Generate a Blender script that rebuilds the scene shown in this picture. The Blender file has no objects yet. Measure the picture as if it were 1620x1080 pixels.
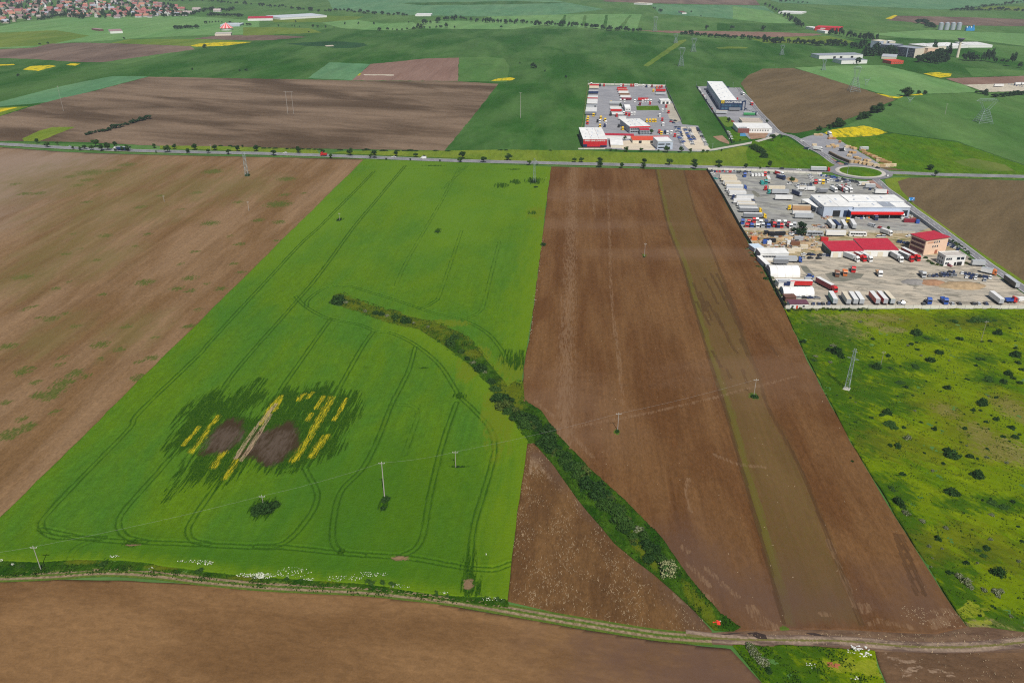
import bpy, math, random
import numpy as np
from mathutils import Vector

rnd = random.Random(7)
rng = np.random.default_rng(7)
D = bpy.data
S = bpy.context.scene
COL = S.collection
R = math.radians

# ------------------------------------------------------------------ camera, light, exposure
CAM_H = 183.0
PITCH = math.atan(625 / 1260)            # below the horizon
cam = D.objects.new('camera', D.cameras.new('camera'))
COL.objects.link(cam)
cam.location = (0, 0, CAM_H)
cam.rotation_euler = (math.pi / 2 - PITCH, 0, 0)
cam.data.sensor_width = 36
cam.data.lens = 28
cam.data.clip_start = 1
cam.data.clip_end = 30000
S.camera = cam

SUN_EL, SUN_AZ = R(53.0), R(166.5)       # azimuth clockwise from +Y
w = D.worlds.new('World')
S.world = w
w.use_nodes = True
wn = w.node_tree.nodes
sky = wn.new('ShaderNodeTexSky')
sky.sky_type = 'NISHITA'
sky.sun_disc = False
sky.sun_elevation = SUN_EL
sky.sun_rotation = SUN_AZ
sky.altitude = 400
w.node_tree.links.new(sky.outputs[0], wn['Background'].inputs[0])
wn['Background'].inputs[1].default_value = 0.06
sd = D.lights.new('sun', 'SUN')
sd.energy = 4.9
sd.angle = R(0.5)
sd.color = (1.0, 0.95, 0.87)
sun = D.objects.new('sun', sd)
COL.objects.link(sun)
sv = Vector((math.sin(SUN_AZ) * math.cos(SUN_EL), math.cos(SUN_AZ) * math.cos(SUN_EL), math.sin(SUN_EL)))
sun.rotation_euler = sv.to_track_quat('Z', 'Y').to_euler()
sun.location = sv * 400
S.view_settings.view_transform = 'Standard'
S.view_settings.look = 'None'
S.view_settings.exposure = 0.0
S.view_settings.gamma = 1.0
S.view_settings.use_curve_mapping = False
S.cycles.max_bounces = 5
S.cycles.diffuse_bounces = 2
S.cycles.volume_bounces = 0
S.cycles.use_denoising = False
S.cycles.filter_width = 1.15

# ------------------------------------------------------------------ survey: photograph point -> place on the ground
cP, sP = math.cos(PITCH), math.sin(PITCH)
def G(pts, z=0.0):
    p = np.atleast_2d(np.array(pts, float))
    u = (p[:, 0] - 810) / 1260
    v = (p[:, 1] - 540) / 1260
    dy, dz = cP - v * sP, -sP - v * cP
    t = (z - CAM_H) / dz
    return np.stack([u * t, dy * t], 1)
def g(x, y, z=0.0):
    q = G([(x, y)], z)[0]
    return float(q[0]), float(q[1])
FR = dict(K1=(0, 0, 3.951), K2=(400, 0, 3.951), K3=(800, 0, 3.951), K4=(1210, 0, 3.951),
          P1=(900, 120, 8.306), P2=(1040, 120, 8.1), P3=(1110, 250, 7.714), P4=(1290, 250, 7.714),
          P5=(1170, 350, 7.2), P6=(1380, 350, 6.75), P7=(1200, 180, 7.0435), P8=(1270, 40, 4.6286),
          Q1=(0, 230, 3.0), Q2=(440, 240, 3.485), Q3=(0, 560, 2.918), Q4=(400, 520, 2.454),
          Q5=(800, 240, 2.7), Q6=(780, 620, 2.77), Q7=(1180, 480, 1.8),
          M1=(1240, 480, 4.1526), M2=(1300, 740, 4.0), M3=(1100, 960, 3.1154),
          T1=(0, 0, 8.1), T2=(180, 0, 7.3636), T3=(1210, 0, 7.714), T4=(1400, 0, 7.3636),
          D1=(470, 430, 4.0), W1=(250, 590, 4.7647), H1=(780, 620, 4.05), H2=(930, 780, 4.697),
          B1=(0, 840, 3.857), B2=(400, 840, 3.857), R1=(0, 220, 4.05), R2=(380, 220, 4.05), R3=(760, 220, 4.05), PX=(0, 0, 1.0))
def px(fr, x, y):
    a, b, s = FR[fr]
    return (a + x / s, b + y / s)
def pxs(fr, *pts):
    return [px(fr, x, y) for x, y in pts]
def gp(fr, x, y, z=0.0):
    return g(*px(fr, x, y), z)
ROWA = R(4.2)                            # the field rows lean this much clockwise from +Y
YARD = -4.2                              # heading of the yards' long side, degrees

# ------------------------------------------------------------------ materials
MATS = {}
class NT:
    def __init__(s, name, rough=0.9, spec=0.2):
        s.m = D.materials.new(name)
        s.m.use_nodes = True
        s.t = s.m.node_tree
        s.b = s.t.nodes['Principled BSDF']
        s.b.inputs['Roughness'].default_value = rough
        s.b.inputs['Specular IOR Level'].default_value = spec
        MATS[name] = s.m
    def n(s, t, **k):
        o = s.t.nodes.new(t)
        for a, v in k.items():
            setattr(o, a, v)
        return o
    def l(s, a, b):
        s.t.links.new(a, b)
    def pos(s, sx=1.0, sy=1.0, rot=0.0, obj=False):
        g_ = s.n('ShaderNodeTexCoord').outputs['Object'] if obj else s.n('ShaderNodeNewGeometry').outputs['Position']
        mp = s.n('ShaderNodeMapping', vector_type='TEXTURE')
        mp.inputs['Rotation'].default_value = (0, 0, rot)
        mp.inputs['Scale'].default_value = (sx, sy, min(sx, sy))
        s.l(g_, mp.inputs[0])
        return mp.outputs[0]
    def noise(s, vec, detail=3, rough=0.55, dist=0.0, scale=1.0):
        o = s.n('ShaderNodeTexNoise')
        o.inputs['Scale'].default_value = scale
        o.inputs['Detail'].default_value = detail
        o.inputs['Roughness'].default_value = rough
        o.inputs['Distortion'].default_value = dist
        s.l(vec, o.inputs['Vector'])
        return o.outputs['Fac']
    def rng(s, v, a, b, c=0.0, d=1.0, smooth=True):
        o = s.n('ShaderNodeMapRange')
        if smooth:
            o.interpolation_type = 'SMOOTHSTEP'
        for i, q in enumerate((a, b, c, d)):
            o.inputs[i + 1].default_value = q
        s.l(v, o.inputs[0])
        return o.outputs[0]
    def math(s, op, a, b=None):
        o = s.n('ShaderNodeMath', operation=op)
        for i, q in enumerate((a, b)):
            if q is None:
                continue
            if isinstance(q, (int, float)):
                o.inputs[i].default_value = q
            else:
                s.l(q, o.inputs[i])
        return o.outputs[0]
    def mix(s, f, a, b, mode='MIX'):
        o = s.n('ShaderNodeMix', data_type='RGBA', blend_type=mode)
        for i, q in ((0, f), (6, a), (7, b)):
            if isinstance(q, (int, float)):
                o.inputs[i].default_value = q
            elif isinstance(q, tuple):
                o.inputs[i].default_value = (*q[:3], 1)
            else:
                s.l(q, o.inputs[i])
        return o.outputs[2]
    def attr(s, name):
        return s.n('ShaderNodeAttribute', attribute_name=name).outputs['Fac']
    def grey(s, v):
        c = s.n('ShaderNodeCombineColor')
        for i in range(3):
            s.l(v, c.inputs[i])
        return c.outputs[0]
    def col(s, c):
        if isinstance(c, tuple):
            s.b.inputs['Base Color'].default_value = (*c[:3], 1)
        else:
            s.l(c, s.b.inputs['Base Color'])
    def bump(s, h, strength=0.5, dist=0.1):
        o = s.n('ShaderNodeBump')
        o.inputs['Strength'].default_value = strength
        o.inputs['Distance'].default_value = dist
        s.l(h, o.inputs['Height'])
        s.l(o.outputs[0], s.b.inputs['Normal'])

def ground_mat(name, c1, c2, big=(30, 90), mid=(4, 18), fine=(0.7, 1.6), midamt=0.25, fineamt=0.3, layers=(), bump=0.5, bdist=0.15, rot=-ROWA, thr=(0.35, 0.65), rough=0.95, grain=.15, gs=2.0):
    """soil or crop: two colours in broad drifts, streaks along the rows, fine grain, then attribute-driven patches"""
    q = NT(name, rough, 0.0)
    col = q.mix(q.rng(q.noise(q.pos(big[0], big[1], rot), 4, 0.6, 0.4), *thr), c1, c2)
    m = q.noise(q.pos(mid[0], mid[1], rot), 4, 0.6, 0.3)
    col = q.mix(1.0, col, q.grey(q.rng(m, 0.25, 0.75, 1 - midamt, 1 + midamt, False)), 'MULTIPLY')
    f = q.noise(q.pos(fine[0], fine[1], rot), 5, 0.7)
    col = q.mix(1.0, col, q.grey(q.rng(f, 0.25, 0.75, 1 - fineamt, 1 + fineamt, False)), 'MULTIPLY')
    gn = q.noise(q.pos(gs, gs * 1.8, rot), 5, 0.75, 0.6)
    col = q.mix(1.0, col, q.grey(q.rng(gn, 0.33, 0.67, 1 - grain, 1 + grain, False)), 'MULTIPLY')
    for at, lc, size, amp, wd, st in layers:
        nz = q.noise(q.pos(size[0], size[1], rot), 5, 0.65, 0.2)
        av = q.attr(at)
        nn = q.math('ADD', q.math('MULTIPLY', q.math('SUBTRACT', nz, 0.5), amp * 1.9), q.math('MULTIPLY', q.math('SUBTRACT', f, 0.5), .7))
        v = q.math('ADD', av, q.math('MULTIPLY', nn, q.rng(av, 0.0, 0.35)))
        k = q.math('MULTIPLY', q.rng(v, 0.5 - wd, 0.5 + wd), st)
        if len(lc) == 2:
            lcol = q.mix(q.rng(f, 0.4, 0.6), lc[0], lc[1])
        else:
            lcol = lc
        col = q.mix(k, col, lcol)
    q.col(col)
    q.bump(q.math('ADD', f, q.math('MULTIPLY', m, 0.8)), bump, bdist)
    return q.m

def plain(name, c, rough=0.6, metal=0.0, var=0.12, size=1.5, spec=0.3):
    if name in MATS:
        return MATS[name]
    q = NT(name, rough, spec)
    q.b.inputs['Metallic'].default_value = metal
    n_ = q.noise(q.pos(size, size, 0, True), 4, 0.6)
    oi = q.n('ShaderNodeObjectInfo').outputs['Random']
    v = q.math('ADD', q.rng(n_, 0.3, 0.7, 1 - var, 1 + var * 0.5, False), q.math('MULTIPLY', q.math('SUBTRACT', oi, 0.5), var))
    q.col(q.mix(1.0, tuple(c), q.grey(v), 'MULTIPLY'))
    return q.m

def leaf_mat(name, c1, c2, trans=0.25):
    q = NT(name, 0.7, 0.2)
    n_ = q.noise(q.pos(1.3, 1.3), 3, 0.6)
    oi = q.n('ShaderNodeObjectInfo').outputs['Random']
    k = q.math('ADD', q.rng(n_, 0.3, 0.7, 0, 0.7, False), q.math('MULTIPLY', oi, 0.3))
    col = q.mix(k, c1, c2)
    q.col(col)
    tr = q.n('ShaderNodeBsdfTranslucent')
    q.l(col, tr.inputs[0])
    ms = q.n('ShaderNodeMixShader')
    ms.inputs[0].default_value = trans
    q.l(q.b.outputs[0], ms.inputs[1])
    q.l(tr.outputs[0], ms.inputs[2])
    q.l(ms.outputs[0], q.t.nodes['Material Output'].inputs[0])
    return q.m

# ------------------------------------------------------------------ mesh and object helpers
def new_mesh(name, v, f, mats=(), mi=None, smooth=False):
    me = D.meshes.new(name)
    me.from_pydata(v, [], f)
    for m in mats:
        me.materials.append(m)
    if mi is not None:
        me.polygons.foreach_set('material_index', mi)
    if smooth:
        me.shade_smooth()
    me.update()
    return me

class MB:
    def __init__(s):
        s.v, s.f, s.i = [], [], []
    def poly(s, pts, faces, m=0):
        o = len(s.v)
        s.v += [tuple(map(float, p)) for p in pts]
        for f in faces:
            s.f.append([o + k for k in f])
            s.i.append(m)
    def box(s, x0, x1, y0, y1, z0, z1, m=0, top=None, noz=False):
        p = [(x0, y0, z0), (x1, y0, z0), (x1, y1, z0), (x0, y1, z0), (x0, y0, z1), (x1, y0, z1), (x1, y1, z1), (x0, y1, z1)]
        s.poly(p, [(0, 1, 5, 4), (1, 2, 6, 5), (2, 3, 7, 6), (3, 0, 4, 7)], m)
        if not noz:
            s.poly(p, [(4, 5, 6, 7), (3, 2, 1, 0)], m if top is None else top)
    def frus(s, a, b, z0, z1, m=0, top=None):
        (x0, x1, y0, y1), (X0, X1, Y0, Y1) = a, b
        p = [(x0, y0, z0), (x1, y0, z0), (x1, y1, z0), (x0, y1, z0), (X0, Y0, z1), (X1, Y0, z1), (X1, Y1, z1), (X0, Y1, z1)]
        s.poly(p, [(0, 1, 5, 4), (1, 2, 6, 5), (2, 3, 7, 6), (3, 0, 4, 7)], m)
        s.poly(p, [(4, 5, 6, 7), (3, 2, 1, 0)], m if top is None else top)
    def prof(s, pts, y0, y1, m=0):
        n = len(pts)
        p = [(x, y0, z) for x, z in pts] + [(x, y1, z) for x, z in pts]
        s.poly(p, [tuple(range(n)), tuple(range(2 * n - 1, n - 1, -1))] + [(i, n + i, n + (i + 1) % n, (i + 1) % n) for i in range(n)], m)
    def cyl(s, c, r, h, n=10, m=0, axis='z', r2=None):
        r2 = r if r2 is None else r2
        a = [2 * math.pi * k / n for k in range(n)]
        lo = [(r * math.cos(t), r * math.sin(t), 0) for t in a]
        hi = [(r2 * math.cos(t), r2 * math.sin(t), h) for t in a]
        p = lo + hi
        if axis == 'y':
            p = [(x, z, y) for x, y, z in p]
        if axis == 'x':
            p = [(z, x, y) for x, y, z in p]
        p = [(x + c[0], y + c[1], z + c[2]) for x, y, z in p]
        s.poly(p, [(i, (i + 1) % n, n + (i + 1) % n, n + i) for i in range(n)] + [tuple(range(n, 2 * n)), tuple(range(n - 1, -1, -1))], m)
    def bar(s, a, b, r, m=0, n=4, r2=None):
        a, b = Vector(a), Vector(b)
        d = (b - a).normalized()
        u = d.orthogonal().normalized()
        w_ = d.cross(u)
        r2 = r if r2 is None else r2
        p = []
        for q, rr in ((a, r), (b, r2)):
            for k in range(n):
                t = 2 * math.pi * (k + 0.5) / n
                p.append(q + (u * math.cos(t) + w_ * math.sin(t)) * rr)
        s.poly(p, [(i, (i + 1) % n, n + (i + 1) % n, n + i) for i in range(n)] + [tuple(range(n, 2 * n)), tuple(range(n - 1, -1, -1))], m)
    def build(s, name, *mats, smooth=False):
        return new_mesh(name, s.v, s.f, mats, s.i, smooth)

def put(name, data, loc=(0, 0, 0), rz=0.0, parent=None, scale=None):
    o = D.objects.new(name, data)
    COL.objects.link(o)
    o.location = loc
    o.rotation_euler = (0, 0, rz)
    if scale is not None:
        o.scale = scale if hasattr(scale, '__len__') else (scale,) * 3
    if parent is not None:
        o.parent = parent
    return o
ORD = 'zeroth first second third fourth fifth sixth seventh eighth ninth tenth eleventh twelfth thirteenth fourteenth fifteenth sixteenth seventeenth eighteenth nineteenth twentieth'.split()
def ordn(k):
    return ORD[k] if k <= 20 else ('twenty', 'thirty', 'forty', 'fifty', 'sixty')[k // 10 - 2] + '-' + ORD[max(1, k % 10)]
def tag(o, label, cat, group=None):
    o['label'] = label
    o['category'] = cat
    if group:
        o['group'] = group
    return o
def thing(name, label, cat, loc, rz=0.0, group=None, data=None, scale=None):
    return tag(put(name, data, loc, rz, None, scale), label, cat, group)
def struct(name, me, kind='structure', loc=(0, 0, 0)):
    o = put(name, me, loc)
    o['kind'] = kind
    return o

# ------------------------------------------------------------------ polygons, polylines, gridded fields
def smooth_line(p, n=6):
    p = np.array(p, float)
    if len(p) < 3:
        return p
    q = np.vstack([2 * p[0] - p[1], p, 2 * p[-1] - p[-2]])
    out = []
    for i in range(1, len(q) - 2):
        a, b, c, d = q[i - 1], q[i], q[i + 1], q[i + 2]
        for t in np.arange(n) / n:
            out.append(0.5 * (2 * b + (c - a) * t + (2 * a - 5 * b + 4 * c - d) * t * t + (3 * b - a - 3 * c + d) * t ** 3))
    out.append(p[-1])
    return np.array(out)
def inside(X, Y, poly):
    r = np.zeros(X.shape, bool)
    n = len(poly)
    for i in range(n):
        x1, y1 = poly[i]
        x2, y2 = poly[(i + 1) % n]
        if y1 == y2:
            continue
        c = (y1 > Y) != (y2 > Y)
        r ^= c & (X < (x2 - x1) * (Y - y1) / (y2 - y1) + x1)
    return r
def line_dist(X, Y, line, far=12.0, closed=False):
    d = np.full(X.shape, far)
    P = list(line) + ([line[0]] if closed else [])
    for a, b in zip(P[:-1], P[1:]):
        x0, x1 = min(a[0], b[0]) - far, max(a[0], b[0]) + far
        y0, y1 = min(a[1], b[1]) - far, max(a[1], b[1]) + far
        k = np.nonzero((X > x0) & (X < x1) & (Y > y0) & (Y < y1))[0]
        if not len(k):
            continue
        vx, vy = b[0] - a[0], b[1] - a[1]
        L = vx * vx + vy * vy + 1e-9
        t = np.clip(((X[k] - a[0]) * vx + (Y[k] - a[1]) * vy) / L, 0, 1)
        d[k] = np.minimum(d[k], np.hypot(X[k] - a[0] - t * vx, Y[k] - a[1] - t * vy))
    return d
def poly_mask(X, Y, poly, soft):
    """0.5 on the outline, 1 well inside, 0 well outside"""
    dd = line_dist(X, Y, poly, soft, True)
    return 0.5 + 0.5 * np.where(inside(X, Y, poly), 1, -1) * dd / soft
def blob_mask(X, Y, blobs):
    m = np.zeros(X.shape)
    for x, y, rx, ry in blobs:
        k = np.nonzero((abs(X - x) < 2.2 * rx) & (abs(Y - y) < 2.2 * ry))[0]
        m[k] = np.maximum(m[k], np.clip(1.25 - 0.75 * np.hypot((X[k] - x) / rx, (Y[k] - y) / ry), 0, 1))
    return m

def grid_field(name, poly, sx, sy0, mat, z=0.0, attrs=None, height=None, skirt=True, grow=0.0):
    """a field as a fine grid laid along the rows, trimmed to its outline, with relief and attributes"""
    ca, sa = math.cos(ROWA), math.sin(ROWA)
    P = []
    for p0, p1 in zip(poly, list(poly[1:]) + [poly[0]]):
        p0, p1 = np.array(p0), np.array(p1)
        n_ = max(1, min(40, int(np.hypot(*(p1 - p0)) / 7)))
        P += [p0 + (p1 - p0) * k / n_ + (rng.uniform(-.32, .32, 2) if k else 0) for k in range(n_)]
    P = np.array(P, float)
    U = np.stack([P[:, 0] * ca - P[:, 1] * sa, P[:, 0] * sa + P[:, 1] * ca], 1)
    u = np.arange(U[:, 0].min() - sx, U[:, 0].max() + 2 * sx, sx)
    v = [U[:, 1].min() - sy0]
    y0 = v[0]
    while v[-1] < U[:, 1].max() + sy0:
        v.append(v[-1] + sy0 * (1 + grow * (v[-1] - y0)))
    v = np.array(v)
    nu, nv = len(u), len(v)
    UU, VV = np.meshgrid(u, v)
    cu, cv = np.meshgrid((u[:-1] + u[1:]) / 2, (v[:-1] + v[1:]) / 2)
    keep = inside(cu.ravel(), cv.ravel(), U)
    idx = np.nonzero(keep)[0]
    r_, c_ = idx // (nu - 1), idx % (nu - 1)
    q = np.stack([r_ * nu + c_, r_ * nu + c_ + 1, (r_ + 1) * nu + c_ + 1, (r_ + 1) * nu + c_], 1)
    cnt = np.bincount(q.ravel(), minlength=nu * nv)
    uu, vv = UU.ravel().copy(), VV.ravel().copy()
    bd = np.nonzero((cnt > 0) & (cnt < 4))[0]
    # boundary vertices slide onto the outline
    best = np.full(len(bd), 1e9)
    bu, bv = uu[bd].copy(), vv[bd].copy()
    for i in range(len(U)):
        a, b = U[i], U[(i + 1) % len(U)]
        e = b - a
        t = np.clip(((uu[bd] - a[0]) * e[0] + (vv[bd] - a[1]) * e[1]) / (e @ e + 1e-9), 0, 1)
        pu, pv = a[0] + t * e[0], a[1] + t * e[1]
        dd = np.hypot(pu - uu[bd], pv - vv[bd])
        k = dd < best
        best[k] = dd[k]
        bu[k] = pu[k]
        bv[k] = pv[k]
    ok = best < 2.5 * max(sx, sy0 * 2)
    uu[bd[ok]] = bu[ok]
    vv[bd[ok]] = bv[ok]
    used = np.nonzero(cnt > 0)[0]
    remap = np.full(nu * nv, -1)
    remap[used] = np.arange(len(used))
    q = remap[q]
    uu, vv = uu[used], vv[used]
    X, Y = uu * ca + vv * sa, -uu * sa + vv * ca
    A = attrs(X, Y) if attrs else {}
    Z = np.full(len(X), z)
    if height is not None:
        Z = Z + height(X, Y, A)
    V = np.stack([X, Y, Z], 1)
    if skirt:
        e = np.concatenate([q[:, [0, 1]], q[:, [1, 2]], q[:, [2, 3]], q[:, [3, 0]]])
        key = np.minimum(e[:, 0], e[:, 1]) * (len(V) + 1) + np.maximum(e[:, 0], e[:, 1])
        _, first, c = np.unique(key, return_index=True, return_counts=True)
        be = e[first[c == 1]]
        bvs = np.unique(be)
        mp = np.full(len(V), -1)
        mp[bvs] = len(V) + np.arange(len(bvs))
        low = V[bvs].copy()
        low[:, 2] = 0.0
        V = np.vstack([V, low])
        q = np.vstack([q, np.stack([be[:, 1], be[:, 0], mp[be[:, 0]], mp[be[:, 1]]], 1)])
        for k in A:
            A[k] = np.concatenate([A[k], A[k][bvs]])
    me = D.meshes.new(name)
    me.vertices.add(len(V))
    me.vertices.foreach_set('co', V.astype(np.float32).ravel())
    me.loops.add(q.size)
    me.loops.foreach_set('vertex_index', q.astype(np.int32).ravel())
    me.polygons.add(len(q))
    me.polygons.foreach_set('loop_start', np.arange(0, q.size, 4, dtype=np.int32))
    me.update(calc_edges=True)
    for k, a in A.items():
        at = me.attributes.new(k, 'FLOAT', 'POINT')
        at.data.foreach_set('value', np.asarray(a, np.float32))
    me.materials.append(mat)
    me.shade_smooth()
    return struct(name, me)

def flat(name, pts, mat, z, world=False, kind='structure', skirt=0.0):
    P = np.array(pts) if world else G(pts)
    n = len(P)
    v = [(x, y, z) for x, y in P]
    f = [list(range(n))]
    ar = sum(P[i][0] * P[(i + 1) % n][1] - P[(i + 1) % n][0] * P[i][1] for i in range(n))
    if ar < 0:
        f[0].reverse()
    if skirt:
        v += [(x, y, z - skirt) for x, y in P]
        f += [[i, n + i, n + (i + 1) % n, (i + 1) % n] for i in range(n)]
    return struct(name, new_mesh(name, v, f, [mat]), kind)

def strip(name, line, width, mat, z, cols=5, kind='structure', zf=None, link=True, wf=None):
    """a road or track along a line; attributes: across (-1..1) and along (m)"""
    P = np.array(line, float)
    T = np.gradient(P, axis=0)
    T /= np.linalg.norm(T, axis=1)[:, None] + 1e-9
    N = np.stack([T[:, 1], -T[:, 0]], 1)
    al = np.concatenate([[0], np.cumsum(np.linalg.norm(np.diff(P, axis=0), axis=1))])
    v, ac, lo = [], [], []
    for i in range(len(P)):
        for k in range(cols):
            t = 2 * k / (cols - 1) - 1
            ww = width * (wf(al[i] / al[-1]) if wf else 1.0)
            p = P[i] + N[i] * t * ww / 2
            v.append((p[0], p[1], z + (zf(t) if zf else 0)))
            ac.append(t)
            lo.append(al[i])
    f = [(i * cols + k, i * cols + k + 1, (i + 1) * cols + k + 1, (i + 1) * cols + k) for i in range(len(P) - 1) for k in range(cols - 1)]
    me = new_mesh(name, v, f, [mat])
    for k, a in (('across', ac), ('along', lo)):
        me.attributes.new(k, 'FLOAT', 'POINT').data.foreach_set('value', np.array(a, np.float32))
    if not link:
        return me
    return struct(name, me, kind)
def offset_line(line, d):
    P = np.array(line, float)
    T = np.gradient(P, axis=0)
    T /= np.linalg.norm(T, axis=1)[:, None] + 1e-9
    return P + np.stack([T[:, 1], -T[:, 0]], 1) * d
def scatter_quads(name, pts, z, L, W, ang, mat, tilt=0.3, up=None):
    """many small blades or scraps as one piece of stuff"""
    n = len(pts)
    c, s_ = np.cos(ang), np.sin(ang)
    tx = np.stack([c, s_, rng.uniform(-tilt, tilt, n)], 1) * (L / 2)[:, None]
    if up is None:
        ty = np.stack([-s_, c, rng.uniform(-tilt, tilt, n)], 1) * (W / 2)[:, None]
    else:
        ty = np.stack([-s_ * 0.35, c * 0.35, np.full(n, up)], 1) * (W / 2)[:, None]
    b = np.column_stack([pts, np.broadcast_to(z, n)])
    V = np.stack([b - tx - ty, b + tx - ty, b + tx * 0.7 + ty, b - tx * 0.7 + ty], 1).reshape(-1, 3)
    me = D.meshes.new(name)
    me.vertices.add(4 * n)
    me.vertices.foreach_set('co', V.astype(np.float32).ravel())
    me.loops.add(4 * n)
    me.loops.foreach_set('vertex_index', np.arange(4 * n, dtype=np.int32))
    me.polygons.add(n)
    me.polygons.foreach_set('loop_start', np.arange(0, 4 * n, 4, dtype=np.int32))
    me.update(calc_edges=True)
    me.materials.append(mat)
    return struct(name, me, 'stuff')
def pts_in(poly, n):
    P = np.array(poly)
    out = np.zeros((0, 2))
    while len(out) < n:
        q = rng.uniform(P.min(0), P.max(0), (n * 2, 2))
        out = np.vstack([out, q[inside(q[:, 0], q[:, 1], P)]])
    return out[:n]
# ------------------------------------------------------------------ field materials
def gm(name, c1, c2, **k):
    return ground_mat(name, c1, c2, **k)
far_k = dict(big=(90, 260), mid=(25, 140), fine=(4, 9), midamt=0.18, fineamt=0.10, grain=.10, gs=11.0, bump=0.15, bdist=0.5)
M_dark = gm('dark_green_crop', (.020, .082, .009), (.060, .130, .032), **far_k)
M_mid = gm('green_crop', (.055, .135, .030), (.085, .165, .045), **far_k)
M_light = gm('light_green_crop', (.105, .225, .070), (.135, .250, .085), **far_k)
M_teal = gm('young_green_crop', (.075, .185, .085), (.105, .215, .100), **far_k)
M_olive = gm('meadow_green', (0.09, 0.1564, 0.021), (0.135, 0.184, 0.03), **far_k)
M_grass = gm('rough_grass_green', (0.0495, 0.1275, 0.0045), (0.0765, 0.1403, 0.006), big=(25, 60), mid=(5, 14), fine=(1, 2), midamt=0.3, fineamt=0.35)
M_verge = gm('verge_green', (.105, .165, .014), (.150, .195, .022), big=(40, 90), mid=(4, 30), fine=(.8, 2), midamt=0.18, fineamt=0.25)
M_yellow = gm('rapeseed_yellow', (.52, .41, .010), (.15, .19, .012), big=(6, 22), mid=(3, 16), fine=(1, 3), midamt=0.3, fineamt=0.3, thr=(.50, .66))
M_brownfar = gm('far_ploughed_soil', (.115, .080, .062), (.185, .130, .100), **far_k)
M_brownmid = gm('mid_ploughed_soil', (.082, .054, .033), (.185, .130, .088), big=(60, 200), mid=(14, 90), fine=(2, 6), midamt=0.18, fineamt=0.16, rot=R(70))
M_brownright = gm('side_ploughed_soil', (0.1064, 0.0768, 0.0396), (0.1406, 0.1008, 0.0528), big=(50, 160), mid=(10, 70), fine=(2, 6), midamt=0.14, fineamt=0.15, rot=R(-40))
M_pink = gm('pinkish_soil', (0.1827, 0.1088, 0.0833), (0.2167, 0.136, 0.1062), big=(60, 200), mid=(4, 120), fine=(2, 6), midamt=0.16, fineamt=0.12)
M_pale = gm('pale_dry_soil', (.42, .38, .30), (.50, .45, .36), big=(20, 50), mid=(3, 10), fine=(1, 2))
M_wet = gm('dark_wet_crop', (.012, .050, .018), (.020, .070, .022), **far_k)

# the land itself
flat('ground', [(-7000, -1200), (7000, -1200), (7000, 9000), (-7000, 9000)], M_mid, 0.0, world=True)

_z = [0.03]
def far_field(name, mat, pts):
    _z[0] += 0.004
    out = []
    for (x0, y0), (x1, y1) in zip(pts, pts[1:] + pts[:1]):
        n_ = max(1, min(60, int(math.hypot(x1 - x0, (y1 - y0) * 2) / 5)))
        for k in range(n_):
            j = 1.0 if k else 0.0
            out.append((x0 + (x1 - x0) * k / n_ + rnd.uniform(-.7, .7) * j, y0 + (y1 - y0) * k / n_ + rnd.uniform(-.28, .28) * j))
    pts = out
    return flat(name, pts, mat, _z[0])
K = pxs
far_field('crop_field', M_dark, [(-60, 95), (60, 90), (200, 102), (330, 70), (420, 55), (560, 42), (800, 44), (960, 48), (1130, 62), (1215, 66), (1330, 62), (1500, 60), (1700, 70), (1760, 160), (1760, 285), (1400, 270), (1290, 262), (1150, 242), (700, 240), (0, 225), (-400, 215), (-500, 150)])
far_field('crop_field', M_light, K('K1', (-400, 180), (0, 165), (130, 140), (420, 112), (1150, 100), (1620, 130), (1620, 215), (1150, 225), (780, 245), (560, 262), (450, 262), (300, 285), (180, 300), (0, 303), (-500, 320)))
far_field('meadow_field', M_olive, K('K1', (-400, 215), (0, 205), (350, 190), (560, 225), (300, 282), (0, 298), (-400, 310)))
far_field('ploughed_field', M_brownfar, K('K1', (-500, 330), (0, 310), (200, 300), (310, 275), (520, 268), (800, 275), (1190, 290), (1220, 310), (1000, 340), (640, 390), (500, 390), (200, 370), (0, 365), (-500, 380)))
far_field('meadow_field', M_olive, K('K1', (690, 270), (800, 248), (1250, 245), (1580, 262), (1400, 288), (1200, 290)))
far_field('rapeseed_strip', M_yellow, K('K1', (1190, 287), (1240, 275), (1400, 264), (1570, 265), (1480, 278), (1400, 288), (1230, 293)))
far_field('ploughed_field', M_brownfar, K('K1', (1210, 243), (1350, 224), (1620, 220), (1780, 224), (1930, 232), (1700, 252), (1560, 254)))
far_field('rapeseed_strip', M_yellow, K('K1', (140, 436), (190, 415), (310, 408), (350, 415), (240, 445)))
far_field('rapeseed_strip', M_yellow, K('K1', (410, 408), (440, 398), (505, 398), (470, 412)))
far_field('rapeseed_strip', M_yellow, K('K1', (-30, 405), (85, 401), (95, 407), (0, 412)))
far_field('crop_field', M_teal, K('K1', (-300, 690), (0, 638), (300, 560), (500, 515), (700, 478), (930, 478), (560, 575), (300, 640), (0, 667), (-300, 700)))
far_field('meadow_field', M_verge, K('K1', (-300, 700), (0, 672), (180, 665), (0, 725), (-300, 800)))
far_field('rapeseed_strip', M_yellow, K('K1', (-100, 690), (0, 678), (110, 672), (0, 702), (-100, 720)))
far_field('ploughed_field', M_brownmid, K('K1', (-400, 880), (-300, 800), (0, 728), (190, 668), (400, 610), (560, 577), (930, 481)) + K('K2', (330, 498), (640, 506), (1280, 511), (1535, 525), (1370, 735), (1200, 942), (400, 930)) + K('K1', (1100, 918), (480, 888), (0, 882)))
far_field('meadow_field', M_verge, K('K1', (140, 868), (240, 820), (330, 795), (470, 795), (380, 830), (250, 882), (150, 884)))
far_field('crop_field', M_teal, K('K2', (345, 490), (410, 440), (480, 390), (735, 402), (620, 503)))
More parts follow.
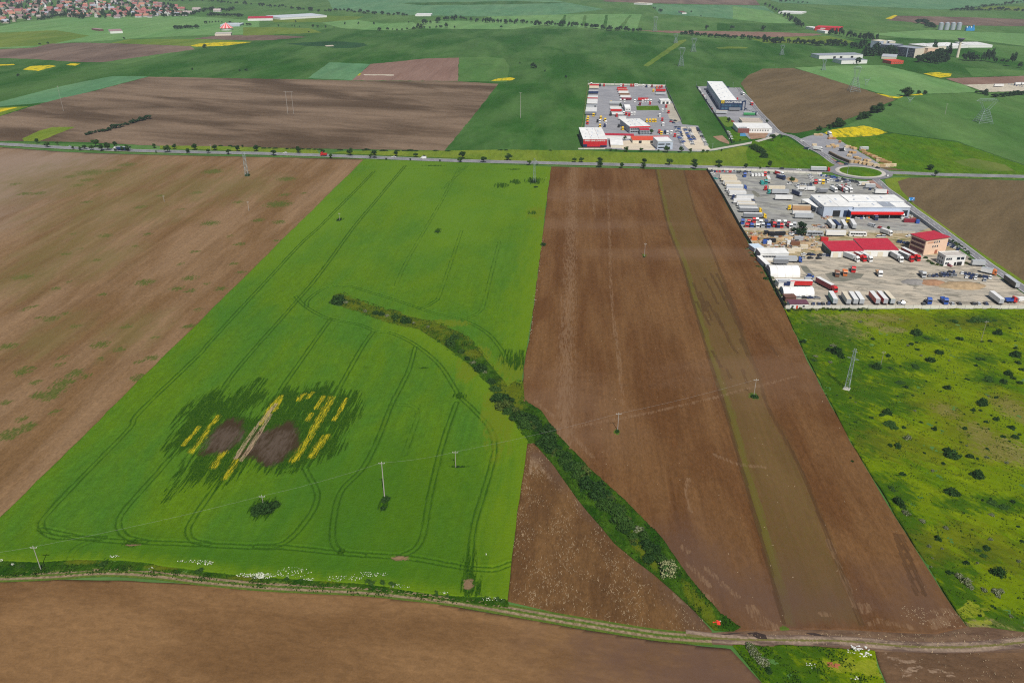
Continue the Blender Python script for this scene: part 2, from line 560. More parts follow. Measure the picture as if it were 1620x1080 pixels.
far_field('ploughed_field', M_pink, K('K2', (620, 504), (735, 402), (1100, 366), (1288, 362), (1282, 508)))
far_field('pale_track', M_pale, K('K2', (690, 466), (880, 468), (882, 474), (700, 472)))
far_field('rapeseed_strip', M_yellow, K('K2', (652, 474), (668, 460), (680, 462), (668, 474)))
far_field('crop_field', M_mid, K('K2', (1290, 362), (1450, 355), (1570, 366), (1605, 420), (1590, 514), (1284, 508)))
far_field('rapeseed_strip', M_yellow, K('K2', (1490, 507), (1530, 492), (1612, 485), (1640, 492), (1620, 503), (1540, 506)))
far_field('wet_patch', M_wet, K('K2', (210, 275), (300, 268), (420, 262), (560, 262), (690, 270), (720, 285), (640, 300), (520, 304), (440, 290), (330, 288)))
far_field('pale_track', M_pale, K('K2', (450, 286), (500, 283), (508, 290), (460, 292)))
far_field('meadow_field', M_olive, K('K2', (-60, 172), (120, 172), (350, 178), (432, 205), (100, 220), (-60, 224)))
far_field('crop_field', M_light, K('K2', (430, 145), (620, 122), (820, 150), (1000, 140), (1030, 165), (960, 190), (750, 190), (560, 178)))
far_field('meadow_field', M_olive, K('K2', (100, 125), (420, 98), (700, 105), (640, 125), (420, 140), (140, 142)))
far_field('crop_field', M_light, K('K2', (1050, 140), (1180, 130), (1620, 135), (1800, 160), (1620, 185), (1260, 182), (1080, 180)))
far_field('crop_field', M_teal, K('K2', (450, -30), (1700, -30), (2200, 60), (1900, 95), (1400, 105), (900, 95), (500, 60)))
far_field('crop_field', M_dark, K('K2', (900, 20), (1650, 8), (2000, 20), (1500, 30), (1050, 34)))
far_field('crop_field', M_light, K('K3', (-120, 105), (360, 92), (560, 90), (850, 90), (820, 187), (560, 180), (300, 165), (0, 143)))
for k, (xa, xb) in enumerate(((330, 380), (470, 505), (600, 640), (700, 790))):
    far_field('crop_field', M_mid if k % 2 else M_dark, K('K3', (xa, 165 if k < 2 else 180), (xb - 15, 95), (xb, 95), (xa + 30, 168 if k < 2 else 184)))
far_field('crop_field', M_teal, K('K3', (905, 28), (1620, 38), (1760, 150), (1300, 112), (960, 88)))
far_field('crop_field', M_mid, K('K3', (850, 92), (960, 92), (1300, 118), (1700, 160), (1740, 196), (820, 187)))
far_field('ploughed_field', M_brownfar, K('K3', (590, 10), (680, -10), (1560, -4), (1590, 35), (1200, 28), (900, 22)))
far_field('ploughed_field', M_pink, K('K3', (820, 193), (1300, 196), (1660, 202)) + K('K4', (380, 215), (300, 226), (0, 236)) + K('K3', (1000, 206)))
far_field('meadow_field', M_olive, K('K3', (860, 412), (940, 355), (1085, 255), (1125, 248), (1130, 256), (1000, 345), (890, 418)))
far_field('meadow_field', M_olive, K('K3', (1315, 298), (1400, 292), (1520, 296), (1500, 305), (1330, 307)))
far_field('ploughed_field', M_brownright, [(1172, 132), (1183, 120), (1207, 109), (1255, 108), (1330, 130), (1417, 158), (1380, 174), (1306, 202), (1260, 211), (1235, 210), (1212, 188), (1190, 162)])
far_field('crop_field', M_light, K('K4', (185, 425), (460, 412), (740, 408), (1240, 530), (1335, 577), (1100, 586), (870, 592), (820, 612), (500, 525)))
far_field('rapeseed_strip', M_yellow, K('K4', (695, 585), (830, 608), (980, 585), (990, 594), (880, 612), (850, 652), (830, 645), (850, 618), (780, 612)))
far_field('crop_field', M_dark, K('K4', (745, 408), (900, 398), (1620, 396), (2000, 420), (2000, 480), (1620, 476), (1130, 490)))
far_field('crop_field', M_mid, K('K4', (1250, 425), (1620, 440), (1900, 460), (1620, 474), (1300, 480)))
far_field('rapeseed_strip', M_yellow, K('K4', (990, 462), (1070, 453), (1168, 462), (1160, 480), (1095, 488)))
far_field('ploughed_field', M_pink, K('K4', (1130, 491), (1620, 476), (2000, 482), (2000, 525), (1620, 522), (1240, 530)))
far_field('crop_field', M_mid, K('K4', (870, 600), (1100, 590), (1335, 580), (1620, 600), (2000, 610), (2100, 1080), (1620, 1032), (1200, 885), (800, 832), (620, 788), (480, 800), (640, 725), (760, 665)))
far_field('rough_pasture', M_grass, K('K4', (430, 862), (620, 860), (800, 836), (1200, 890), (1620, 1036), (2100, 1090), (2100, 1130), (1620, 1115), (1000, 1090), (740, 1040), (560, 930)))
far_field('pale_track', gm('worn_pasture', (.085, .135, .020), (.130, .165, .035), **far_k), K('K4', (1180, 1010), (1300, 990), (1500, 1030), (1560, 1070), (1400, 1070), (1250, 1040)))
far_field('rapeseed_field', M_yellow, K('K4', (372, 832), (420, 812), (520, 798), (620, 788), (700, 805), (768, 830), (700, 848), (620, 855), (500, 860), (430, 860)))
far_field('gravel_lot', M_pale, K('K4', (1240, 531), (1620, 522), (1900, 524), (1900, 572), (1620, 572), (1380, 576)))
far_field('crop_field', M_teal, K('K4', (-100, -30), (2000, -30), (2000, 35), (1620, 20), (1100, 62), (600, 40), (100, 20)))
far_field('crop_field', M_light, K('K4', (-200, 40), (20, 70), (150, 125), (200, 150), (0, 145), (-200, 120)))
far_field('crop_field', M_dark, K('K4', (-300, 148), (0, 147), (205, 152), (262, 190), (0, 198), (-300, 190)))
far_field('meadow_field', M_olive, K('K4', (-100, 240), (200, 232), (400, 228), (560, 262), (500, 275), (0, 272)))
far_field('crop_field', M_mid, K('K4', (150, 60), (600, 70), (740, 105), (1000, 160), (990, 188), (620, 200), (480, 180), (290, 160)))
far_field('ploughed_field', M_brownfar, K('K4', (760, 130), (830, 100), (1200, 108), (1620, 122), (2000, 130), (2000, 175), (1620, 166), (1340, 162), (1090, 160), (850, 135)))
far_field('crop_field', M_light, K('K4', (640, 215), (1000, 190), (1300, 200), (1620, 212), (2000, 220), (2000, 290), (1620, 290), (1390, 262), (900, 240)))
far_field('crop_field', M_mid, K('K4', (1230, 295), (1390, 280), (1620, 292), (2000, 300), (2000, 400), (1620, 390), (1400, 345)))
far_field('rapeseed_strip', M_yellow, K('K4', (752, 118), (815, 95), (828, 100), (790, 122)))
far_field('meadow_field', M_olive, K('K4', (1290, 62), (1400, 42), (1620, 40), (1800, 40), (1800, 66), (1620, 68)))
# verge fields along the highway
far_field('meadow_field', M_verge, K('K3', (-1100, 960), (-1000, 945), (-400, 944), (0, 938), (500, 942), (780, 955), (1100, 960), (1290, 950), (1480, 915), (1570, 925), (1640, 1010), (1640, 1052), (900, 1040), (0, 1005), (-700, 975)))
far_field('meadow_field', M_verge, K('K1', (1000, 912), (1300, 915), (1620, 922)) + K('K2', (400, 935), (420, 965), (0, 950)) + K('K1', (1300, 938), (1000, 932)))
far_field('rough_pasture', M_grass, K('P7', (-60, 300), (0, 318), (60, 300), (200, 258), (320, 262), (420, 330), (540, 395), (700, 480), (830, 545), (855, 570), (820, 595), (740, 612), (400, 612), (0, 605), (-120, 590), (-140, 420)))

# ------------------------------------------------------------------ near ploughed fields
L_green = (.050, .110, .012)
def soil(name, c1, c2, layers=(), **k):
    kw = dict(grain=.16, gs=1.7, big=(28, 110), mid=(2.2, 40), fine=(.7, 1.5), midamt=.13, fineamt=.2, bump=.5, bdist=.14)
    kw.update(k)
    return ground_mat(name, c1, c2, layers=layers, **kw)
# left field: weed patches pale streaks
weeds_Q1 = [(110, 625, 42, 12), (265, 680, 22, 10), (120, 778, 18, 11), (245, 823, 32, 10), (35, 955, 40, 13), (300, 1005, 24, 13), (565, 968, 30, 14), (480, 945, 40, 14), (600, 862, 26, 12), (895, 858, 30, 14), (720, 1008, 30, 15), (655, 1030, 18, 9), (690, 650, 42, 10), (900, 630, 34, 22), (1050, 680, 28, 12), (985, 655, 16, 8), (1110, 562, 22, 10), (1135, 470, 24, 10), (1325, 365, 30, 12), (1228, 356, 28, 12), (1090, 433, 16, 5), (1310, 452, 14, 6), (642, 480, 18, 6), (500, 430, 30, 8), (455, 545, 22, 8), (343, 420, 18, 8), (862, 305, 16, 9), (670, 293, 28, 6), (1010, 125, 46, 15), (1130, 270, 22, 12), (1320, 280, 60, 12), (1350, 235, 26, 8), (1440, 228, 16, 7), (605, 92, 36, 10), (540, 120, 34, 16), (430, 130, 60, 14), (330, 150, 30, 14), (410, 165, 34, 13), (370, 190, 30, 10), (465, 188, 18, 6), (120, 230, 30, 12), (185, 228, 30, 8), (70, 185, 24, 6), (760, 240, 22, 14), (935, 225, 26, 8), (1145, 602, 22, 8), (940, 780, 20, 9), (485, 708, 20, 8), (322, 650, 16, 6), (360, 858, 24, 10), (188, 818, 18, 8), (170, 762, 18, 5), (858, 563, 18, 8), (925, 505, 20, 8), (410, 270, 24, 8), (700, 423, 20, 6), (378, 493, 14, 6), (312, 515, 26, 8), (1360, 160, 40, 10), (1000, 370, 40, 16), (905, 690, 26, 22), (840, 680, 30, 20), (310, 798, 20, 7), (480, 1015, 16, 9), (740, 910, 18, 9), (275, 1042, 20, 9)]
Bw = []
for x, y, rx, ry in weeds_Q1:
    a, b = px('Q1', x, y)
    sc = (b + 85) * cP / CAM_H
    gx, gy = g(a, b)
    rr = max(1.2, rx / 3 / sc)
    Bw.append((gx, gy, rr * .95, max(1.6, min(9, rr * .8))))
for x, y, r_ in ((130, 335, 3), (50, 370, 4), (300, 130, 4), (270, 160, 4), (240, 185, 4), (230, 200, 3), (340, 95, 3), (110, 80, 4), (250, 268, 2), (350, 85, 3), (400, 100, 2), (640, 110, 3), (25, 225, 2), (100, 300, 2), (180, 190, 3), (270, 50, 2), (165, 130, 2), (0, 380, 3)):
    gx, gy = gp('Q3', x, y)
    Bw.append((gx, gy, r_, r_ * 1.1))
pale_left = G([(-200, 236), (0, 236), (200, 240), (60, 290), (0, 350), (-200, 420)])
M_left = soil('left_ploughed_soil', (.148, .085, .037), (.210, .132, .072),
              [('pale', (.250, .185, .140), (20, 90), .5, .4, .8), ('weed', ((.040, .075, .010), (.090, .105, .020)), (1.0, 3.0), 2.2, .3, .85), ('haze_green', (.130, .115, .035), (8, 30), .9, .4, .5)],
              big=(24, 150), mid=(5, 60), midamt=.16, fineamt=.22)
gr_blobs = [(*gp('Q1', x, y), rx, ry) for x, y, rx, ry in ((560, 300, 60, 70), (300, 480, 30, 60), (120, 620, 30, 45), (930, 200, 40, 60), (480, 540, 22, 40), (1130, 200, 40, 50), (400, 160, 90, 70), (250, 900, 16, 30), (640, 880, 16, 30))]
def left_attrs(X, Y):
    return dict(weed=blob_mask(X, Y, Bw), pale=poly_mask(X, Y, pale_left, 60), haze_green=blob_mask(X, Y, gr_blobs) * .7)
poly_left = G([(-420, 225), (-200, 229), (0, 233), (110, 241), (200, 244), (330, 247), (480, 250), (576, 252), (288, 538), (0, 822), (-72, 893), (-160, 900), (-520, 900)])
grid_field('ploughed_field', poly_left, 2.2, 1.6, M_left, 0.14, left_attrs, grow=.004)

# bottom field
M_bot = soil('bottom_ploughed_soil', (.140, .076, .032), (.200, .113, .050), [('dark', (.105, .062, .046), (18, 18), .8, .45, .8)], big=(22, 60), mid=(1.6, 9), fine=(.6, .6), midamt=.10, fineamt=.13, rot=R(82), bump=.35)
poly_bot = G([(-520, 925), (-200, 922), (0, 919), (110, 917), (200, 918), (420, 932), (581, 941), (693, 954), (820, 977), (930, 997), (1030, 1013), (1110, 1022), (1155, 1026), (1205, 1080), (1290, 1180), (1300, 1330), (-560, 1330)])
dk_line = G([(1000, 1030), (1080, 1040), (1180, 1080), (1250, 1200)])
dk_line2 = G([(1050, 1300), (600, 1330), (100, 1330)])
grid_field('ploughed_field', poly_bot, 1.2, 1.2, M_bot, 0.14, lambda X, Y: dict(dark=np.maximum(.75 - line_dist(X, Y, dk_line, 60) / 60, .62 - line_dist(X, Y, dk_line2, 40) / 60)), None)
M_botr = soil('bottom_right_soil', (0.0978, 0.0576, 0.0324), (0.136, 0.08, 0.0432), [('pale', (.27, .19, .13), (1.2, 3), .8, .15, .8)], big=(12, 40), mid=(1, 5), fine=(.4, .8), rot=R(80))
pal_l = [G(pxs('M3', *q)) for q in (((940, 235), (1000, 262), (1080, 275)), ((1030, 330), (1060, 310), (1100, 298)), ((990, 290), (1040, 330)), ((1160, 310), (1260, 330)))]
grid_field('ploughed_field', G(pxs('M3', (880, 205), (960, 215), (1200, 222), (1620, 200), (2200, 190), (2200, 800), (1150, 800), (960, 420), (905, 290))), .9, .9, M_botr, 0.12,
           lambda X, Y: dict(pale=np.max([.50 - line_dist(X, Y, q, 6) / 2.5 for q in pal_l], 0)), None)

# right field with its greener strip
sl = [(1037, 262), (1048, 315), (1059, 362), (1081, 418), (1096, 470), (1115, 536), (1133, 596), (1148, 640), (1170, 720), (1215, 880), (1243, 985)]
sr = [(1080, 262), (1100, 336), (1133, 414), (1156, 477), (1170, 521), (1200, 596), (1213, 641), (1263, 735), (1313, 858), (1358, 974), (1362, 985)]
poly_strip = G(sl + sr[::-1])
SLw = smooth_line(G(sl))
SRw = smooth_line(G(sr))
ruts_Q5 = [((875, 520), (940, 640), (1000, 760)), ((900, 520), (975, 680)), ((800, 560), (850, 680)), ((830, 600), (880, 720)), ((860, 640), (950, 790)), ((900, 690), (960, 820), (990, 860)), ((985, 720), (1040, 860), (1085, 960)), ((960, 640), (1010, 760)), ((850, 540), (905, 650)), ((880, 850), (920, 920)), ((1000, 800), (1050, 900)), ((930, 560), (985, 680)), ((815, 640), (870, 740)), ((1010, 930), (1030, 990)), ((945, 930), (960, 970)), ((1130, 830), (1160, 870))]
ruts = [smooth_line(G(pxs('Q5', *q))) for q in ruts_Q5] + [smooth_line(G(pxs('M2', *q))) for q in (((465, 420), (510, 560), (600, 800)), ((505, 430), (560, 580), (650, 800)), ((0, 330), (40, 450), (60, 520)))]
light_l = [smooth_line(G(q)) for q in ([(937, 300), (941, 345)], [(962, 300), (965, 400), (968, 480), (978, 560), (985, 640)], [(835, 690), (930, 672), (1020, 655), (1120, 632), (1195, 612), (1260, 596)], [(1130, 720), (1170, 735), (1210, 740)], [(1010, 975), (1080, 985)])] + \
          [smooth_line(G(pxs('M2', *q))) for q in (((305, 990), (360, 970), (430, 985), (560, 1010)), ((700, 915), (780, 905), (860, 915)), ((690, 975), (780, 950), (880, 940)), ((700, 1010), (800, 985)), ((0, 925), (40, 930)), ((240, 870), (265, 915)), ((280, 870), (300, 905)), ((40, 460), (120, 640), (210, 880)))] + \
          [smooth_line(G(pxs('H2', *q))) for q in (((1190, 850), (1250, 940), (1380, 1010)), ((1230, 850), (1290, 930), (1420, 1000)), ((880, 560), (960, 640)), ((990, 670), (1110, 770)), ((700, 400), (740, 440)), ((740, 530), (900, 690)), ((860, 750), (960, 830)))] + \
          [smooth_line(G(pxs('H1', *q))) for q in (((270, 60), (420, 190), (640, 420)), ((190, 60), (290, 180), (440, 330)), ((660, 540), (780, 680), (1000, 860)), ((1250, 560), (1240, 650), (1265, 770)))]
M_right = soil('right_ploughed_soil', (0.1014, 0.0462, 0.0165), (0.142, 0.0728, 0.029),
               [('strip', ((.120, .078, .032), (.098, .076, .022)), (1.6, 40), .9, .5, .6), ('edge', (.100, .105, .014), (.8, 12), 1.2, .4, .5), ('dark', (.100, .058, .040), (20, 40), .7, .4, .8), ('pale', (.215, .135, .078), (.6, 5), 1.6, .35, .55), ('rut', (.055, .030, .015), (.4, 12), .7, .3, .6), ('topband', (.185, .112, .068), (40, 18), .8, .45, .35), ('weed', (.06, .11, .012), (1, 2), .8, .15, .9)],
               big=(18, 90), mid=(1.6, 50), fine=(.55, 1.6), midamt=.14, fineamt=.22)
poly_right = G([(872, 264), (1000, 267), (1119, 270), (1180, 378), (1240, 489), (1272, 561), (1345, 700), (1430, 840), (1510, 966), (1530, 992), (1480, 1003), (1400, 1000), (1300, 996), (1180, 998), (1165, 1000), (1136, 972), (1085, 912), (1040, 848), (990, 798), (930, 745), (880, 690), (855, 655), (828, 634), (826, 610), (832, 560), (838, 530), (846, 470), (857, 385), (863, 335)])
bottom_dark = G([(1010, 880), (1120, 960), (1250, 1000), (1560, 1000), (1560, 930), (1400, 930), (1200, 900), (1080, 830)])
def right_attrs(X, Y):
    st = poly_mask(X, Y, poly_strip, 2.5)
    ed = .95 - line_dist(X, Y, SLw + np.array([1.0, 0]), 12) / 2.2
    rut = np.max([.66 - line_dist(X, Y, q, 5) / 0.7 for q in ruts] + [.72 - line_dist(X, Y, SLw - np.array([.7, 0]), 5) / 0.7, .60 - line_dist(X, Y, SRw, 5) / .7], 0)
    pl = np.max([.50 - line_dist(X, Y, q, 6) / 2.2 for q in light_l], 0)
    pl = np.maximum(pl, .58 * np.exp(-((X + 0.078 * 0 - (20 + (Y - 260) * .078)) / 5.0) ** 2))
    tb = blob_mask(X, Y, [(60, 560, 60, 16), (120, 500, 70, 12), (60, 640, 60, 18), (140, 330, 60, 25), (20, 300, 30, 40)]) * .8
    wd = blob_mask(X, Y, [(*g(1019, 404), 1.4, 2), (*g(1192, 627), 2.2, 3), (*g(976, 684), 1.2, 2), (*gp('M3', 440, 112), 1.2, 1.4), (*gp('H1', 795, 265), 1, 1.5)])
    return dict(strip=st, edge=ed, rut=rut, pale=pl, dark=poly_mask(X, Y, bottom_dark, 22) * .9, topband=tb, weed=wd)
def right_h(X, Y, A):
    return -0.13 * np.clip(A['rut'], 0, 1) + 0.05 * np.sin((X - Y * .0734) * 2.4) * (np.sin(X * .13) * .5 + .5)
grid_field('ploughed_field', poly_right, .55, .55, M_right, 0.26, right_attrs, right_h, grow=.003)

# stubble triangle with scattered straw
M_tri = soil('stubble_soil', (0.0936, 0.0484, 0.0198), (0.1332, 0.0713, 0.0281), [('pale', (.27, .185, .115), (1.2, 4), 1.0, .3, .7), ('dark', (.105, .066, .046), (10, 20), .6, .4, .8)], big=(10, 30), mid=(1.2, 5), fine=(.5, 1.2), midamt=.16, fineamt=.24)
poly_tri = G([(834, 700), (845, 698), (880, 735), (915, 785), (975, 857), (1035, 905), (1088, 955), (1128, 1000), (1100, 1003), (1030, 995), (930, 978), (850, 962), (803, 951), (810, 880), (820, 800)])
tri_dark = G([(850, 720), (1000, 870), (1110, 1000), (1150, 960), (1000, 800)])
tri_pale = [smooth_line(G(pxs('H1', *q))) for q in (((245, 420), (240, 520)), ((275, 440), (280, 520)), ((260, 420), (330, 510), (370, 560)))] + [G(pxs('H2', (650, 760), (700, 810), (770, 830)))]
grid_field('stubble_field', poly_tri, .8, .7, M_tri, 0.12, lambda X, Y: dict(dark=poly_mask(X, Y, tri_dark, 8), pale=np.max([.50 - line_dist(X, Y, q, 6) / 2.5 for q in tri_pale], 0)), None)

# ------------------------------------------------------------------ the big green field
tram_px = [[(592, 272), (545, 320), (503, 362), (470, 393), (337, 537), (317, 560), (223, 651), (206, 678), (147, 738), (80, 808), (66, 830), (80, 848), (120, 851), (165, 852)],
           [(641, 263), (600, 312), (560, 360), (503, 438), (474, 472), (373, 588), (330, 655), (288, 703), (247, 752), (200, 805), (188, 830), (200, 850), (230, 858)],
           [(522, 507), (470, 580), (445, 617), (424, 659), (376, 724), (340, 773), (310, 815), (298, 838), (305, 855), (330, 861)],
           [(590, 526), (575, 547), (542, 605), (525, 640), (487, 730), (484, 744), (502, 781), (490, 817), (450, 860), (405, 865)],
           [(657, 550), (645, 590), (620, 640), (600, 691), (575, 740), (538, 781), (526, 846), (538, 872), (575, 879)],
           [(722, 638), (701, 699), (681, 781), (665, 858), (628, 884)],
           [(468, 470), (485, 487), (520, 505), (570, 515), (595, 525), (620, 528), (655, 545), (695, 578), (727, 627), (745, 645), (775, 679), (782, 715), (767, 773), (750, 830), (744, 880), (740, 935)],
           [(485, 487), (488, 475), (515, 457), (552, 454), (582, 462), (630, 477), (682, 495), (732, 507), (770, 527), (795, 557), (799, 575)],
           [(692, 475), (670, 488), (655, 486)], [(790, 383), (778, 430), (766, 478), (757, 495), (732, 507)], [(730, 366), (712, 420), (693, 473)], [(626, 452), (643, 415), (661, 383), (695, 325), (727, 266)],
           [(66, 838), (130, 851), (200, 858), (300, 861), (420, 867), (452, 867), (535, 875), (607, 880), (659, 885), (724, 897), (776, 902), (807, 893)],
           [(112, 900), (112, 880), (125, 865), (160, 852)], [(700, 300), (740, 262)], [(560, 270), (640, 268), (760, 270), (860, 276)], [(620, 640), (660, 650), (640, 720)]]
trams = [smooth_line(G(q)) for q in tram_px]
faint = {9, 10, 11, 13, 14, 15, 16}
patch = G(pxs('W1', (60, 550), (110, 450), (200, 300), (270, 220), (400, 140), (500, 120), (470, 200), (640, 130), (750, 60), (785, 70), (760, 140), (830, 140), (830, 200), (700, 260), (640, 300), (720, 330), (800, 310), (860, 230), (930, 130), (1000, 120), (1090, 130), (1190, 100), (1300, 80), (1320, 150), (1420, 150), (1490, 160), (1530, 200), (1530, 280), (1440, 440), (1390, 470), (1380, 580), (1250, 650), (1130, 700), (1050, 730), (900, 760), (780, 740), (720, 670), (640, 740), (520, 830), (430, 870), (480, 780), (330, 830), (220, 850), (50, 960), (180, 770), (250, 640), (320, 560), (100, 620)))
yellow_l = [(G(pxs('W1', *q)), wd) for q, wd in ((((1020, 670), (1130, 510), (1230, 330), (1310, 190)), 1.9), (((1160, 630), (1220, 540), (1270, 480)), 2.0), (((195, 545), (310, 410)), 1.0), (((420, 710), (500, 600)), 1.8), (((510, 800), (590, 660)), 1.3), (((780, 390), (870, 240), (930, 180)), 1.2), (((1130, 360), (1160, 310)), 1.2), (((1190, 270), (1245, 180)), 1.2), (((250, 605), (320, 520), (400, 400), (450, 330)), 1.3), (((1060, 205), (1100, 165)), 1.4), (((1130, 190), (1165, 150)), .9), (((880, 290), (930, 200)), .9), (((1330, 360), (1420, 200)), .9))]
bare = [G(pxs('W1', *q)) for q in (((330, 620), (400, 470), (450, 400), (520, 345), (630, 355), (640, 460), (560, 570), (430, 610)), ((600, 640), (700, 540), (750, 450), (850, 430), (950, 375), (1020, 370), (1065, 470), (1060, 560), (980, 640), (850, 700), (760, 680), (690, 630)))]
wet_shine = [G(pxs('W1', *q)) for q in (((390, 565), (430, 480), (510, 420), (610, 450), (600, 510), (480, 580)), ((780, 620), (860, 460), (1010, 450), (960, 560), (850, 685)), ((710, 570), (770, 470), (820, 460), (790, 570)))]
straw_l = [G(pxs('W1', *q)) for q in (((585, 645), (720, 440), (830, 310), (890, 240)), ((630, 665), (750, 480), (850, 320)))]
rim_l = [G(pxs('W1', *q)) for q in (((860, 460), (930, 450), (1005, 455), (985, 520), (930, 600), (850, 680)),)]
spots = [(*g(845, 287), 7, 9), (*g(537, 348), 3.0, 4), (*g(693, 367), 2.2, 5), (*g(608, 800), 1.8, 3.2), (*g(420, 806), 4.6, 5.5), (*g(727, 739), 3.2, .8), (*gp('Q3', 610, 880), 3.0, 1.8), (*gp('B2', 1320, 210), 2.2, 9), (*gp('B2', 1330, 330), 3, 5), (*gp('B2', 540, 130), 1.4, 1.2), (*gp('B1', 640, 205), 2.5, 2.2), (*gp('D1', 1030, 790), 2.6, 2.6), (*gp('D1', 800, 612), 2.4, .8), (*gp('D1', 1370, 560), 6, 9), (*gp('Q2', 1400, 340), 3, 4), (*gp('Q2', 1230, 190), 5, 7), (*gp('Q2', 1310, 170), 5, 7), (*gp('Q2', 860, 80), 9, 2), (*gp('Q2', 1300, 100), 6, 2)]
olive = [(*gp('Q2', 1440, 342), 9, 14), (*gp('D1', 1390, 620), 10, 14), (*gp('D1', 1350, 720), 8, 7), (*gp('D1', 1280, 920), 6, 26), (*gp('D1', 1080, 620), 5, 12), (*gp('D1', 960, 330), 9, 4), (*gp('D1', 1150, 540), 6, 10)]
soilspot = [(*gp('B2', 900, 172), 2.6, 1.2), (*gp('B2', 1315, 330), 1.6, 2.4), (*gp('B1', 815, 92), 2.4, .5)]
right_edge = G([(872, 266), (862, 340), (855, 390), (846, 470), (835, 540)])
right_edge2 = G([(640, 515), (700, 545), (745, 580), (790, 640), (834, 698), (828, 760), (815, 850), (803, 948)])
bottom_edge = G([(-72, 893), (60, 890), (190, 888), (330, 905), (420, 915), (560, 925), (640, 935), (720, 945), (803, 948)])
poly_green = G([(-72, 893), (0, 888), (60, 890), (120, 886), (190, 887), (330, 905), (420, 914), (560, 923), (640, 934), (720, 944), (803, 949), (810, 880), (818, 810), (828, 750), (835, 699),
                (820, 676), (795, 642), (772, 606), (742, 578), (702, 548), (662, 522), (622, 512), (562, 492), (530, 480), (527, 472), (540, 466), (553, 471),
                (612, 492), (684, 510), (729, 527), (754, 550), (784, 588), (803, 612), (812, 604), (826, 608), (830, 570), (836, 532), (846, 470), (857, 385), (862, 335), (872, 265), (800, 261), (700, 257), (576, 253), (288, 537), (0, 821)])
c_g1, c_g2 = (.048, .133, .012), (.078, .152, .005)
M_green = ground_mat('green_wheat', c_g1, c_g2, big=(30, 70), mid=(1.1, 60), fine=(.45, .9), midamt=.09, fineamt=.2, bump=.55, bdist=.12, thr=(.3, .7), layers=[
    ('tone', (.100, .190, .012), (30, 60), .5, .45, .8),  # grazing sheen of the crop painted in: lighter with distance
    ('near_dark', (.038, .108, .006), (12, 25), .5, .45, .6),  # darker blotches over the near end of the wheat
    ('edge', (.108, .182, .006), (4, 18), .8, .5, .75),
    ('track', (.024, .070, .005), (.7, 5.0), 1.3, .36, .85),
    ('olive', (.110, .150, .008), (1.6, 8), 1.6, .3, .8),
    ('patch', ((.009, .040, .003), (.034, .080, .004)), (.9, 12), 2.3, .18, .95),
    ('yellow', ((.58, .44, .010), (.20, .20, .012)), (.28, 4.5), 1.5, .22, .95),
    ('bare', (.045, .027, .016), (2.0, 8), 1.0, .3, .95),
    ('wet_shine', (.125, .094, .074), (1.2, 6), 1.4, .5, .5),  # paler grey: shine of the wet bare soil put into the colour
    ('straw', (.34, .245, .155), (.28, 6), 1.5, .25, .85),
    ('soil', (.20, .125, .075), (.8, 1.2), .9, .2, .9)])
def green_attrs(X, Y):
    tr = np.zeros(X.shape)
    bent = np.zeros(X.shape)
    for i, q in enumerate(trams):
        d = line_dist(X, Y, q, 4.0)
        a = .55 if i in faint else 1.0
        tr = np.maximum(tr, a * np.clip(1.25 - abs(d - .95) / (.36 + .0004 * (Y - 190)), 0, 1))
        bent = np.maximum(bent, np.where(i in faint, .6, 1.0) * np.exp(-((d - 2.0) / .55) ** 2))
    sp = blob_mask(X, Y, spots)
    pt = np.maximum(poly_mask(X, Y, patch, 4), sp * .95)
    yl = np.max([.53 - line_dist(X, Y, q, 8) / (wd * 2.7) for q, wd in yellow_l], 0)
    ba = np.max([poly_mask(X, Y, q, 3.5) for q in bare], 0)
    inn = np.max([poly_mask(X, Y, q, 4) for q in wet_shine], 0)
    stw = np.max([.56 - line_dist(X, Y, q, 5) / 1.2 for q in straw_l], 0)
    ed = np.maximum(.95 - line_dist(X, Y, right_edge, 40) / 22, .95 - line_dist(X, Y, right_edge2, 40) / 20)
    ed = np.maximum(ed, .8 - line_dist(X, Y, bottom_edge, 20) / 8)
    far_sheen = np.clip((Y - 330) / 300, 0, .85) * (.75 + .25 * np.sin(X * .06 + 1) * np.sin(Y * .02))
    lu = blob_mask(X, Y, [(*g(600, 800), 45, 40), (*g(560, 880), 60, 18), (*g(250, 890), 60, 14), (*g(700, 900), 40, 20)]) * .85
    return dict(tone=far_sheen, near_dark=lu, track=tr, patch=pt, yellow=yl, bare=ba, wet_shine=inn, straw=stw, edge=np.clip(ed, 0, 1), olive=blob_mask(X, Y, olive), soil=blob_mask(X, Y, soilspot), bent=bent)
def green_h(X, Y, A):
    n1 = .07 * np.sin(X * .9 + 2 * np.sin(Y * .11)) * np.sin(Y * .37 + np.sin(X * .23)) + .10 * np.sin(X * .12 + Y * .05) + .05 * rng.standard_normal(X.shape)
    low = np.clip(A['bare'] * 1.6 - .3, 0, 1)
    return n1 * (1 - low) - np.maximum(.40 * A['track'] * (1 - low), np.maximum(.22 * np.clip((A['patch'] - .35) * 2, 0, 1), .46 * low)) + .10 * A['bent'] * (1 - low)
grid_field('wheat_field', poly_green, .42, .30, M_green, 0.62, green_attrs, green_h, grow=.0026)

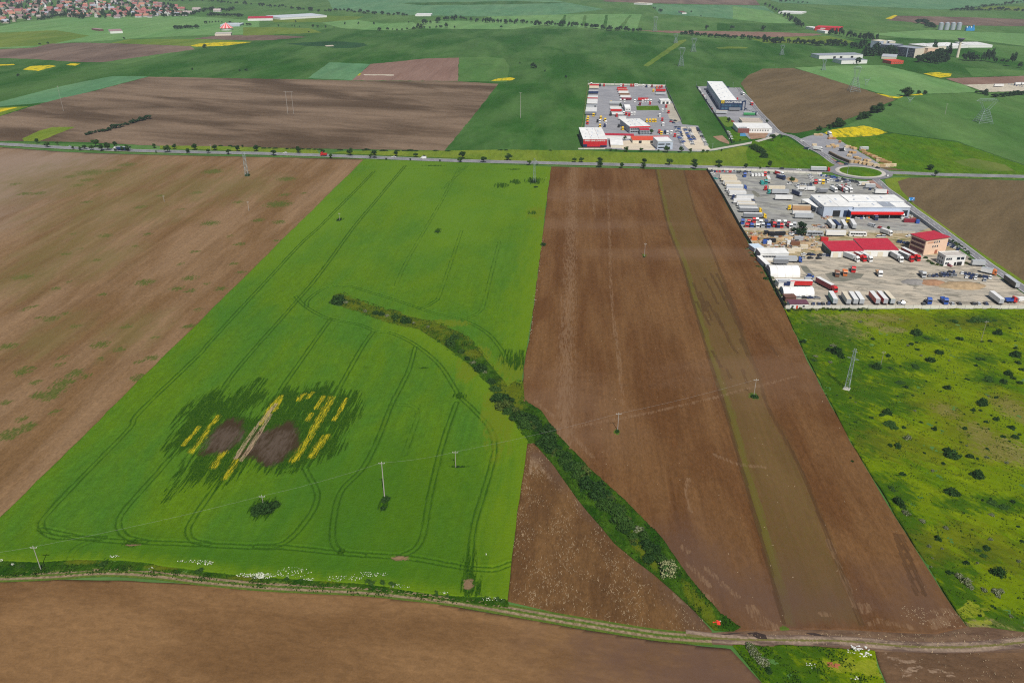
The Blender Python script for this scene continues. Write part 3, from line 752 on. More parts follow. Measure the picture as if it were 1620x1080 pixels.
# ------------------------------------------------------------------ ditch bank, meadow, grass triangle
M_bank = ground_mat('ditch_grass', (.016, .055, .004), (.040, .090, .006), big=(5, 9), mid=(1.2, 2.5), fine=(.4, .7), midamt=.35, fineamt=.4, bump=1.0, bdist=.35, layers=[('olive', (.11, .13, .008), (1.2, 3), 1.2, .4, .75)])
poly_bank = G([(522, 476), (530, 468), (545, 463), (556, 470), (614, 490), (686, 508), (731, 525), (757, 549), (787, 587), (803, 609), (812, 602), (828, 604), (830, 633), (857, 652), (882, 688), (934, 744), (993, 797), (1043, 847), (1088, 911), (1139, 971), (1172, 993), (1160, 999), (1130, 997), (1088, 957), (1033, 908), (972, 860), (912, 788), (877, 738), (845, 701), (834, 702), (818, 678), (793, 644), (770, 608), (740, 580), (700, 550), (660, 524), (620, 514), (560, 494), (528, 481)])
bank_ol = [(*gp('D1', x, y), a, b) for x, y, a, b in ((360, 220, 6, 3), (880, 360, 8, 4), (1350, 740, 8, 8), (1340, 860, 6, 4), (1120, 520, 5, 5), (760, 330, 6, 3))] + [(*gp('H1', 130, 100), 5, 4), (*gp('H1', 130, 30), 5, 6)] + [(*gp('H2', x, y), 1.2, 5) for x, y in ((740, 740), (800, 800), (860, 870), (480, 500), (410, 440), (350, 380), (910, 930))]
def relief(X, Y):
    return .35 + .28 * np.sin(X * .21 + 1.7 * np.sin(Y * .07)) * np.sin(Y * .16 + X * .05) + .16 * np.sin(X * .6 + 2 * np.sin(Y * .3)) * np.sin(Y * .5 + 1.3) + .12 * np.sin(X * 1.3 + Y * .8) * np.sin(Y * 1.1 - X * .4)
grid_field('ditch_bank', poly_bank, .5, .5, M_bank, 0.25, lambda X, Y: dict(olive=np.maximum(blob_mask(X, Y, bank_ol), np.clip((Y - 345) / 60, 0, .56))), lambda X, Y, A: relief(X, Y) * .8 + .1 * rng.standard_normal(X.shape))

M_mead = ground_mat('rough_meadow', (.068, .136, .0015), (.142, .194, .002), big=(14, 40), mid=(2.2, 7), fine=(.4, .8), midamt=.32, fineamt=.35, bump=1.0, bdist=.3, rot=R(38), thr=(.34, .62), layers=[
    ('bright', (.122, .180, .002), (2, 9), 1.3, .4, .85), ('dry', ((.26, .20, .105), (.15, .14, .03)), (1.2, 2.5), 1.8, .35, .75), ('dark', (.026, .078, .004), (2, 5), 1.5, .4, .85), ('rusty', (.115, .110, .008), (2, 6), 1.5, .45, .5), ('wheel', (.23, .25, .02), (.5, 3), 1.0, .3, .8)])
m_bright = [(*gp('M1', x, y), a, b) for x, y, a, b in ((560, 230, 16, 18), (850, 650, 7, 24), (950, 740, 7, 30), (1180, 580, 9, 22), (1300, 760, 12, 20), (1420, 740, 14, 26), (700, 330, 14, 10), (990, 400, 12, 10), (1100, 600, 14, 14), (560, 1000, 10, 14), (140, 170, 10, 14), (1000, 130, 30, 10))] + [(*gp('M2', x, y), a, b) for x, y, a, b in ((620, 220, 9, 9), (950, 220, 8, 12), (1150, 90, 12, 12), (900, 500, 10, 8), (1180, 830, 6, 8), (1250, 800, 8, 10))]
m_dry = [(*gp('M1', x, y), a, b) for x, y, a, b in ((260, 120, 9, 8), (370, 140, 6, 8), (410, 200, 10, 7), (590, 138, 6, 4), (690, 175, 5, 4), (755, 178, 4, 3), (450, 90, 8, 5), (700, 100, 8, 5), (580, 90, 9, 3), (1430, 960, 10, 10), (1500, 700, 6, 10), (1510, 1000, 8, 6), (1060, 705, 5, 6), (1300, 880, 6, 10))] + [(*gp('M2', 1100, 1010), 9, 3), (*gp('M2', 980, 1000), 4, 2)]
m_dark = [(*gp('M1', x, y), a, b) for x, y, a, b in ((260, 220, 20, 26), (420, 470, 10, 12), (180, 380, 6, 14), (480, 830, 9, 20), (560, 590, 16, 12), (760, 520, 12, 7), (860, 420, 10, 6), (1110, 118, 10, 8), (1300, 120, 16, 9), (1340, 505, 9, 7), (1290, 370, 9, 6), (450, 690, 8, 8), (790, 685, 8, 6), (930, 235, 8, 5), (650, 420, 12, 7), (330, 560, 8, 20))] + [(*gp('M2', x, y), a, b) for x, y, a, b in ((440, 140, 8, 9), (1110, 230, 9, 5), (860, 240, 8, 5), (570, 400, 6, 14), (760, 640, 8, 10), (840, 800, 8, 8), (1000, 540, 5, 6), (1240, 980, 10, 5), (650, 560, 5, 12))]
m_rust = [(*gp('M1', x, y), a, b) for x, y, a, b in ((1080, 720, 12, 18), (700, 930, 12, 12), (820, 120, 20, 10), (1200, 130, 20, 8), (1250, 880, 14, 20), (900, 960, 12, 12), (1480, 660, 10, 14))] + [(*gp('M2', x, y), a, b) for x, y, a, b in ((880, 430, 10, 8), (1180, 560, 10, 10), (700, 500, 8, 8))]
m_wheel = [smooth_line(G(pxs('M2', *q))) for q in (((870, 915), (950, 905), (1040, 898)), ((880, 945), (950, 940), (1015, 932)), ((905, 940), (985, 880)), ((940, 990), (1060, 982)), ((880, 925), (940, 855)))]
def mead_attrs(X, Y):
    return dict(bright=blob_mask(X, Y, m_bright), dry=blob_mask(X, Y, m_dry), dark=blob_mask(X, Y, m_dark), rusty=blob_mask(X, Y, m_rust), wheel=np.max([.62 - line_dist(X, Y, q, 5) / 1.1 for q in m_wheel], 0))
poly_mead = G([(1241, 490), (1430, 489.5), (1620, 489), (1860, 488), (1950, 700), (2050, 1000), (1760, 1002), (1620, 1000), (1560, 992), (1532, 992), (1512, 966), (1432, 840), (1347, 700), (1274, 561)])
grid_field('meadow', poly_mead, .8, .55, M_mead, 0.05, mead_attrs, lambda X, Y, A: relief(X, Y) + .06 * rng.standard_normal(X.shape) - .1 * np.clip(A['wheel'], 0, 1), grow=.003)
poly_gtri = G([(1158, 1020), (1200, 1021), (1290, 1023), (1384, 1030), (1388, 1055), (1402, 1086), (1430, 1160), (1480, 1330), (1310, 1330), (1295, 1180), (1206, 1080)])
gt_w = [smooth_line(G(pxs('M3', *q))) for q in (((640, 275), (690, 310), (760, 290), (880, 270)), ((700, 318), (800, 310), (900, 300)), ((830, 322), (910, 335)), ((690, 285), (770, 262)))]
grid_field('grass_patch', poly_gtri, .5, .5, M_mead, 0.05, lambda X, Y: dict(bright=blob_mask(X, Y, [(*gp('M3', 800, 330), 9, 7)]), dry=0 * X, dark=blob_mask(X, Y, [(*gp('M3', 400, 280), 10, 9), (*gp('M3', 560, 220), 9, 4), (*gp('M3', 500, 340), 12, 6)]), rusty=0 * X, wheel=np.max([.62 - line_dist(X, Y, q, 5) / 1.1 for q in gt_w], 0)), lambda X, Y, A: relief(X, Y) * .8 + .06 * rng.standard_normal(X.shape))
# bank of weeds between the wheat and the farm track
grid_field('grass_verge', G([(-300, 885), (-72, 892), (0, 887), (60, 889), (120, 885), (190, 886), (330, 904), (420, 913), (560, 922), (640, 933), (720, 943), (803, 948), (806, 962), (720, 952), (640, 942), (560, 932), (420, 924), (330, 913), (240, 904), (150, 903), (60, 910), (0, 912), (-300, 914)]), .5, .4, M_bank, 0.10, lambda X, Y: dict(olive=blob_mask(X, Y, [(*gp('B2', x, y), 4, 1.5) for x, y in ((250, 270), (500, 300), (700, 280), (1500, 400), (900, 330))] + [(*gp('B1', x, y), 5, 1.2) for x, y in ((1000, 225), (1250, 215), (500, 190), (1500, 290))])), lambda X, Y, A: .5 * relief(X, Y) + .12 * rng.standard_normal(X.shape), skirt=False)

# ------------------------------------------------------------------ farm track, highway, side roads
q = NT('farm_track_dirt', .95, .1)
ac = q.attr('across')
nz = q.noise(q.pos(1.0, 1.0), 5, .65)
nl = q.noise(q.pos(9, 9), 3, .6)
aa = q.math('ADD', q.math('ABSOLUTE', ac), q.math('MULTIPLY', q.math('SUBTRACT', nz, .5), .35))
rutm = q.math('MULTIPLY', q.rng(aa, .1, .32), q.rng(aa, .72, .52))
gr = q.mix(q.rng(nz, .3, .7), (.045, .095, .010), (.10, .135, .018))
dirt = q.mix(q.rng(nz, .3, .7), (.13, .088, .050), (.29, .215, .140))
keepr = q.math('MULTIPLY', rutm, q.rng(q.math('ADD', q.math('MULTIPLY', q.attr('along'), .012), q.math('MULTIPLY', nl, 1.0)), .42, .7, .55, 1.0))
q.col(q.mix(keepr, gr, dirt))
q.bump(nz, .8, .15)
tr_px = [(-300, 908), (-100, 914), (0, 913), (60, 911), (110, 908), (150, 905), (200, 905), (260, 910), (330, 919), (420, 927), (500, 931), (581, 935), (640, 941), (693, 947), (760, 957), (820, 968), (930, 987), (1030, 1003), (1090, 1009), (1125, 1011)]
strip('farm_track', smooth_line(G(tr_px), 5), 4.7, q.m, 0.16, 9, zf=lambda t: .10 - .10 * abs(t))
q = NT('worn_track_dirt', .95, .1)
ac = q.attr('across')
nz = q.noise(q.pos(1.0, 1.0), 5, .65)
nb = q.noise(q.pos(10, 2.0), 5, .6)
dirt = q.mix(q.rng(nb, .35, .6), (.100, .066, .050), (.26, .19, .14))
dirt = q.mix(1.0, dirt, q.grey(q.rng(nz, .3, .7, .75, 1.2)), 'MULTIPLY')
aa = q.math('ADD', q.math('ABSOLUTE', ac), q.math('MULTIPLY', q.math('SUBTRACT', nz, .5), .5))
dirt = q.mix(q.rng(aa, .28, .08), dirt, (.13, .12, .035))
q.col(q.mix(q.rng(aa, .7, 1.0), dirt, (.115, .072, .052)))
q.bump(nz, .8, .15)
strip('farm_track', smooth_line(G([(1085, 1004), (1125, 1009), (1180, 1012), (1260, 1013), (1325, 1014), (1380, 1018), (1421, 1022), (1470, 1024), (1517, 1024), (1570, 1021), (1620, 1016), (1760, 1000), (1950, 975)]), 5), 4.2, q.m, 0.19, 9, zf=lambda t: .06 - .06 * abs(t))
flat('bare_headland', [(1125, 1001), (1165, 998), (1180, 996), (1300, 994), (1400, 998), (1480, 1001), (1530, 990), (1560, 990), (1620, 998), (1760, 1000), (1950, 1000), (1950, 1010), (1620, 1032), (1500, 1033), (1384, 1031), (1290, 1024), (1158, 1021), (1110, 1018)], soil('headland_soil', (0.0945, 0.057, 0.0364), (0.1485, 0.0935, 0.0574), big=(3, 12), mid=(1, 4), fine=(.4, .8), rot=R(88)), 0.15)
for pts in (((255, 130), (300, 125), (345, 138), (355, 160), (310, 158)), ((540, 128), (590, 130), (650, 145), (580, 142)), ((100, 140), (180, 130), (245, 128), (170, 138))):
    flat('puddle_mud', G(pxs('M3', *pts)), plain('wet_mud', (.045, .030, .024), .35, 0, .3, 1.0), 0.262, world=True)

asphalt = NT('asphalt', .9, .25)
na = asphalt.noise(asphalt.pos(.6, .6), 4, .7)
nb = asphalt.noise(asphalt.pos(14, 14), 4, .6)
ca_ = asphalt.mix(asphalt.rng(nb, .35, .65), (.165, .165, .180), (.225, .222, .232))
ca_ = asphalt.mix(1.0, ca_, asphalt.grey(asphalt.rng(na, .3, .7, .85, 1.12)), 'MULTIPLY')
wk = asphalt.math('ABSOLUTE', asphalt.math('SUBTRACT', asphalt.math('ABSOLUTE', asphalt.attr('across')), .42))
asphalt.col(asphalt.mix(asphalt.rng(wk, .16, .02, 0, .3), ca_, (.13, .13, .145)))
M_asph = asphalt.m
M_line = plain('road_paint', (.72, .72, .70), .7)
M_conc = plain('pale_concrete', (.50, .47, .42), .85, 0, .2, 3)
hw_px = [(-260, 224), (-120, 226), (0, 228.6), (60, 232), (120, 235), (180, 237.5), (240, 239.5), (320, 241.5), (400, 243), (500, 246), (600, 250), (700, 254), (780, 256.3), (880, 258.7), (980, 261), (1080, 264), (1160, 266), (1230, 268.5), (1280, 270.3), (1326, 271.5)]
hw = smooth_line(G(hw_px), 5)
def road(name, line, width, z, centre=True):
    o = strip(name, line, width, M_asph, z, 9)
    L = np.array(line)
    mk = MB()
    segs = [offset_line(L, width / 2 - .5), offset_line(L, -(width / 2 - .5))]
    for s_ in segs:
        a, b = offset_line(s_, .12), offset_line(s_, -.12)
        for i in range(len(s_) - 1):
            mk.poly([(*a[i], z + .008), (*b[i], z + .008), (*b[i + 1], z + .008), (*a[i + 1], z + .008)], [(0, 1, 2, 3)])
    if centre:
        al = np.concatenate([[0], np.cumsum(np.linalg.norm(np.diff(L, axis=0), axis=1))])
        for s0 in np.arange(0, al[-1] - 5, 9.0):
            pa = [np.interp(t, al, L[:, 0]) for t in (s0, s0 + 4)]
            pb = [np.interp(t, al, L[:, 1]) for t in (s0, s0 + 4)]
            dx, dy = pa[1] - pa[0], pb[1] - pb[0]
            n_ = math.hypot(dx, dy) + 1e-9
            ox, oy = -dy / n_ * .1, dx / n_ * .1
            mk.poly([(pa[0] - ox, pb[0] - oy, z + .008), (pa[1] - ox, pb[1] - oy, z + .008), (pa[1] + ox, pb[1] + oy, z + .008), (pa[0] + ox, pb[0] + oy, z + .008)], [(0, 1, 2, 3)])
    m_ = put('road_marking', mk.build('road_marking', M_line), parent=o)
    m_['kind'] = 'structure'
    return o
M_rv = gm('roadside_grass', (.045, .115, .012), (.095, .165, .020), big=(8, 20), mid=(2, 6), fine=(.6, 1.2), midamt=.35, fineamt=.35)
strip('road_verge', hw, 15, M_rv, 0.70 - .34, 5, zf=lambda t: -.14 * abs(t))
road('highway', hw, 10.8, 0.40)
hw2 = smooth_line(G([(1399, 273.2), (1430, 274.3), (1470, 276), (1500, 277.2), (1560, 278.6), (1620, 280), (1760, 284), (1950, 289)]), 4)
strip('road_verge', hw2, 20, M_rv, 0.36, 5, zf=lambda t: -.14 * abs(t))
road('highway', hw2, 10.0, 0.40)
nw = smooth_line(G([(1334, 263), (1322, 259), (1299, 242.5), (1278, 232), (1264, 222), (1252, 215.5), (1237, 212), (1227, 206), (1216.5, 194.5), (1198, 175.6), (1185.7, 159.5), (1175.8, 149), (1167, 139)]), 4)
road('side_road', nw, 7.5, 0.30)
br = smooth_line(G([(1233, 210), (1222, 216), (1213, 220), (1190, 226), (1163, 231), (1140, 235), (1126, 237.5), (1109, 238.5), (1095, 238)]), 4)
strip('side_road', br, 6.0, M_conc, 0.28, 5)
se = smooth_line(G([(1383, 283), (1390, 288), (1398, 296), (1407, 303), (1420, 312), (1444, 331), (1471, 350), (1506, 376), (1534, 397), (1565, 420), (1602, 445), (1625, 461), (1680, 500), (1740, 545)]), 4)
road('side_road', se, 7.0, 0.30)
# roundabout
RB = np.array(g(1361, 272.3))
def ring(name, r0, r1, mat, z, n=64, cz=0.0, kind='structure'):
    v, f = [], []
    for k in range(n):
        a = 2 * math.pi * k / n
        for r_ in (r0, r1):
            v.append((RB[0] + r_ * math.cos(a), RB[1] + r_ * math.sin(a), z if r_ == r1 else z + cz))
        b = (2 * k, 2 * k + 1, (2 * k + 3) % (2 * n), (2 * k + 2) % (2 * n))
        f.append(b)
    return struct(name, new_mesh(name, v, f, [mat]), kind)
ring('roundabout_road', 0.0, 27.0, M_asph, 0.412)
ring('roundabout_kerb', 17.9, 21.4, M_conc, 0.46, cz=.1)
ring('roundabout_island', 0.01, 18.2, M_grass, 0.50, cz=1.0)
for fr, pts in (('P7', ((905, 575), (975, 570), (1010, 582), (900, 545), (830, 508), (800, 500))), ('P4', ((625, 282), (700, 280), (790, 345), (840, 400), (800, 395), (700, 330)))):
    P = G(pxs(fr, *pts))
    flat('traffic_island', P, plain('red_paving', (.34, .20, .16), .85, 0, .2, 1), 0.50, world=True, skirt=.12)
# ------------------------------------------------------------------ yards
def yard_mat(name, c1, c2, wet, big=(8, 22), **k):
    q = NT(name, .9, .2)
    nb = q.noise(q.pos(big[0], big[1], R(60)), 5, .62, .6)
    ns = q.noise(q.pos(3.5, 14, R(80)), 5, .65, 1.2)
    nf = q.noise(q.pos(.5, .5), 4, .7)
    c = q.mix(q.rng(nb, .35, .65), c1, c2)
    c = q.mix(q.rng(ns, .50, .60, 0, k.get('wetamt', .7)), c, wet)
    q.col(q.mix(1.0, c, q.grey(q.rng(nf, .3, .7, .82, 1.15)), 'MULTIPLY'))
    q.bump(nf, .4, .1)
    return q.m
M_yA = yard_mat('truck_yard_gravel', (.245, .245, .240), (.345, .345, .305), (.110, .105, .100), wetamt=.6)
M_yM = yard_mat('scrap_yard_dirt', (.300, .225, .125), (.420, .350, .230), (.120, .125, .030), big=(5, 12), wetamt=.8)
M_yL = yard_mat('lower_yard_gravel', (.330, .300, .245), (.480, .420, .330), (.150, .138, .112), big=(7, 20), wetamt=.7)
M_yB = yard_mat('truck_depot_asphalt', (.235, .238, .260), (.300, .300, .318), (.180, .180, .195), wetamt=.4)
M_sand = yard_mat('sandy_lot', (.52, .45, .35), (.62, .54, .42), (.42, .37, .29), wetamt=.4)
flat('yard_gravel', [(1119, 269), (1180, 270.5), (1260, 274), (1310, 277), (1345, 283), (1376, 290), (1395, 299), (1412, 312), (1438, 332), (1462, 350), (1474, 359), (1448, 369), (1380, 366.5), (1290, 366.5), (1175, 363.5)], M_yA, 0.05)
flat('yard_dirt', [(1175, 363.5), (1290, 366.5), (1380, 366.5), (1448, 369), (1474, 359), (1500, 380), (1520, 397), (1500, 404), (1420, 402), (1320, 404), (1240, 408), (1200, 406)], M_yM, 0.05)
flat('yard_gravel', [(1200, 406), (1240, 408), (1320, 404), (1420, 402), (1500, 404), (1520, 397), (1560, 424), (1598, 450), (1624, 468), (1650, 488), (1242, 488)], M_yL, 0.05)
for pts in ((('P3'), (605, 400), (640, 398), (700, 440), (715, 470), (680, 480), (640, 450)), (('P5'), (970, 600), (1060, 580), (1300, 590), (1420, 600), (1380, 650), (1180, 690), (1040, 680)), (('P6'), (340, 650), (420, 625), (520, 640), (500, 690), (400, 690)), (('P6'), (940, 655), (1150, 650), (1160, 680), (1000, 690)), ('P5', (690, 505), (760, 510), (860, 620), (800, 640), (720, 560))):
    flat('yard_stain', G(pxs(pts[0], *pts[1:])), yard_mat('damp_gravel', (.150, .150, .120), (.210, .200, .165), (.10, .10, .075)) if 'damp_gravel' not in MATS else MATS['damp_gravel'], 0.058, world=True)
flat('yard_asphalt', pxs('P1', (205, 680), (270, 130), (1262, 135), (1310, 300), (1370, 360), (1380, 440), (1460, 580), (1490, 640), (1700, 660), (1790, 980), (1720, 1000), (1380, 990), (700, 975), (470, 960)), M_yB, 0.19)
flat('sandy_forecourt', pxs('P1', (700, 860), (850, 845), (1130, 850), (1130, 975), (800, 975), (700, 960)), M_sand, 0.198)
flat('car_park_gravel', pxs('P2', (300, 660), (480, 655), (530, 700), (655, 915), (690, 950), (560, 965), (420, 960), (350, 900)), M_sand, 0.198)
flat('dirt_lot', pxs('P1', (1270, 370), (1370, 365), (1385, 430), (1480, 590), (1400, 620), (1320, 560), (1280, 470)), yard_mat('dusty_lot', (.36, .33, .28), (.44, .40, .33), (.28, .26, .2)), 0.198)
flat('lawn', pxs('P1', (885, 400), (1170, 395), (1195, 455), (890, 455)), M_grass, 0.20)
flat('yard_asphalt', pxs('P2', (497, 140), (640, 135), (900, 150), (1030, 160), (1100, 240), (1200, 340), (1340, 480), (1440, 600), (1540, 740), (1520, 770), (1180, 810), (1000, 650), (940, 560), (770, 525), (700, 470)), M_yB, 0.19)
flat('grass_patch', pxs('P2', (775, 530), (880, 525), (960, 570), (990, 640), (900, 660), (860, 640)), M_olive, 0.2)
flat('lawn', pxs('P2', (880, 700), (1000, 690), (1060, 740), (1150, 800), (1180, 820), (980, 850)), M_grass, 0.2)
flat('bare_lot', pxs('P2', (1150, 730), (1430, 725), (1380, 800), (1200, 815)), yard_mat('reddish_soil', (.28, .16, .10), (.34, .22, .14), (.2, .12, .08)), 0.2)
flat('bare_lot', pxs('P2', (710, 780), (830, 765), (920, 850), (920, 880), (800, 840)), MATS['reddish_soil'], 0.19)
flat('timber_yard_asphalt', pxs('P7', (455, 285), (560, 250), (700, 215), (740, 225), (900, 300), (1130, 400), (1330, 500), (1520, 580), (1480, 600), (1250, 600), (1010, 560), (880, 510), (700, 430), (560, 360)), M_yB, 0.2)
flat('bare_headland', pxs('P7', (1500, 570), (1620, 620), (1750, 670), (1540, 655), (1330, 605), (1480, 600)), MATS['side_ploughed_soil'], 0.21)
flat('ploughed_field', [(1412, 282), (1470, 281), (1620, 286), (1800, 291), (1950, 300), (1950, 640), (1760, 545), (1640, 462), (1620, 450), (1560, 410), (1510, 372), (1450, 330), (1425, 310), (1408, 297)], M_brownright, 0.10)
flat('road_margin', [(1399, 284), (1415, 281), (1440, 281), (1420, 287), (1425, 300), (1445, 322), (1480, 347), (1560, 405), (1640, 458), (1640, 464), (1560, 412), (1505, 372), (1450, 331), (1420, 308), (1404, 296)], M_verge, 0.115)

# ------------------------------------------------------------------ walls and fences
def wall(name, label, pts, h, thick, panel, mat, z=0.0, cat='wall', post=None):
    L = G(pts)
    root = thing(name, label, cat, (*L[0], z))
    seen = {}
    for a, b in zip(L[:-1], L[1:]):
        ln = float(np.hypot(*(b - a)))
        an = math.atan2(b[1] - a[1], b[0] - a[0])
        n = max(1, round(ln / panel))
        w_ = round(ln / n, 2)
        if w_ not in seen:
            mb = MB()
            mb.box(.06, w_ - .06, -thick / 2, thick / 2, 0, h)
            mp_ = MB()
            mp_.box(-.1, .1, -thick / 2 - .04, thick / 2 + .04, 0, h + .12)
            seen[w_] = mb.build('wall_panel', mat), mp_.build('post', post or mat)
        for k in range(n):
            p = a + (b - a) * k / n - L[0]
            put('panel', seen[w_][0], (p[0], p[1], 0), an, root)
            if post:
                put('post', seen[w_][1], (p[0], p[1], 0), an, root)
    return root
M_wallw = plain('white_concrete_wall', (.62, .59, .53), .85, 0, .15, 2)
M_wallg = plain('grey_concrete_wall', (.45, .42, .36), .85, 0, .2, 2)
M_fence = plain('dark_green_fence', (.050, .085, .065), .7, 0, .2, 2)
M_fenceg = plain('grey_mesh_fence', (.25, .27, .28), .7, 0, .2, 2)
wall('boundary_wall', 'long white concrete panel wall between the lower yard and the rough meadow', [(1242.5, 488.5), (1430, 488.5), (1650, 488.5)], 2.2, .18, 5.0, M_wallw, .05)
wall('boundary_wall', 'pale concrete wall across the yard between truck park and scrap dirt', pxs('P5', (20, 98), (300, 108), (640, 112)) + pxs('P4', (-60, 880), (400, 905), (900, 918), (1215, 925)), 2.0, .18, 5.0, M_wallg, .05)
wall('boundary_wall', 'pale wall along the highway behind the row of parked cars', [(1118, 268.6), (1180, 270.2), (1215, 271.5), (1245, 273.2), (1275, 274.6), (1300, 276.2)], 2.0, .18, 5.0, M_wallw, .05)
wall('mesh_fence', 'dark green fence between the right ploughed field and the truck yard', [(1118, 268.8), (1145, 313), (1173, 364), (1200, 407), (1241, 488)], 2.4, .10, 6.0, M_fence, .05, 'fence')
wall('mesh_fence', 'dark mesh fence along the side road beside the yards', [(1408, 313), (1440, 338), (1474, 363), (1515, 396)], 2.2, .10, 6.0, M_fenceg, .05, 'fence')
wall('boundary_wall', 'pale wall behind the trucks along the back of the red-signed depot', pxs('P1', (248, 118), (600, 124), (940, 132), (1268, 142)), 2.2, .2, 6.0, M_wallw, .19)
wall('mesh_fence', 'yellowish fence on the left side of the red-signed depot', pxs('P1', (248, 118), (215, 380), (180, 640), (165, 700)), 2.0, .1, 6.0, plain('yellow_fence', (.45, .40, .12), .7), .19, 'fence')
wall('mesh_fence', 'thin grey fence on the right side of the red-signed depot', pxs('P1', (1268, 142), (1340, 300), (1400, 440), (1480, 600)), 2.0, .1, 6.0, M_fenceg, .19, 'fence')
wall('mesh_fence', 'dark fence on the left side of the white warehouse compound', pxs('P2', (497, 135), (600, 300), (740, 510), (860, 690), (960, 870)), 2.2, .1, 6.0, M_fence, .19, 'fence')
wall('low_wall', 'white plinth wall below the red front of the signed hall', pxs('P1', (122, 968), (478, 968)), 1.2, .3, 6.0, M_wallw, .19)
wall('timber_wall', 'long dark brown stacked timber wall at the timber yard edge', pxs('P7', (785, 448), (880, 500), (1015, 555)), 2.6, 1.6, 5.5, plain('weathered_timber', (.16, .11, .07), .9, 0, .3, .8), .2)

# ------------------------------------------------------------------ buildings
M_white = plain('white_sheet', (.74, .74, .72), .5, 0, .06, 6)
M_whroof = plain('white_roof', (.78, .78, .76), .55, 0, .16, 5)
M_offw = plain('cream_wall', (.66, .60, .48), .8, 0, .1, 3)
M_greyw = plain('grey_cladding', (.36, .39, .44), .5, 0, .1, 4)
M_bluegrey = plain('blue_grey_cladding', (.44, .50, .60), .5, 0, .1, 4)
M_navy = plain('navy_cladding', (.018, .035, .085), .35, 0, .2, 4)
M_red = plain('red_cladding', (.56, .018, .025), .5, 0, .12, 4)
M_redroof = plain('crimson_roof', (.42, .020, .042), .6, 0, .14, 3)
M_orangeroof = plain('orange_red_roof', (.60, .075, .035), .6, 0, .14, 3)
M_dark = plain('dark_opening', (.018, .019, .022), .6, 0, .2, 3)
M_glass = plain('window_glass', (.020, .030, .045), .12, 0, .3, 2, .6)
M_salmon = plain('salmon_render', (.74, .52, .38), .85, 0, .08, 3)
M_pinkw = plain('pale_pink_render', (.46, .33, .33), .85, 0, .1, 3)
M_greyroof = plain('grey_roof', (.30, .33, .38), .6, 0, .12, 4)
M_brown = plain('brown_roof', (.16, .075, .055), .8, 0, .2, 3)
M_purple = plain('plum_roof', (.130, .050, .075), .7, 0, .15, 3)
M_yellow = plain('bright_yellow_panel', (.80, .60, .02), .5)
M_frame = plain('white_window_frame', (.65, .65, .65), .5)
M_tyre = plain('black_rubber', (.018, .018, .018), .85)
M_blue = plain('pool_blue', (.03, .30, .55), .15, 0, .2, 2, .6)

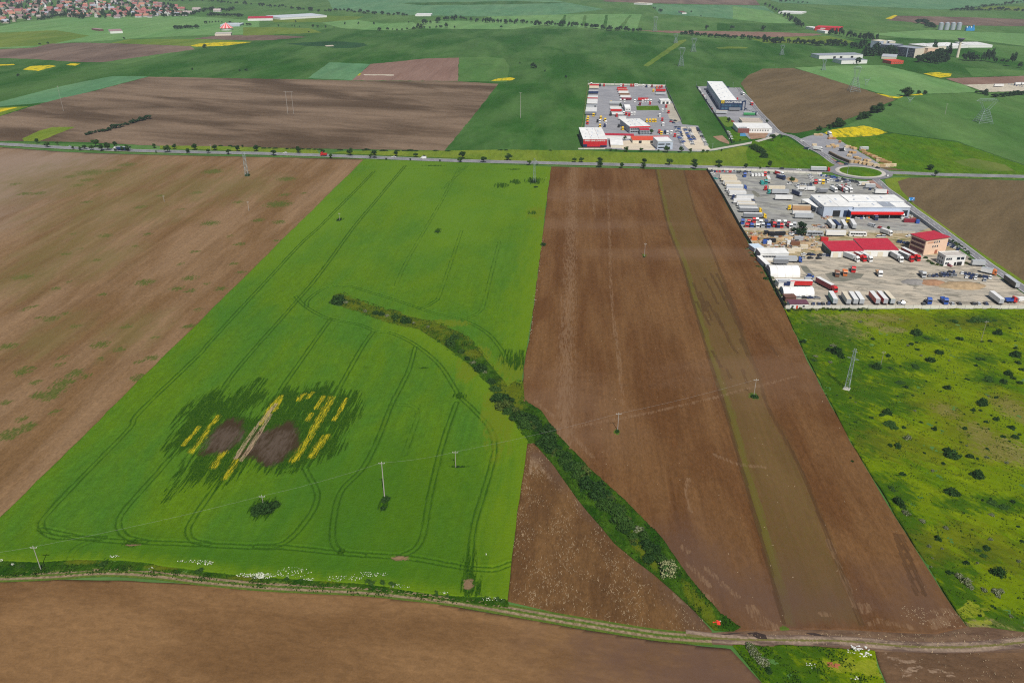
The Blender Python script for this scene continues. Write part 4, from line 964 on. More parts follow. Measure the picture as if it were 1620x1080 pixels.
def rect(FL, FR_, BR, BL, h):
    P = G([FL, FR_, BR, BL], h)
    u = (P[1] - P[0]) + (P[2] - P[3])
    W_ = float(np.hypot(*u)) / 2
    u = u / np.hypot(*u)
    v = np.array([-u[1], u[0]])
    D_ = float(((P[3] - P[0]) + (P[2] - P[1])) @ v) / 2
    c = P.mean(0)
    o = c - u * W_ / 2 - v * D_ / 2
    return (float(o[0]), float(o[1])), math.atan2(u[1], u[0]), W_, D_
_win = {}
def win_mesh(w_, h_):
    k = (round(w_, 2), round(h_, 2))
    if k not in _win:
        m = MB()
        m.box(-w_ / 2 - .08, w_ / 2 + .08, -.06, .02, -.08, h_ + .08, 0)
        p = MB()
        p.box(-w_ / 2, w_ / 2, -.09, -.055, 0, h_)
        _win[k] = m.build('window', M_frame), p.build('pane', M_glass)
    return _win[k]
def building(name, label, cat, quad, h, wallm, roofm, roof='flat', fr=None, over=.25, panels=1, wins=(), doors=(), bands=(), z=0.19, group=None, geo=None, drop=1.0, parapet=0.0, D_=None):
    """walls, roof panels, windows, doors and cladding bands as parts of one building"""
    if geo is None:
        quad = pxs(fr, *quad) if fr else quad
        o, a, W_, DD = rect(*quad, h)
    else:
        o, a, W_, DD = geo
    if D_:
        DD = D_
    t = thing(name, label, cat, (*o, z), a, group)
    wm = MB()
    hb = h - drop if roof in ('mono_b',) else h
    if roof == 'gable':
        e = h - drop
        wm.prof([(0, 0), (W_, 0), (W_, e), (0, e)], 0, .2, 0)
        wm.prof([(0, 0), (W_, 0), (W_, e), (0, e)], DD - .2, DD, 0)
        for x in (0, W_ - .2):
            wm.poly([(x, .2, 0), (x, DD - .2, 0), (x, DD - .2, e), (x, DD / 2, h), (x, .2, e), (x + .2, .2, 0), (x + .2, DD - .2, 0), (x + .2, DD - .2, e), (x + .2, DD / 2, h), (x + .2, .2, e)], [(4, 3, 2, 1, 0), (5, 6, 7, 8, 9)])
    elif roof == 'mono':           # low at the front
        e = h - drop
        wm.poly([(0, 0, 0), (W_, 0, 0), (W_, DD, 0), (0, DD, 0), (0, 0, e), (W_, 0, e), (W_, DD, h), (0, DD, h)], [(0, 1, 5, 4), (1, 2, 6, 5), (2, 3, 7, 6), (3, 0, 4, 7)])
    elif roof == 'canopy':
        for x in np.linspace(.3, W_ - .3, max(2, int(W_ / 8) + 1)):
            for y in (.3, DD - .3):
                wm.box(x - .15, x + .15, y - .15, y + .15, 0, h - .2)
    else:
        wm.box(0, W_, 0, DD, 0, h - .02, 0)
    put('posts' if roof == 'canopy' else 'wall', wm.build('wall', wallm), parent=t)
    if roof == 'canopy':
        t.children[0].name = 'post_row'
    pm = {}
    pw = W_ / panels
    for k in range(panels):
        x0, x1 = k * pw + (.10 if k else -over), (k + 1) * pw - (.10 if k < panels - 1 else -over)
        m = MB()
        if roof == 'gable':
            e = h - drop
            for s_, (ya, yb) in ((0, (-over, DD / 2)), (1, (DD / 2, DD + over))):
                za, zb = (e - .05, h) if s_ == 0 else (h, e - .05)
                m.poly([(x0, ya, za), (x1, ya, za), (x1, yb, zb), (x0, yb, zb), (x0, ya, za + .2), (x1, ya, za + .2), (x1, yb, zb + .2), (x0, yb, zb + .2)], [(4, 5, 6, 7), (0, 1, 5, 4), (1, 2, 6, 5), (2, 3, 7, 6), (3, 0, 4, 7), (3, 2, 1, 0)])
        elif roof == 'mono':
            e = h - drop
            m.poly([(x0, -over, e), (x1, -over, e), (x1, DD + over, h), (x0, DD + over, h), (x0, -over, e + .22), (x1, -over, e + .22), (x1, DD + over, h + .22), (x0, DD + over, h + .22)], [(4, 5, 6, 7), (0, 1, 5, 4), (1, 2, 6, 5), (2, 3, 7, 6), (3, 0, 4, 7), (3, 2, 1, 0)])
        else:
            m.box(x0, x1, -over, DD + over, h, h + .25)
        put('roof' if panels == 1 else 'roof_panel', m.build('roof', roofm), parent=t)
    if roof == 'flat' and W_ * DD > 350 and roofm in (M_whroof, M_white):
        m = MB()
        m.box(-.6, .6, -.6, .6, 0, .55)
        vm = m.build('roof_vent', M_greyw)
        m = MB()
        m.box(-.5, .5, -2.2, 2.2, 0, .12)
        sm_ = m.build('skylight', M_bluegrey)
        nv = int(min(12, W_ * DD / 160))
        for k in range(nv):
            put('roof_vent' if k % 3 == 0 else 'skylight', vm if k % 3 == 0 else sm_, (W_ * (.12 + .76 * ((k * .37) % 1)), DD * (.1 + .8 * (k + .5) / nv), h + .26), 0, t)
    if parapet:
        m = MB()
        for (xa, xb, ya, yb) in ((-over, W_ + over, -over - .02, -over + .25), (-over, W_ + over, DD + over - .25, DD + over + .02), (-over - .02, -over + .25, -over + .26, DD + over - .26), (W_ + over - .25, W_ + over + .02, -over + .26, DD + over - .26)):
            m.box(xa, xb, ya, yb, h + .26, h + .26 + parapet)
        put('parapet', m.build('parapet', wallm), parent=t)
    def face(f, x, z_, out=0.0):
        if f == 'F':
            return (x, -out, z_), 0.0
        if f == 'R':
            return (W_ + out, x, z_), math.pi / 2
        if f == 'L':
            return (-out, DD - x, z_), -math.pi / 2
        return (W_ - x, DD + out, z_), math.pi
    for f, xa, dx, n, z_, w_, hh in wins:
        span = W_ if f in 'FB' else DD
        for k in range(n):
            p, r_ = face(f, (xa + dx * k) * (span if xa <= 1 and dx <= 1 else 1), z_)
            wm_ = win_mesh(w_, hh)
            put('pane', wm_[1], parent=put('window', wm_[0], p, r_, t))
    for f, x, w_, hh, m_ in doors:
        span = W_ if f in 'FB' else DD
        p, r_ = face(f, x * span, 0)
        m = MB()
        m.box(-w_ / 2, w_ / 2, -.08, .02, 0.02, hh)
        put('door', m.build('door', m_), p, r_, t)
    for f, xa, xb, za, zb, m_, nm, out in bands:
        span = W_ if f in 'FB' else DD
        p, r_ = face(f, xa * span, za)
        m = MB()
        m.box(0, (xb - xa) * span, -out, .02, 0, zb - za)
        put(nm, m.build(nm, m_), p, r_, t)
    t['W'], t['D'] = W_, DD
    return t
def lettering(parent, text, x, y, z_, size, mat, rz=0.0, width=None, name='sign_lettering'):
    cu = D.curves.new(name, 'FONT')
    cu.body = text
    cu.size = size
    cu.extrude = .04
    cu.offset = size * .03
    cu.align_x = 'LEFT'
    cu.materials.append(mat)
    o = D.objects.new(name, cu)
    COL.objects.link(o)
    o.parent = parent
    o.location = (x, y, z_)
    o.rotation_euler = (math.pi / 2, 0, rz)
    bpy.context.view_layer.update()
    me = D.meshes.new_from_object(o.evaluated_get(bpy.context.evaluated_depsgraph_get()))
    D.objects.remove(o)
    o = put(name, me, (x, y, z_), 0, parent)
    o.rotation_euler = (math.pi / 2, 0, rz)
    if width:
        o.scale.x = width / max(max(v.co.x for v in me.vertices), .1)
    return o

# --- red-signed logistics depot (upper middle)
b = building('logistics_hall', 'white-roofed hall with tall red and navy front and a row of white letters', 'warehouse', ((148, 838), (460, 838), (465, 683), (172, 683)), 8.2, M_red, M_whroof, 'flat', 'P1', panels=3,
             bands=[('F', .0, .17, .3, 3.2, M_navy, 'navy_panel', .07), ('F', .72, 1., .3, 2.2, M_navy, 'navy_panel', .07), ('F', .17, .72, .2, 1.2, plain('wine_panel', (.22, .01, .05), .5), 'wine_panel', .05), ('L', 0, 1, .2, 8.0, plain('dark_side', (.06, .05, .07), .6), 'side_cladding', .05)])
lettering(b, '- SPEED LINE LOGISTICS -', b['W'] * .02, -.12, 6.3, 1.75, M_white, width=b['W'] * .95)
b = building('office_hall', 'white-roofed depot hall with red eaves and dark glazed front', 'warehouse', ((735, 672), (1008, 672), (985, 562), (738, 575)), 7.0, M_greyw, M_whroof, 'flat', 'P1', panels=3, wins=[('F', .08, .092, 10, 1.0, 1.9, 1.6), ('F', .08, .092, 10, 3.7, 1.9, 1.5)], bands=[('F', -.01, 1.01, 6.0, 7.3, M_red, 'red_eaves', .35)])
building('gate_office', 'small red-roofed office in front of the white-roofed depot hall', 'office', ((925, 716), (1066, 716), (1030, 678), (925, 678)), 5.0, M_greyw, M_redroof, 'flat', 'P1', wins=[('F', .1, .16, 6, .9, 1.4, 1.4), ('F', .1, .16, 6, 3.0, 1.4, 1.3)])
building('storage_tent', 'pale cream tent hall between the red-signed hall and the sandy forecourt', 'tent', ((540, 896), (705, 901), (700, 802), (545, 802)), 4.0, M_offw, M_whroof, 'gable', 'P1', drop=1.0)
building('long_shed', 'long orange-red roofed shed behind the sandy forecourt', 'shed', ((800, 838), (1330, 838), (1320, 795), (850, 795)), 4.0, M_offw, M_orangeroof, 'mono', 'P1', drop=.8, doors=[('F', .2, 3, 2.6, M_dark), ('F', .5, 3, 2.6, M_dark)])
building('long_shed', 'narrow white and red roofed shed right of the red-signed hall', 'shed', ((475, 782), (850, 790), (850, 768), (475, 758)), 3.2, M_white, M_redroof, 'flat', 'P1')
building('office_block', 'pale blue-grey office block beside the car park entrance', 'office', ((1140, 872), (1348, 868), (1325, 812), (1135, 815)), 7.5, M_bluegrey, M_white, 'flat', 'P1', parapet=.5, wins=[('F', .1, .1, 4, 1.2, 1.7, 1.3), ('F', .58, .1, 3, 1.2, 1.7, 1.3), ('F', .1, .1, 4, 4.4, 1.7, 1.3), ('F', .58, .1, 3, 4.4, 1.7, 1.3)])
building('white_office', 'small white office house beside the green lawn of the depot', 'office', ((735, 405), (805, 405), (790, 362), (720, 362)), 5.5, M_white, M_whroof, 'gable', 'P1', drop=1.8, wins=[('F', .2, .3, 3, 1.2, 1.0, 1.2)])
building('white_shed', 'white box shed at the right edge of the red-signed depot', 'shed', ((1190, 330), (1325, 330), (1318, 303), (1200, 303)), 4.2, M_white, M_whroof, 'flat', 'P1', doors=[('F', .3, 3, 3, M_dark), ('F', .7, 3, 3, M_dark)])

# --- white warehouse compound
o1 = np.array(gp('P2', 800, 440))
o2 = np.array(gp('P2', 1090, 437))
u1 = (o2 - o1) / np.hypot(*(o2 - o1))
bk = np.array(gp('P2', 628, 176))
ax = bk - o1
Lw = float(np.hypot(*ax))
ang = math.atan2(ax[1], ax[0]) - math.pi / 2
u1 = np.array([math.cos(ang), math.sin(ang)])
Wf = 27.0
b = building('white_warehouse', 'long white-roofed warehouse with glossy navy front, yellow logo and white letters', 'warehouse', None, 10.5, M_bluegrey, M_whroof, geo=(tuple(map(float, o1)), ang, 21.0, Lw), doors=[('L', .06 + .075 * k, 4.2, 4.0, M_navy) for k in range(12)], over=.15, parapet=.4)
fm = MB()
fm.box(-.3, Wf, -1.4, -.05, 0.02, 12.0)
fp = put('front_block', fm.build('front_block', M_navy), parent=b)
fm = MB()
fm.box(Wf + .02, Wf + 3.4, -1.3, -.3, 10.2, 12.0)
fm.box(Wf + 2.4, Wf + 3.4, -1.3, -.3, 0, 10.18)
put('frame_arm', fm.build('frame_arm', M_navy), parent=b)
fm = MB()
fm.box(0, Wf * .95, -1.6, -1.42, 0, .5, 0)
for k in range(2):
    for j in range(6):
        x = 1.5 + j * 4.1
        mm = MB()
        mm.box(x, x + 3.4, -1.46, -1.41, 1.2 + 3.3 * k, 3.6 + 3.3 * k)
        put('glazing_panel', mm.build('glazing_panel', plain('teal_glass', (.035, .10, .17), .1, 0, .4, 3, .7)), parent=b)
fm = MB()
fm.box(.6, 4.2, -1.75, -1.42, 8.3, 11.9)
put('logo_panel', fm.build('logo_panel', M_yellow), parent=b)
lettering(b, 'D', 1.1, -1.77, 8.9, 3.4, M_dark, name='logo_mark')
lettering(b, 'DOLLYTRANS', 5.6, -1.44, 9.0, 2.9, M_white, width=Wf - 7.5)
fm = MB()
fm.box(-.35, Wf + .05, -1.45, -.02, 12.02, 12.25)
put('coping', fm.build('coping', M_white), parent=b)
building('pool_house', 'white-roofed long house with solar panels behind the blue pool', 'house', ((1005, 668), (1440, 668), (1430, 612), (1000, 605)), 5.5, M_white, M_whroof, 'mono', 'P2', drop=.6, wins=[('F', .36, .075, 8, 2.2, 1.2, 1.2), ('R', .3, .3, 2, 2.2, 1.2, 1.2)], bands=[('F', .0, .33, .1, 4.6, plain('red_brick_wall', (.20, .07, .06), .85, 0, .25, .6), 'brick_porch', 1.2)])
ph = [o_ for o_ in COL.objects if o_.name == 'pool_house'][0]
for k in range(4):
    m = MB()
    m.box(1.0 + 2.3 * k, 3.1 + 2.3 * k, .8, 3.4, 5.35, 5.45)
    so = put('solar_panel', m.build('solar_panel', M_navy), (0, 0, 0.05 + .0), 0, ph)
building('open_terrace', 'flat grey terrace roof behind the white pool house', 'shed', ((1060, 588), (1345, 598), (1310, 550), (1080, 552)), 3.0, M_offw, plain('grey_terrace', (.42, .36, .31), .9, 0, .3, 1), 'flat', 'P2', parapet=.4)
P = G(pxs('P2', (1058, 775), (1140, 778), (1125, 738), (1062, 740)))
pool = flat('swimming_pool', P, M_blue, .32, world=True, kind='thing', skirt=.12)
tag(pool, 'small bright blue swimming pool on the lawn before the white house', 'pool')

# --- lower-right compound
A = 'P4'
building('workshop_hall', 'grey hall with two white roof strips at the left end of the workshops', 'hall', ((70, 590), (440, 597), (312, 450), (-18, 455)), 8.0, M_bluegrey, M_whroof, 'flat', A, panels=2, z=.05, doors=[('F', .45, 5.5, 5, M_dark), ('F', .82, 5.5, 5, M_navy)], wins=[('L', .15, .11, 7, 4.8, 2.0, 1.6)])
building('workshop_hall', 'long white-roofed rear hall of the workshops beside the side road', 'hall', ((402, 532), (1068, 532), (978, 455), (316, 452)), 8.6, M_bluegrey, M_whroof, 'flat', A, panels=2, z=.05)
building('workshop_hall', 'long white-roofed front hall with a grey roof patch above the red canopy', 'hall', ((452, 602), (1152, 604), (1068, 536), (404, 538)), 7.8, M_bluegrey, M_whroof, 'flat', A, panels=1, z=.05, wins=[('F', .84, .05, 3, 1.0, 2.4, 4.5)], bands=[('F', 0, .84, .1, 4.5, M_dark, 'dark_wall_band', .1)])  # dark band along the wall below the canopy
wh = [o_ for o_ in COL.objects if o_.name.startswith('workshop_hall')][-1]
m = MB()
m.box(wh['W'] * .52, wh['W'] * .745, .1, wh['D'] - .1, 8.06, 8.12)
put('roof_patch', m.build('roof_patch', M_greyroof), parent=wh)
b = building('loading_canopy', 'grey-roofed loading canopy with bright red fascia on the workshops', 'canopy', ((432, 660), (1068, 662), (1030, 624), (400, 620)), 5.6, M_greyw, M_bluegrey, 'canopy', A, z=.05, bands=[('F', -.005, 1.005, 3.7, 5.9, plain('bright_red_fascia', (.75, .010, .008), .5), 'red_fascia', .3), ('L', 0, 1, 0.1, 5.6, plain('deep_blue_side', (.02, .04, .16), .5), 'blue_side', .3)])
building('flat_canopy', 'flat white canopy on posts left of the grey workshop hall', 'canopy', ((1350, 605), (1455, 598), (1368, 496), (1265, 503)), 4.6, M_greyw, M_whroof, 'canopy', 'P3', z=.05)
building('entrance_porch', 'white square porch in front of the grey workshop hall', 'porch', ((75, 600), (165, 598), (160, 552), (90, 550)), 6.5, M_white, M_bluegrey, 'flat', A, z=.05)
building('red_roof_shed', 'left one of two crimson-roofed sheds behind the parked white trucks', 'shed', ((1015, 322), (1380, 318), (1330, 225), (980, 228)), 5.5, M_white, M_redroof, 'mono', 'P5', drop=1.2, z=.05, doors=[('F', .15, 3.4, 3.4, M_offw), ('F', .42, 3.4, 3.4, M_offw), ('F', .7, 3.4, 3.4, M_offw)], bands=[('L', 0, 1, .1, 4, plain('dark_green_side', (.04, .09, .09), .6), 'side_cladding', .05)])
building('red_roof_shed', 'right one of two crimson-roofed sheds behind the parked white trucks', 'shed', (px('P5', 1383, 304), px('P6', 252, 290), px('P6', 195, 186), px('P5', 1330, 198)), 5.9, M_white, M_redroof, 'mono', None, drop=1.2, z=.05, doors=[('F', .15, 3.4, 3.4, M_offw), ('F', .5, 3.4, 3.4, M_offw), ('F', .8, 3.4, 3.4, M_dark)])
b = building('salmon_house', 'three-storey salmon house with crimson roof beside the side road', 'house', ((540, 205), (780, 178), (695, 98), (462, 138)), 10.5, M_salmon, M_redroof, 'flat', 'P6', over=.7, z=.05,
             wins=[('F', .40, .10, 3, 7.6, .95, 1.3), ('F', .36, .10, 3, 4.6, .95, 1.3)], doors=[('F', .55, 2.2, 2.6, plain('brick_door', (.34, .12, .07), .8))], bands=[('L', .06, .94, 7.4, 9.2, plain('dark_red_glazing', (.12, .03, .05), .3), 'window_band', .1), ('L', .06, .94, 4.4, 6.2, MATS['dark_red_glazing'], 'window_band', .1), ('L', .06, .94, 1.2, 3.2, MATS['dark_red_glazing'], 'window_band', .1), ('F', .08, .36, 7.8, 8.8, plain('faded_sign', (.52, .27, .17), .8), 'faded_sign', .05), ('L', 0, 1, .0, 1.1, M_pinkw, 'side_base', .06)])
b = building('modern_house', 'white flat-roofed modern house in front of the salmon house', 'house', ((770, 382), (985, 372), (935, 326), (716, 332)), 6.2, M_white, plain('pale_flat_roof', (.50, .46, .42), .9, 0, .15, 2), 'flat', 'P6', parapet=.5, z=.05, over=.1, wins=[('F', .10, .10, 3, 4.0, 1.1, 1.4), ('F', .10, .10, 2, 1.1, 1.1, 1.3), ('F', .66, .20, 2, 3.9, 2.2, 1.8), ('L', .2, .25, 3, 3.8, 1.2, 1.4), ('L', .2, .25, 3, 1, 1.2, 1.4)], doors=[('F', .55, 1.4, 2.3, M_dark), ('F', .76, 3.4, 2.5, M_dark)])
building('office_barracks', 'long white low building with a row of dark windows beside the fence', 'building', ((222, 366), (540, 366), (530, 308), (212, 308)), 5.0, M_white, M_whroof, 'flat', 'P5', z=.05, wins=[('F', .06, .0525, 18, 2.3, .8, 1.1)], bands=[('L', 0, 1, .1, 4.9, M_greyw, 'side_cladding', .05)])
building('container_office', 'pale grey lean-to below the long white building beside the fence', 'shed', ((262, 492), (306, 490), (284, 395), (238, 396)), 3.0, M_greyw, M_white, 'flat', 'P5', z=.05)
building('tarp_shelter', 'pale blue tarpaulin shelter near the fence above the white building', 'shelter', ((150, 312), (258, 305), (228, 254), (128, 262)), 3.0, M_greyw, plain('pale_blue_tarp', (.50, .60, .70), .6), 'flat', 'P5', z=.05)
building('white_annex', 'small white annex between the two arched white tents', 'shed', ((425, 700), (610, 692), (600, 655), (432, 658)), 3.2, M_white, M_white, 'flat', 'P5', z=.05)
building('plum_roof_hut', 'white hut with dark plum roof in the lower left yard corner', 'hut', ((568, 936), (778, 934), (765, 896), (556, 898)), 3.4, M_white, M_purple, 'mono', 'P5', drop=.5, z=.05, doors=[('F', .4, 1.1, 2.1, M_orangeroof)], wins=[('F', .15, .6, 2, 1.1, 1.2, 1.0)])
building('brown_shed', 'small brown-roofed shed left of the lower arched tent', 'shed', ((515, 868), (635, 865), (625, 830), (505, 832)), 3.0, M_brown, M_brown, 'flat', 'P5', z=.05)
def arch_tent(label, fr, x0, x1, ytop, ybase):
    a_, b_ = np.array(gp(fr, x0, ybase)), np.array(gp(fr, x1, ybase))
    W_ = float(np.hypot(*(b_ - a_)))
    an = math.atan2(b_[1] - a_[1], b_[0] - a_[0])
    r_ = 6.2
    for _ in range(20):      # the tent's top edge fixes its radius
        p = np.array([a_[0], a_[1] + r_ * 1.0, r_ * .92])
        d = p[1] * cP - (p[2] - CAM_H) * sP
        v = (-p[1] * sP - (p[2] - CAM_H) * cP) / d
        yy = 540 + 1260 * v
        r_ *= 1.0 + .02 * (1 if yy > px(fr, 0, ytop)[1] else -1)
    t = thing('arched_tent', label, 'tent', (*a_, .05), an)
    n = 14
    pr = [(r_ + r_ * math.cos(math.pi - math.pi * k / n), .92 * r_ * math.sin(math.pi * k / n)) for k in range(n + 1)]
    nb = 4
    for s_ in range(nb):
        m = MB()
        x0_, x1_ = W_ * s_ / nb + .05, W_ * (s_ + 1) / nb - .05
        v = [(x0_, y, z_) for y, z_ in pr] + [(x1_, y, z_) for y, z_ in pr]
        m.poly(v, [(k, n + 1 + k, n + 2 + k, k + 1) for k in range(n)])
        put('membrane_bay', m.build('membrane_bay', M_whroof, smooth=True), parent=t)
    for x, mt in ((.2, M_greyw), (W_ - .2, M_greyw)):
        m = MB()
        m.poly([(x, y, z_ * .985) for y, z_ in pr], [tuple(range(n + 1))])
        put('end_wall', m.build('end_wall', mt), parent=t)
arch_tent('upper one of two arched white tents beside the fence', 'P5', 350, 690, 505, 640)
arch_tent('lower one of two arched white tents beside the fence', 'P5', 500, 852, 750, 862)

# --- far buildings
def fb(name, label, cat, fr, quad, h, wm, rm, **k):
    return building(name, label, cat, quad, h, wm, rm, fr=fr, z=k.pop('z', .1), **k)
M_apart = plain('dark_block_face', (.030, .045, .085), .5, 0, .25, 3)
fb('apartment_block', 'long dark blue apartment block beside the salmon-ended block', 'apartments', 'T4', ((160, 545), (395, 575), (430, 555), (200, 530)), 16, M_apart, M_greyroof, wins=[('F', .04, .075, 13, 2 + 2.9 * k, 1.6, 1.4) for k in range(5)], bands=[('R', 0, 1, 0.1, 16, M_offw, 'end_wall', .1), ('F', .62, .66, .1, 15.8, M_bluegrey, 'stair_tower', .5)])
fb('apartment_block', 'dark older apartment block left of the long dark blue block', 'apartments', 'T4', ((0, 525), (150, 538), (160, 515), (20, 500)), 14, M_apart, M_greyroof, wins=[('F', .05, .1, 10, 2 + 2.9 * k, 1.6, 1.4) for k in range(4)])
fb('apartment_block', 'salmon-ended apartment block near the water tower', 'apartments', 'T4', ((440, 570), (556, 562), (590, 545), (480, 550)), 16, M_salmon, M_offw, wins=[('R', .2, .2, 4, 3 + 3 * k, 1.2, 1.3) for k in range(4)])
fb('apartment_block', 'pale tower block left of the dark apartment blocks', 'apartments', 'T3', ((1340, 512), (1450, 500), (1448, 484), (1360, 488)), 18, M_bluegrey, M_offw, bands=[('F', .5, .85, .1, 17.5, M_offw, 'pale_bay', .4)])
fb('white_block', 'small white block beside the pale tower block', 'building', 'T3', ((1475, 512), (1560, 508), (1550, 494), (1490, 496)), 16, M_offw, M_white)
fb('farm_hall', 'white-roofed hall with dark vents behind the salmon-ended block', 'hall', 'T4', ((440, 556), (585, 548), (580, 498), (370, 512)), 6, M_offw, M_whroof, z=.15)
fb('farm_hall', 'long white-roofed hall running left of the water tower', 'hall', 'T4', ((590, 550), (850, 535), (850, 492), (640, 500)), 5, M_white, M_whroof, z=.15)
fb('farm_hall', 'long white-roofed hall running right of the water tower', 'hall', 'T4', ((885, 535), (1180, 522), (1150, 498), (905, 487)), 5, M_white, M_whroof, z=.15)
fb('storage_hall', 'grey-roofed white hall, rear one of two low halls left of the apartments', 'hall', 'T3', ((680, 682), (1140, 668), (1150, 645), (550, 655)), 6, M_white, M_greyroof, doors=[('F', .35, 5, 4, M_dark), ('F', .5, 5, 4, M_dark), ('F', .75, 5, 4, M_dark)])
fb('storage_hall', 'grey-roofed white hall, front one of two low halls left of the apartments', 'hall', 'T3', ((950, 740), (1245, 734), (1150, 708), (820, 716)), 6, M_white, M_greyroof)
fb('grey_shed', 'long grey shed in front of the dark apartment block', 'shed', 'T4', ((0, 660), (150, 672), (130, 635), (-60, 630)), 4, M_offw, plain('pale_grey_sheet', (.48, .50, .54), .6))
fb('row_house', 'row of orange-red brick houses in front of the apartment blocks', 'houses', 'T4', ((20, 718), (172, 712), (165, 690), (30, 695)), 5, M_orangeroof, M_orangeroof, wins=[('F', .1, .16, 6, 1.2, 1.2, 1.4)])
fb('red_warehouse', 'long red warehouse far away beside the tree-lined road', 'warehouse', 'T3', ((650, 335), (940, 345), (935, 328), (620, 312)), 8, M_red, M_red, bands=[('F', .22, .42, 4.5, 6.5, M_white, 'white_sign', .1)])
fb('white_depot', 'group of white depot sheds left of the far red warehouse', 'shed', 'T3', ((550, 345), (640, 345), (620, 325), (545, 328)), 5, M_white, M_whroof)
fb('white_depot', 'low white shed before the far red warehouse at the road', 'shed', 'T3', ((690, 385), (760, 385), (740, 365), (680, 368)), 5, M_white, M_whroof)
fb('greenhouse', 'long pale greenhouse far away at the left beyond the crop fields', 'greenhouse', 'K2', ((130, 118), (420, 98), (405, 85), (120, 96)), 5, M_white, plain('pale_polythene', (.62, .66, .70), .4), panels=6)
fb('red_barn', 'red-roofed barn at the left end of the long greenhouse', 'barn', 'K2', ((-30, 118), (130, 115), (120, 102), (-30, 105)), 6, M_white, M_redroof)
fb('greenhouse', 'smaller pale blue greenhouse right of the red circus tent', 'greenhouse', 'T2', ((1240, 292), (1500, 292), (1480, 268), (1290, 272)), 4, M_bluegrey, MATS['pale_polythene'], panels=4)
fb('greenhouse', 'tiny white greenhouse in the far crop field at top centre', 'greenhouse', 'K2', ((1018, 94), (1120, 94), (1115, 85), (1025, 85)), 4, M_white, M_white, panels=3)
fb('farmhouse', 'white farmhouse far away at top centre beside dark trees', 'house', 'K3', ((838, 28), (880, 24), (875, 14), (845, 16)), 5, M_white, M_offw)
fb('farm_shed', 'small white farm shed left of the far grey field', 'shed', 'K3', ((1090, 80), (1120, 80), (1115, 70), (1092, 70)), 4, M_white, M_brown)
fb('greenhouse', 'long white plastic tunnel beside the far tree-lined road', 'greenhouse', 'T3', ((200, 155), (480, 160), (478, 145), (200, 130)), 4, M_white, M_whroof, panels=5)
fb('farmstead', 'small white and brown farmstead alone in the far light green field', 'house', 'T1', ((1395, 405), (1560, 400), (1550, 372), (1400, 380)), 5, M_white, plain('mauve_tiles', (.34, .22, .22), .8))
fb('farmstead', 'brown ruin shed left of the small white farmstead', 'shed', 'T1', ((1215, 385), (1275, 380), (1270, 360), (1230, 362)), 4, M_brown, MATS['mauve_tiles'])
fb('long_barn', 'pale roofed barn below the red circus tent', 'barn', 'T2', ((1180, 398), (1375, 395), (1365, 375), (1190, 380)), 4, M_offw, plain('drab_roof', (.45, .43, .38), .8))
# circus tent
c0 = gp('T2', 1315, 352)
t = thing('circus_tent', 'pink striped circus tent far away at upper left', 'tent', (*c0, .1))
m = MB()
m.cyl((0, 0, 0), 14, 5, 20, 0)
put('tent_wall', m.build('tent_wall', M_white), parent=t)
n = 20
for par in (0, 1):
    m = MB()
    for k in range(par, n, 2):
        a_, b_ = 2 * math.pi * k / n, 2 * math.pi * (k + 1) / n
        m.poly([(16 * math.cos(a_), 16 * math.sin(a_), 4.8), (16 * math.cos(b_), 16 * math.sin(b_), 4.8), (0, 0, 17)], [(0, 1, 2)])
    put('tent_roof', m.build('tent_roof', plain('tent_red', (.62, .08, .09), .7) if par else plain('tent_pink', (.75, .42, .40), .7)), parent=t)
# silos
M_steel = plain('galvanised_steel', (.50, .54, .60), .38, .35, .1, 3)
for k, x in enumerate((656, 727, 798, 869)):
    c0 = gp('T4', x, 352)
    t = thing('grain_silo', ('leftmost', 'second', 'third', 'rightmost')[k] + ' of the four round steel grain silos', 'silo', (*c0, .1), 0, 'steel grain silos')
    m = MB()
    m.cyl((0, 5.6, 0), 5.6, 15.0, 24)
    put('shell', m.build('shell', M_steel, smooth=False), parent=t)
    m = MB()
    m.cyl((0, 5.6, 15.05), 5.8, 2.6, 24, 0, 'z', .6)
    put('cone_roof', m.build('cone_roof', M_steel), parent=t)
    m = MB()
    for q_ in range(5):
        m.cyl((0, 5.6, 2.4 + 2.7 * q_), 5.66, .18, 24)
    put('hoop', m.build('hoop', M_greyw), parent=t)
c0 = gp('T4', 945, 362)
t = thing('grain_dryer', 'bright blue grain dryer building right of the steel silos', 'building', (*c0, .1))
mb_ = plain('bright_blue_sheet', (.03, .27, .62), .5)
m = MB()
m.box(0, 20, 0, 8, 0, 7)
put('wall', m.build('wall', mb_), parent=t)
for k in range(4):
    m = MB()
    m.box(.8 + 5 * k, 3.6 + 5 * k, 2, 6, 7.02, 10 + (k == 3) * 3)
    put('hopper', m.build('hopper', mb_ if k % 2 else M_white), parent=t)
c0 = gp('T4', 840, 672)
t = thing('water_tower', 'tall pale water tower with flared dark top near the apartments', 'water tower', (*c0, .1))
ht = 33.0
m = MB()
m.cyl((0, 0, 0), 2.6, ht * .84, 16, 0, 'z', 2.0)
put('shaft', m.build('shaft', M_offw), parent=t)
m = MB()
m.cyl((0, 0, ht * .84), 2.1, ht * .13, 16, 0, 'z', 6.2)
put('tank', m.build('tank', plain('dark_concrete', (.13, .12, .15), .8)), parent=t)
m = MB()
m.cyl((0, 0, ht * .97), 6.3, ht * .03, 16)
put('tank_roof', m.build('tank_roof', MATS['dark_concrete']), parent=t)
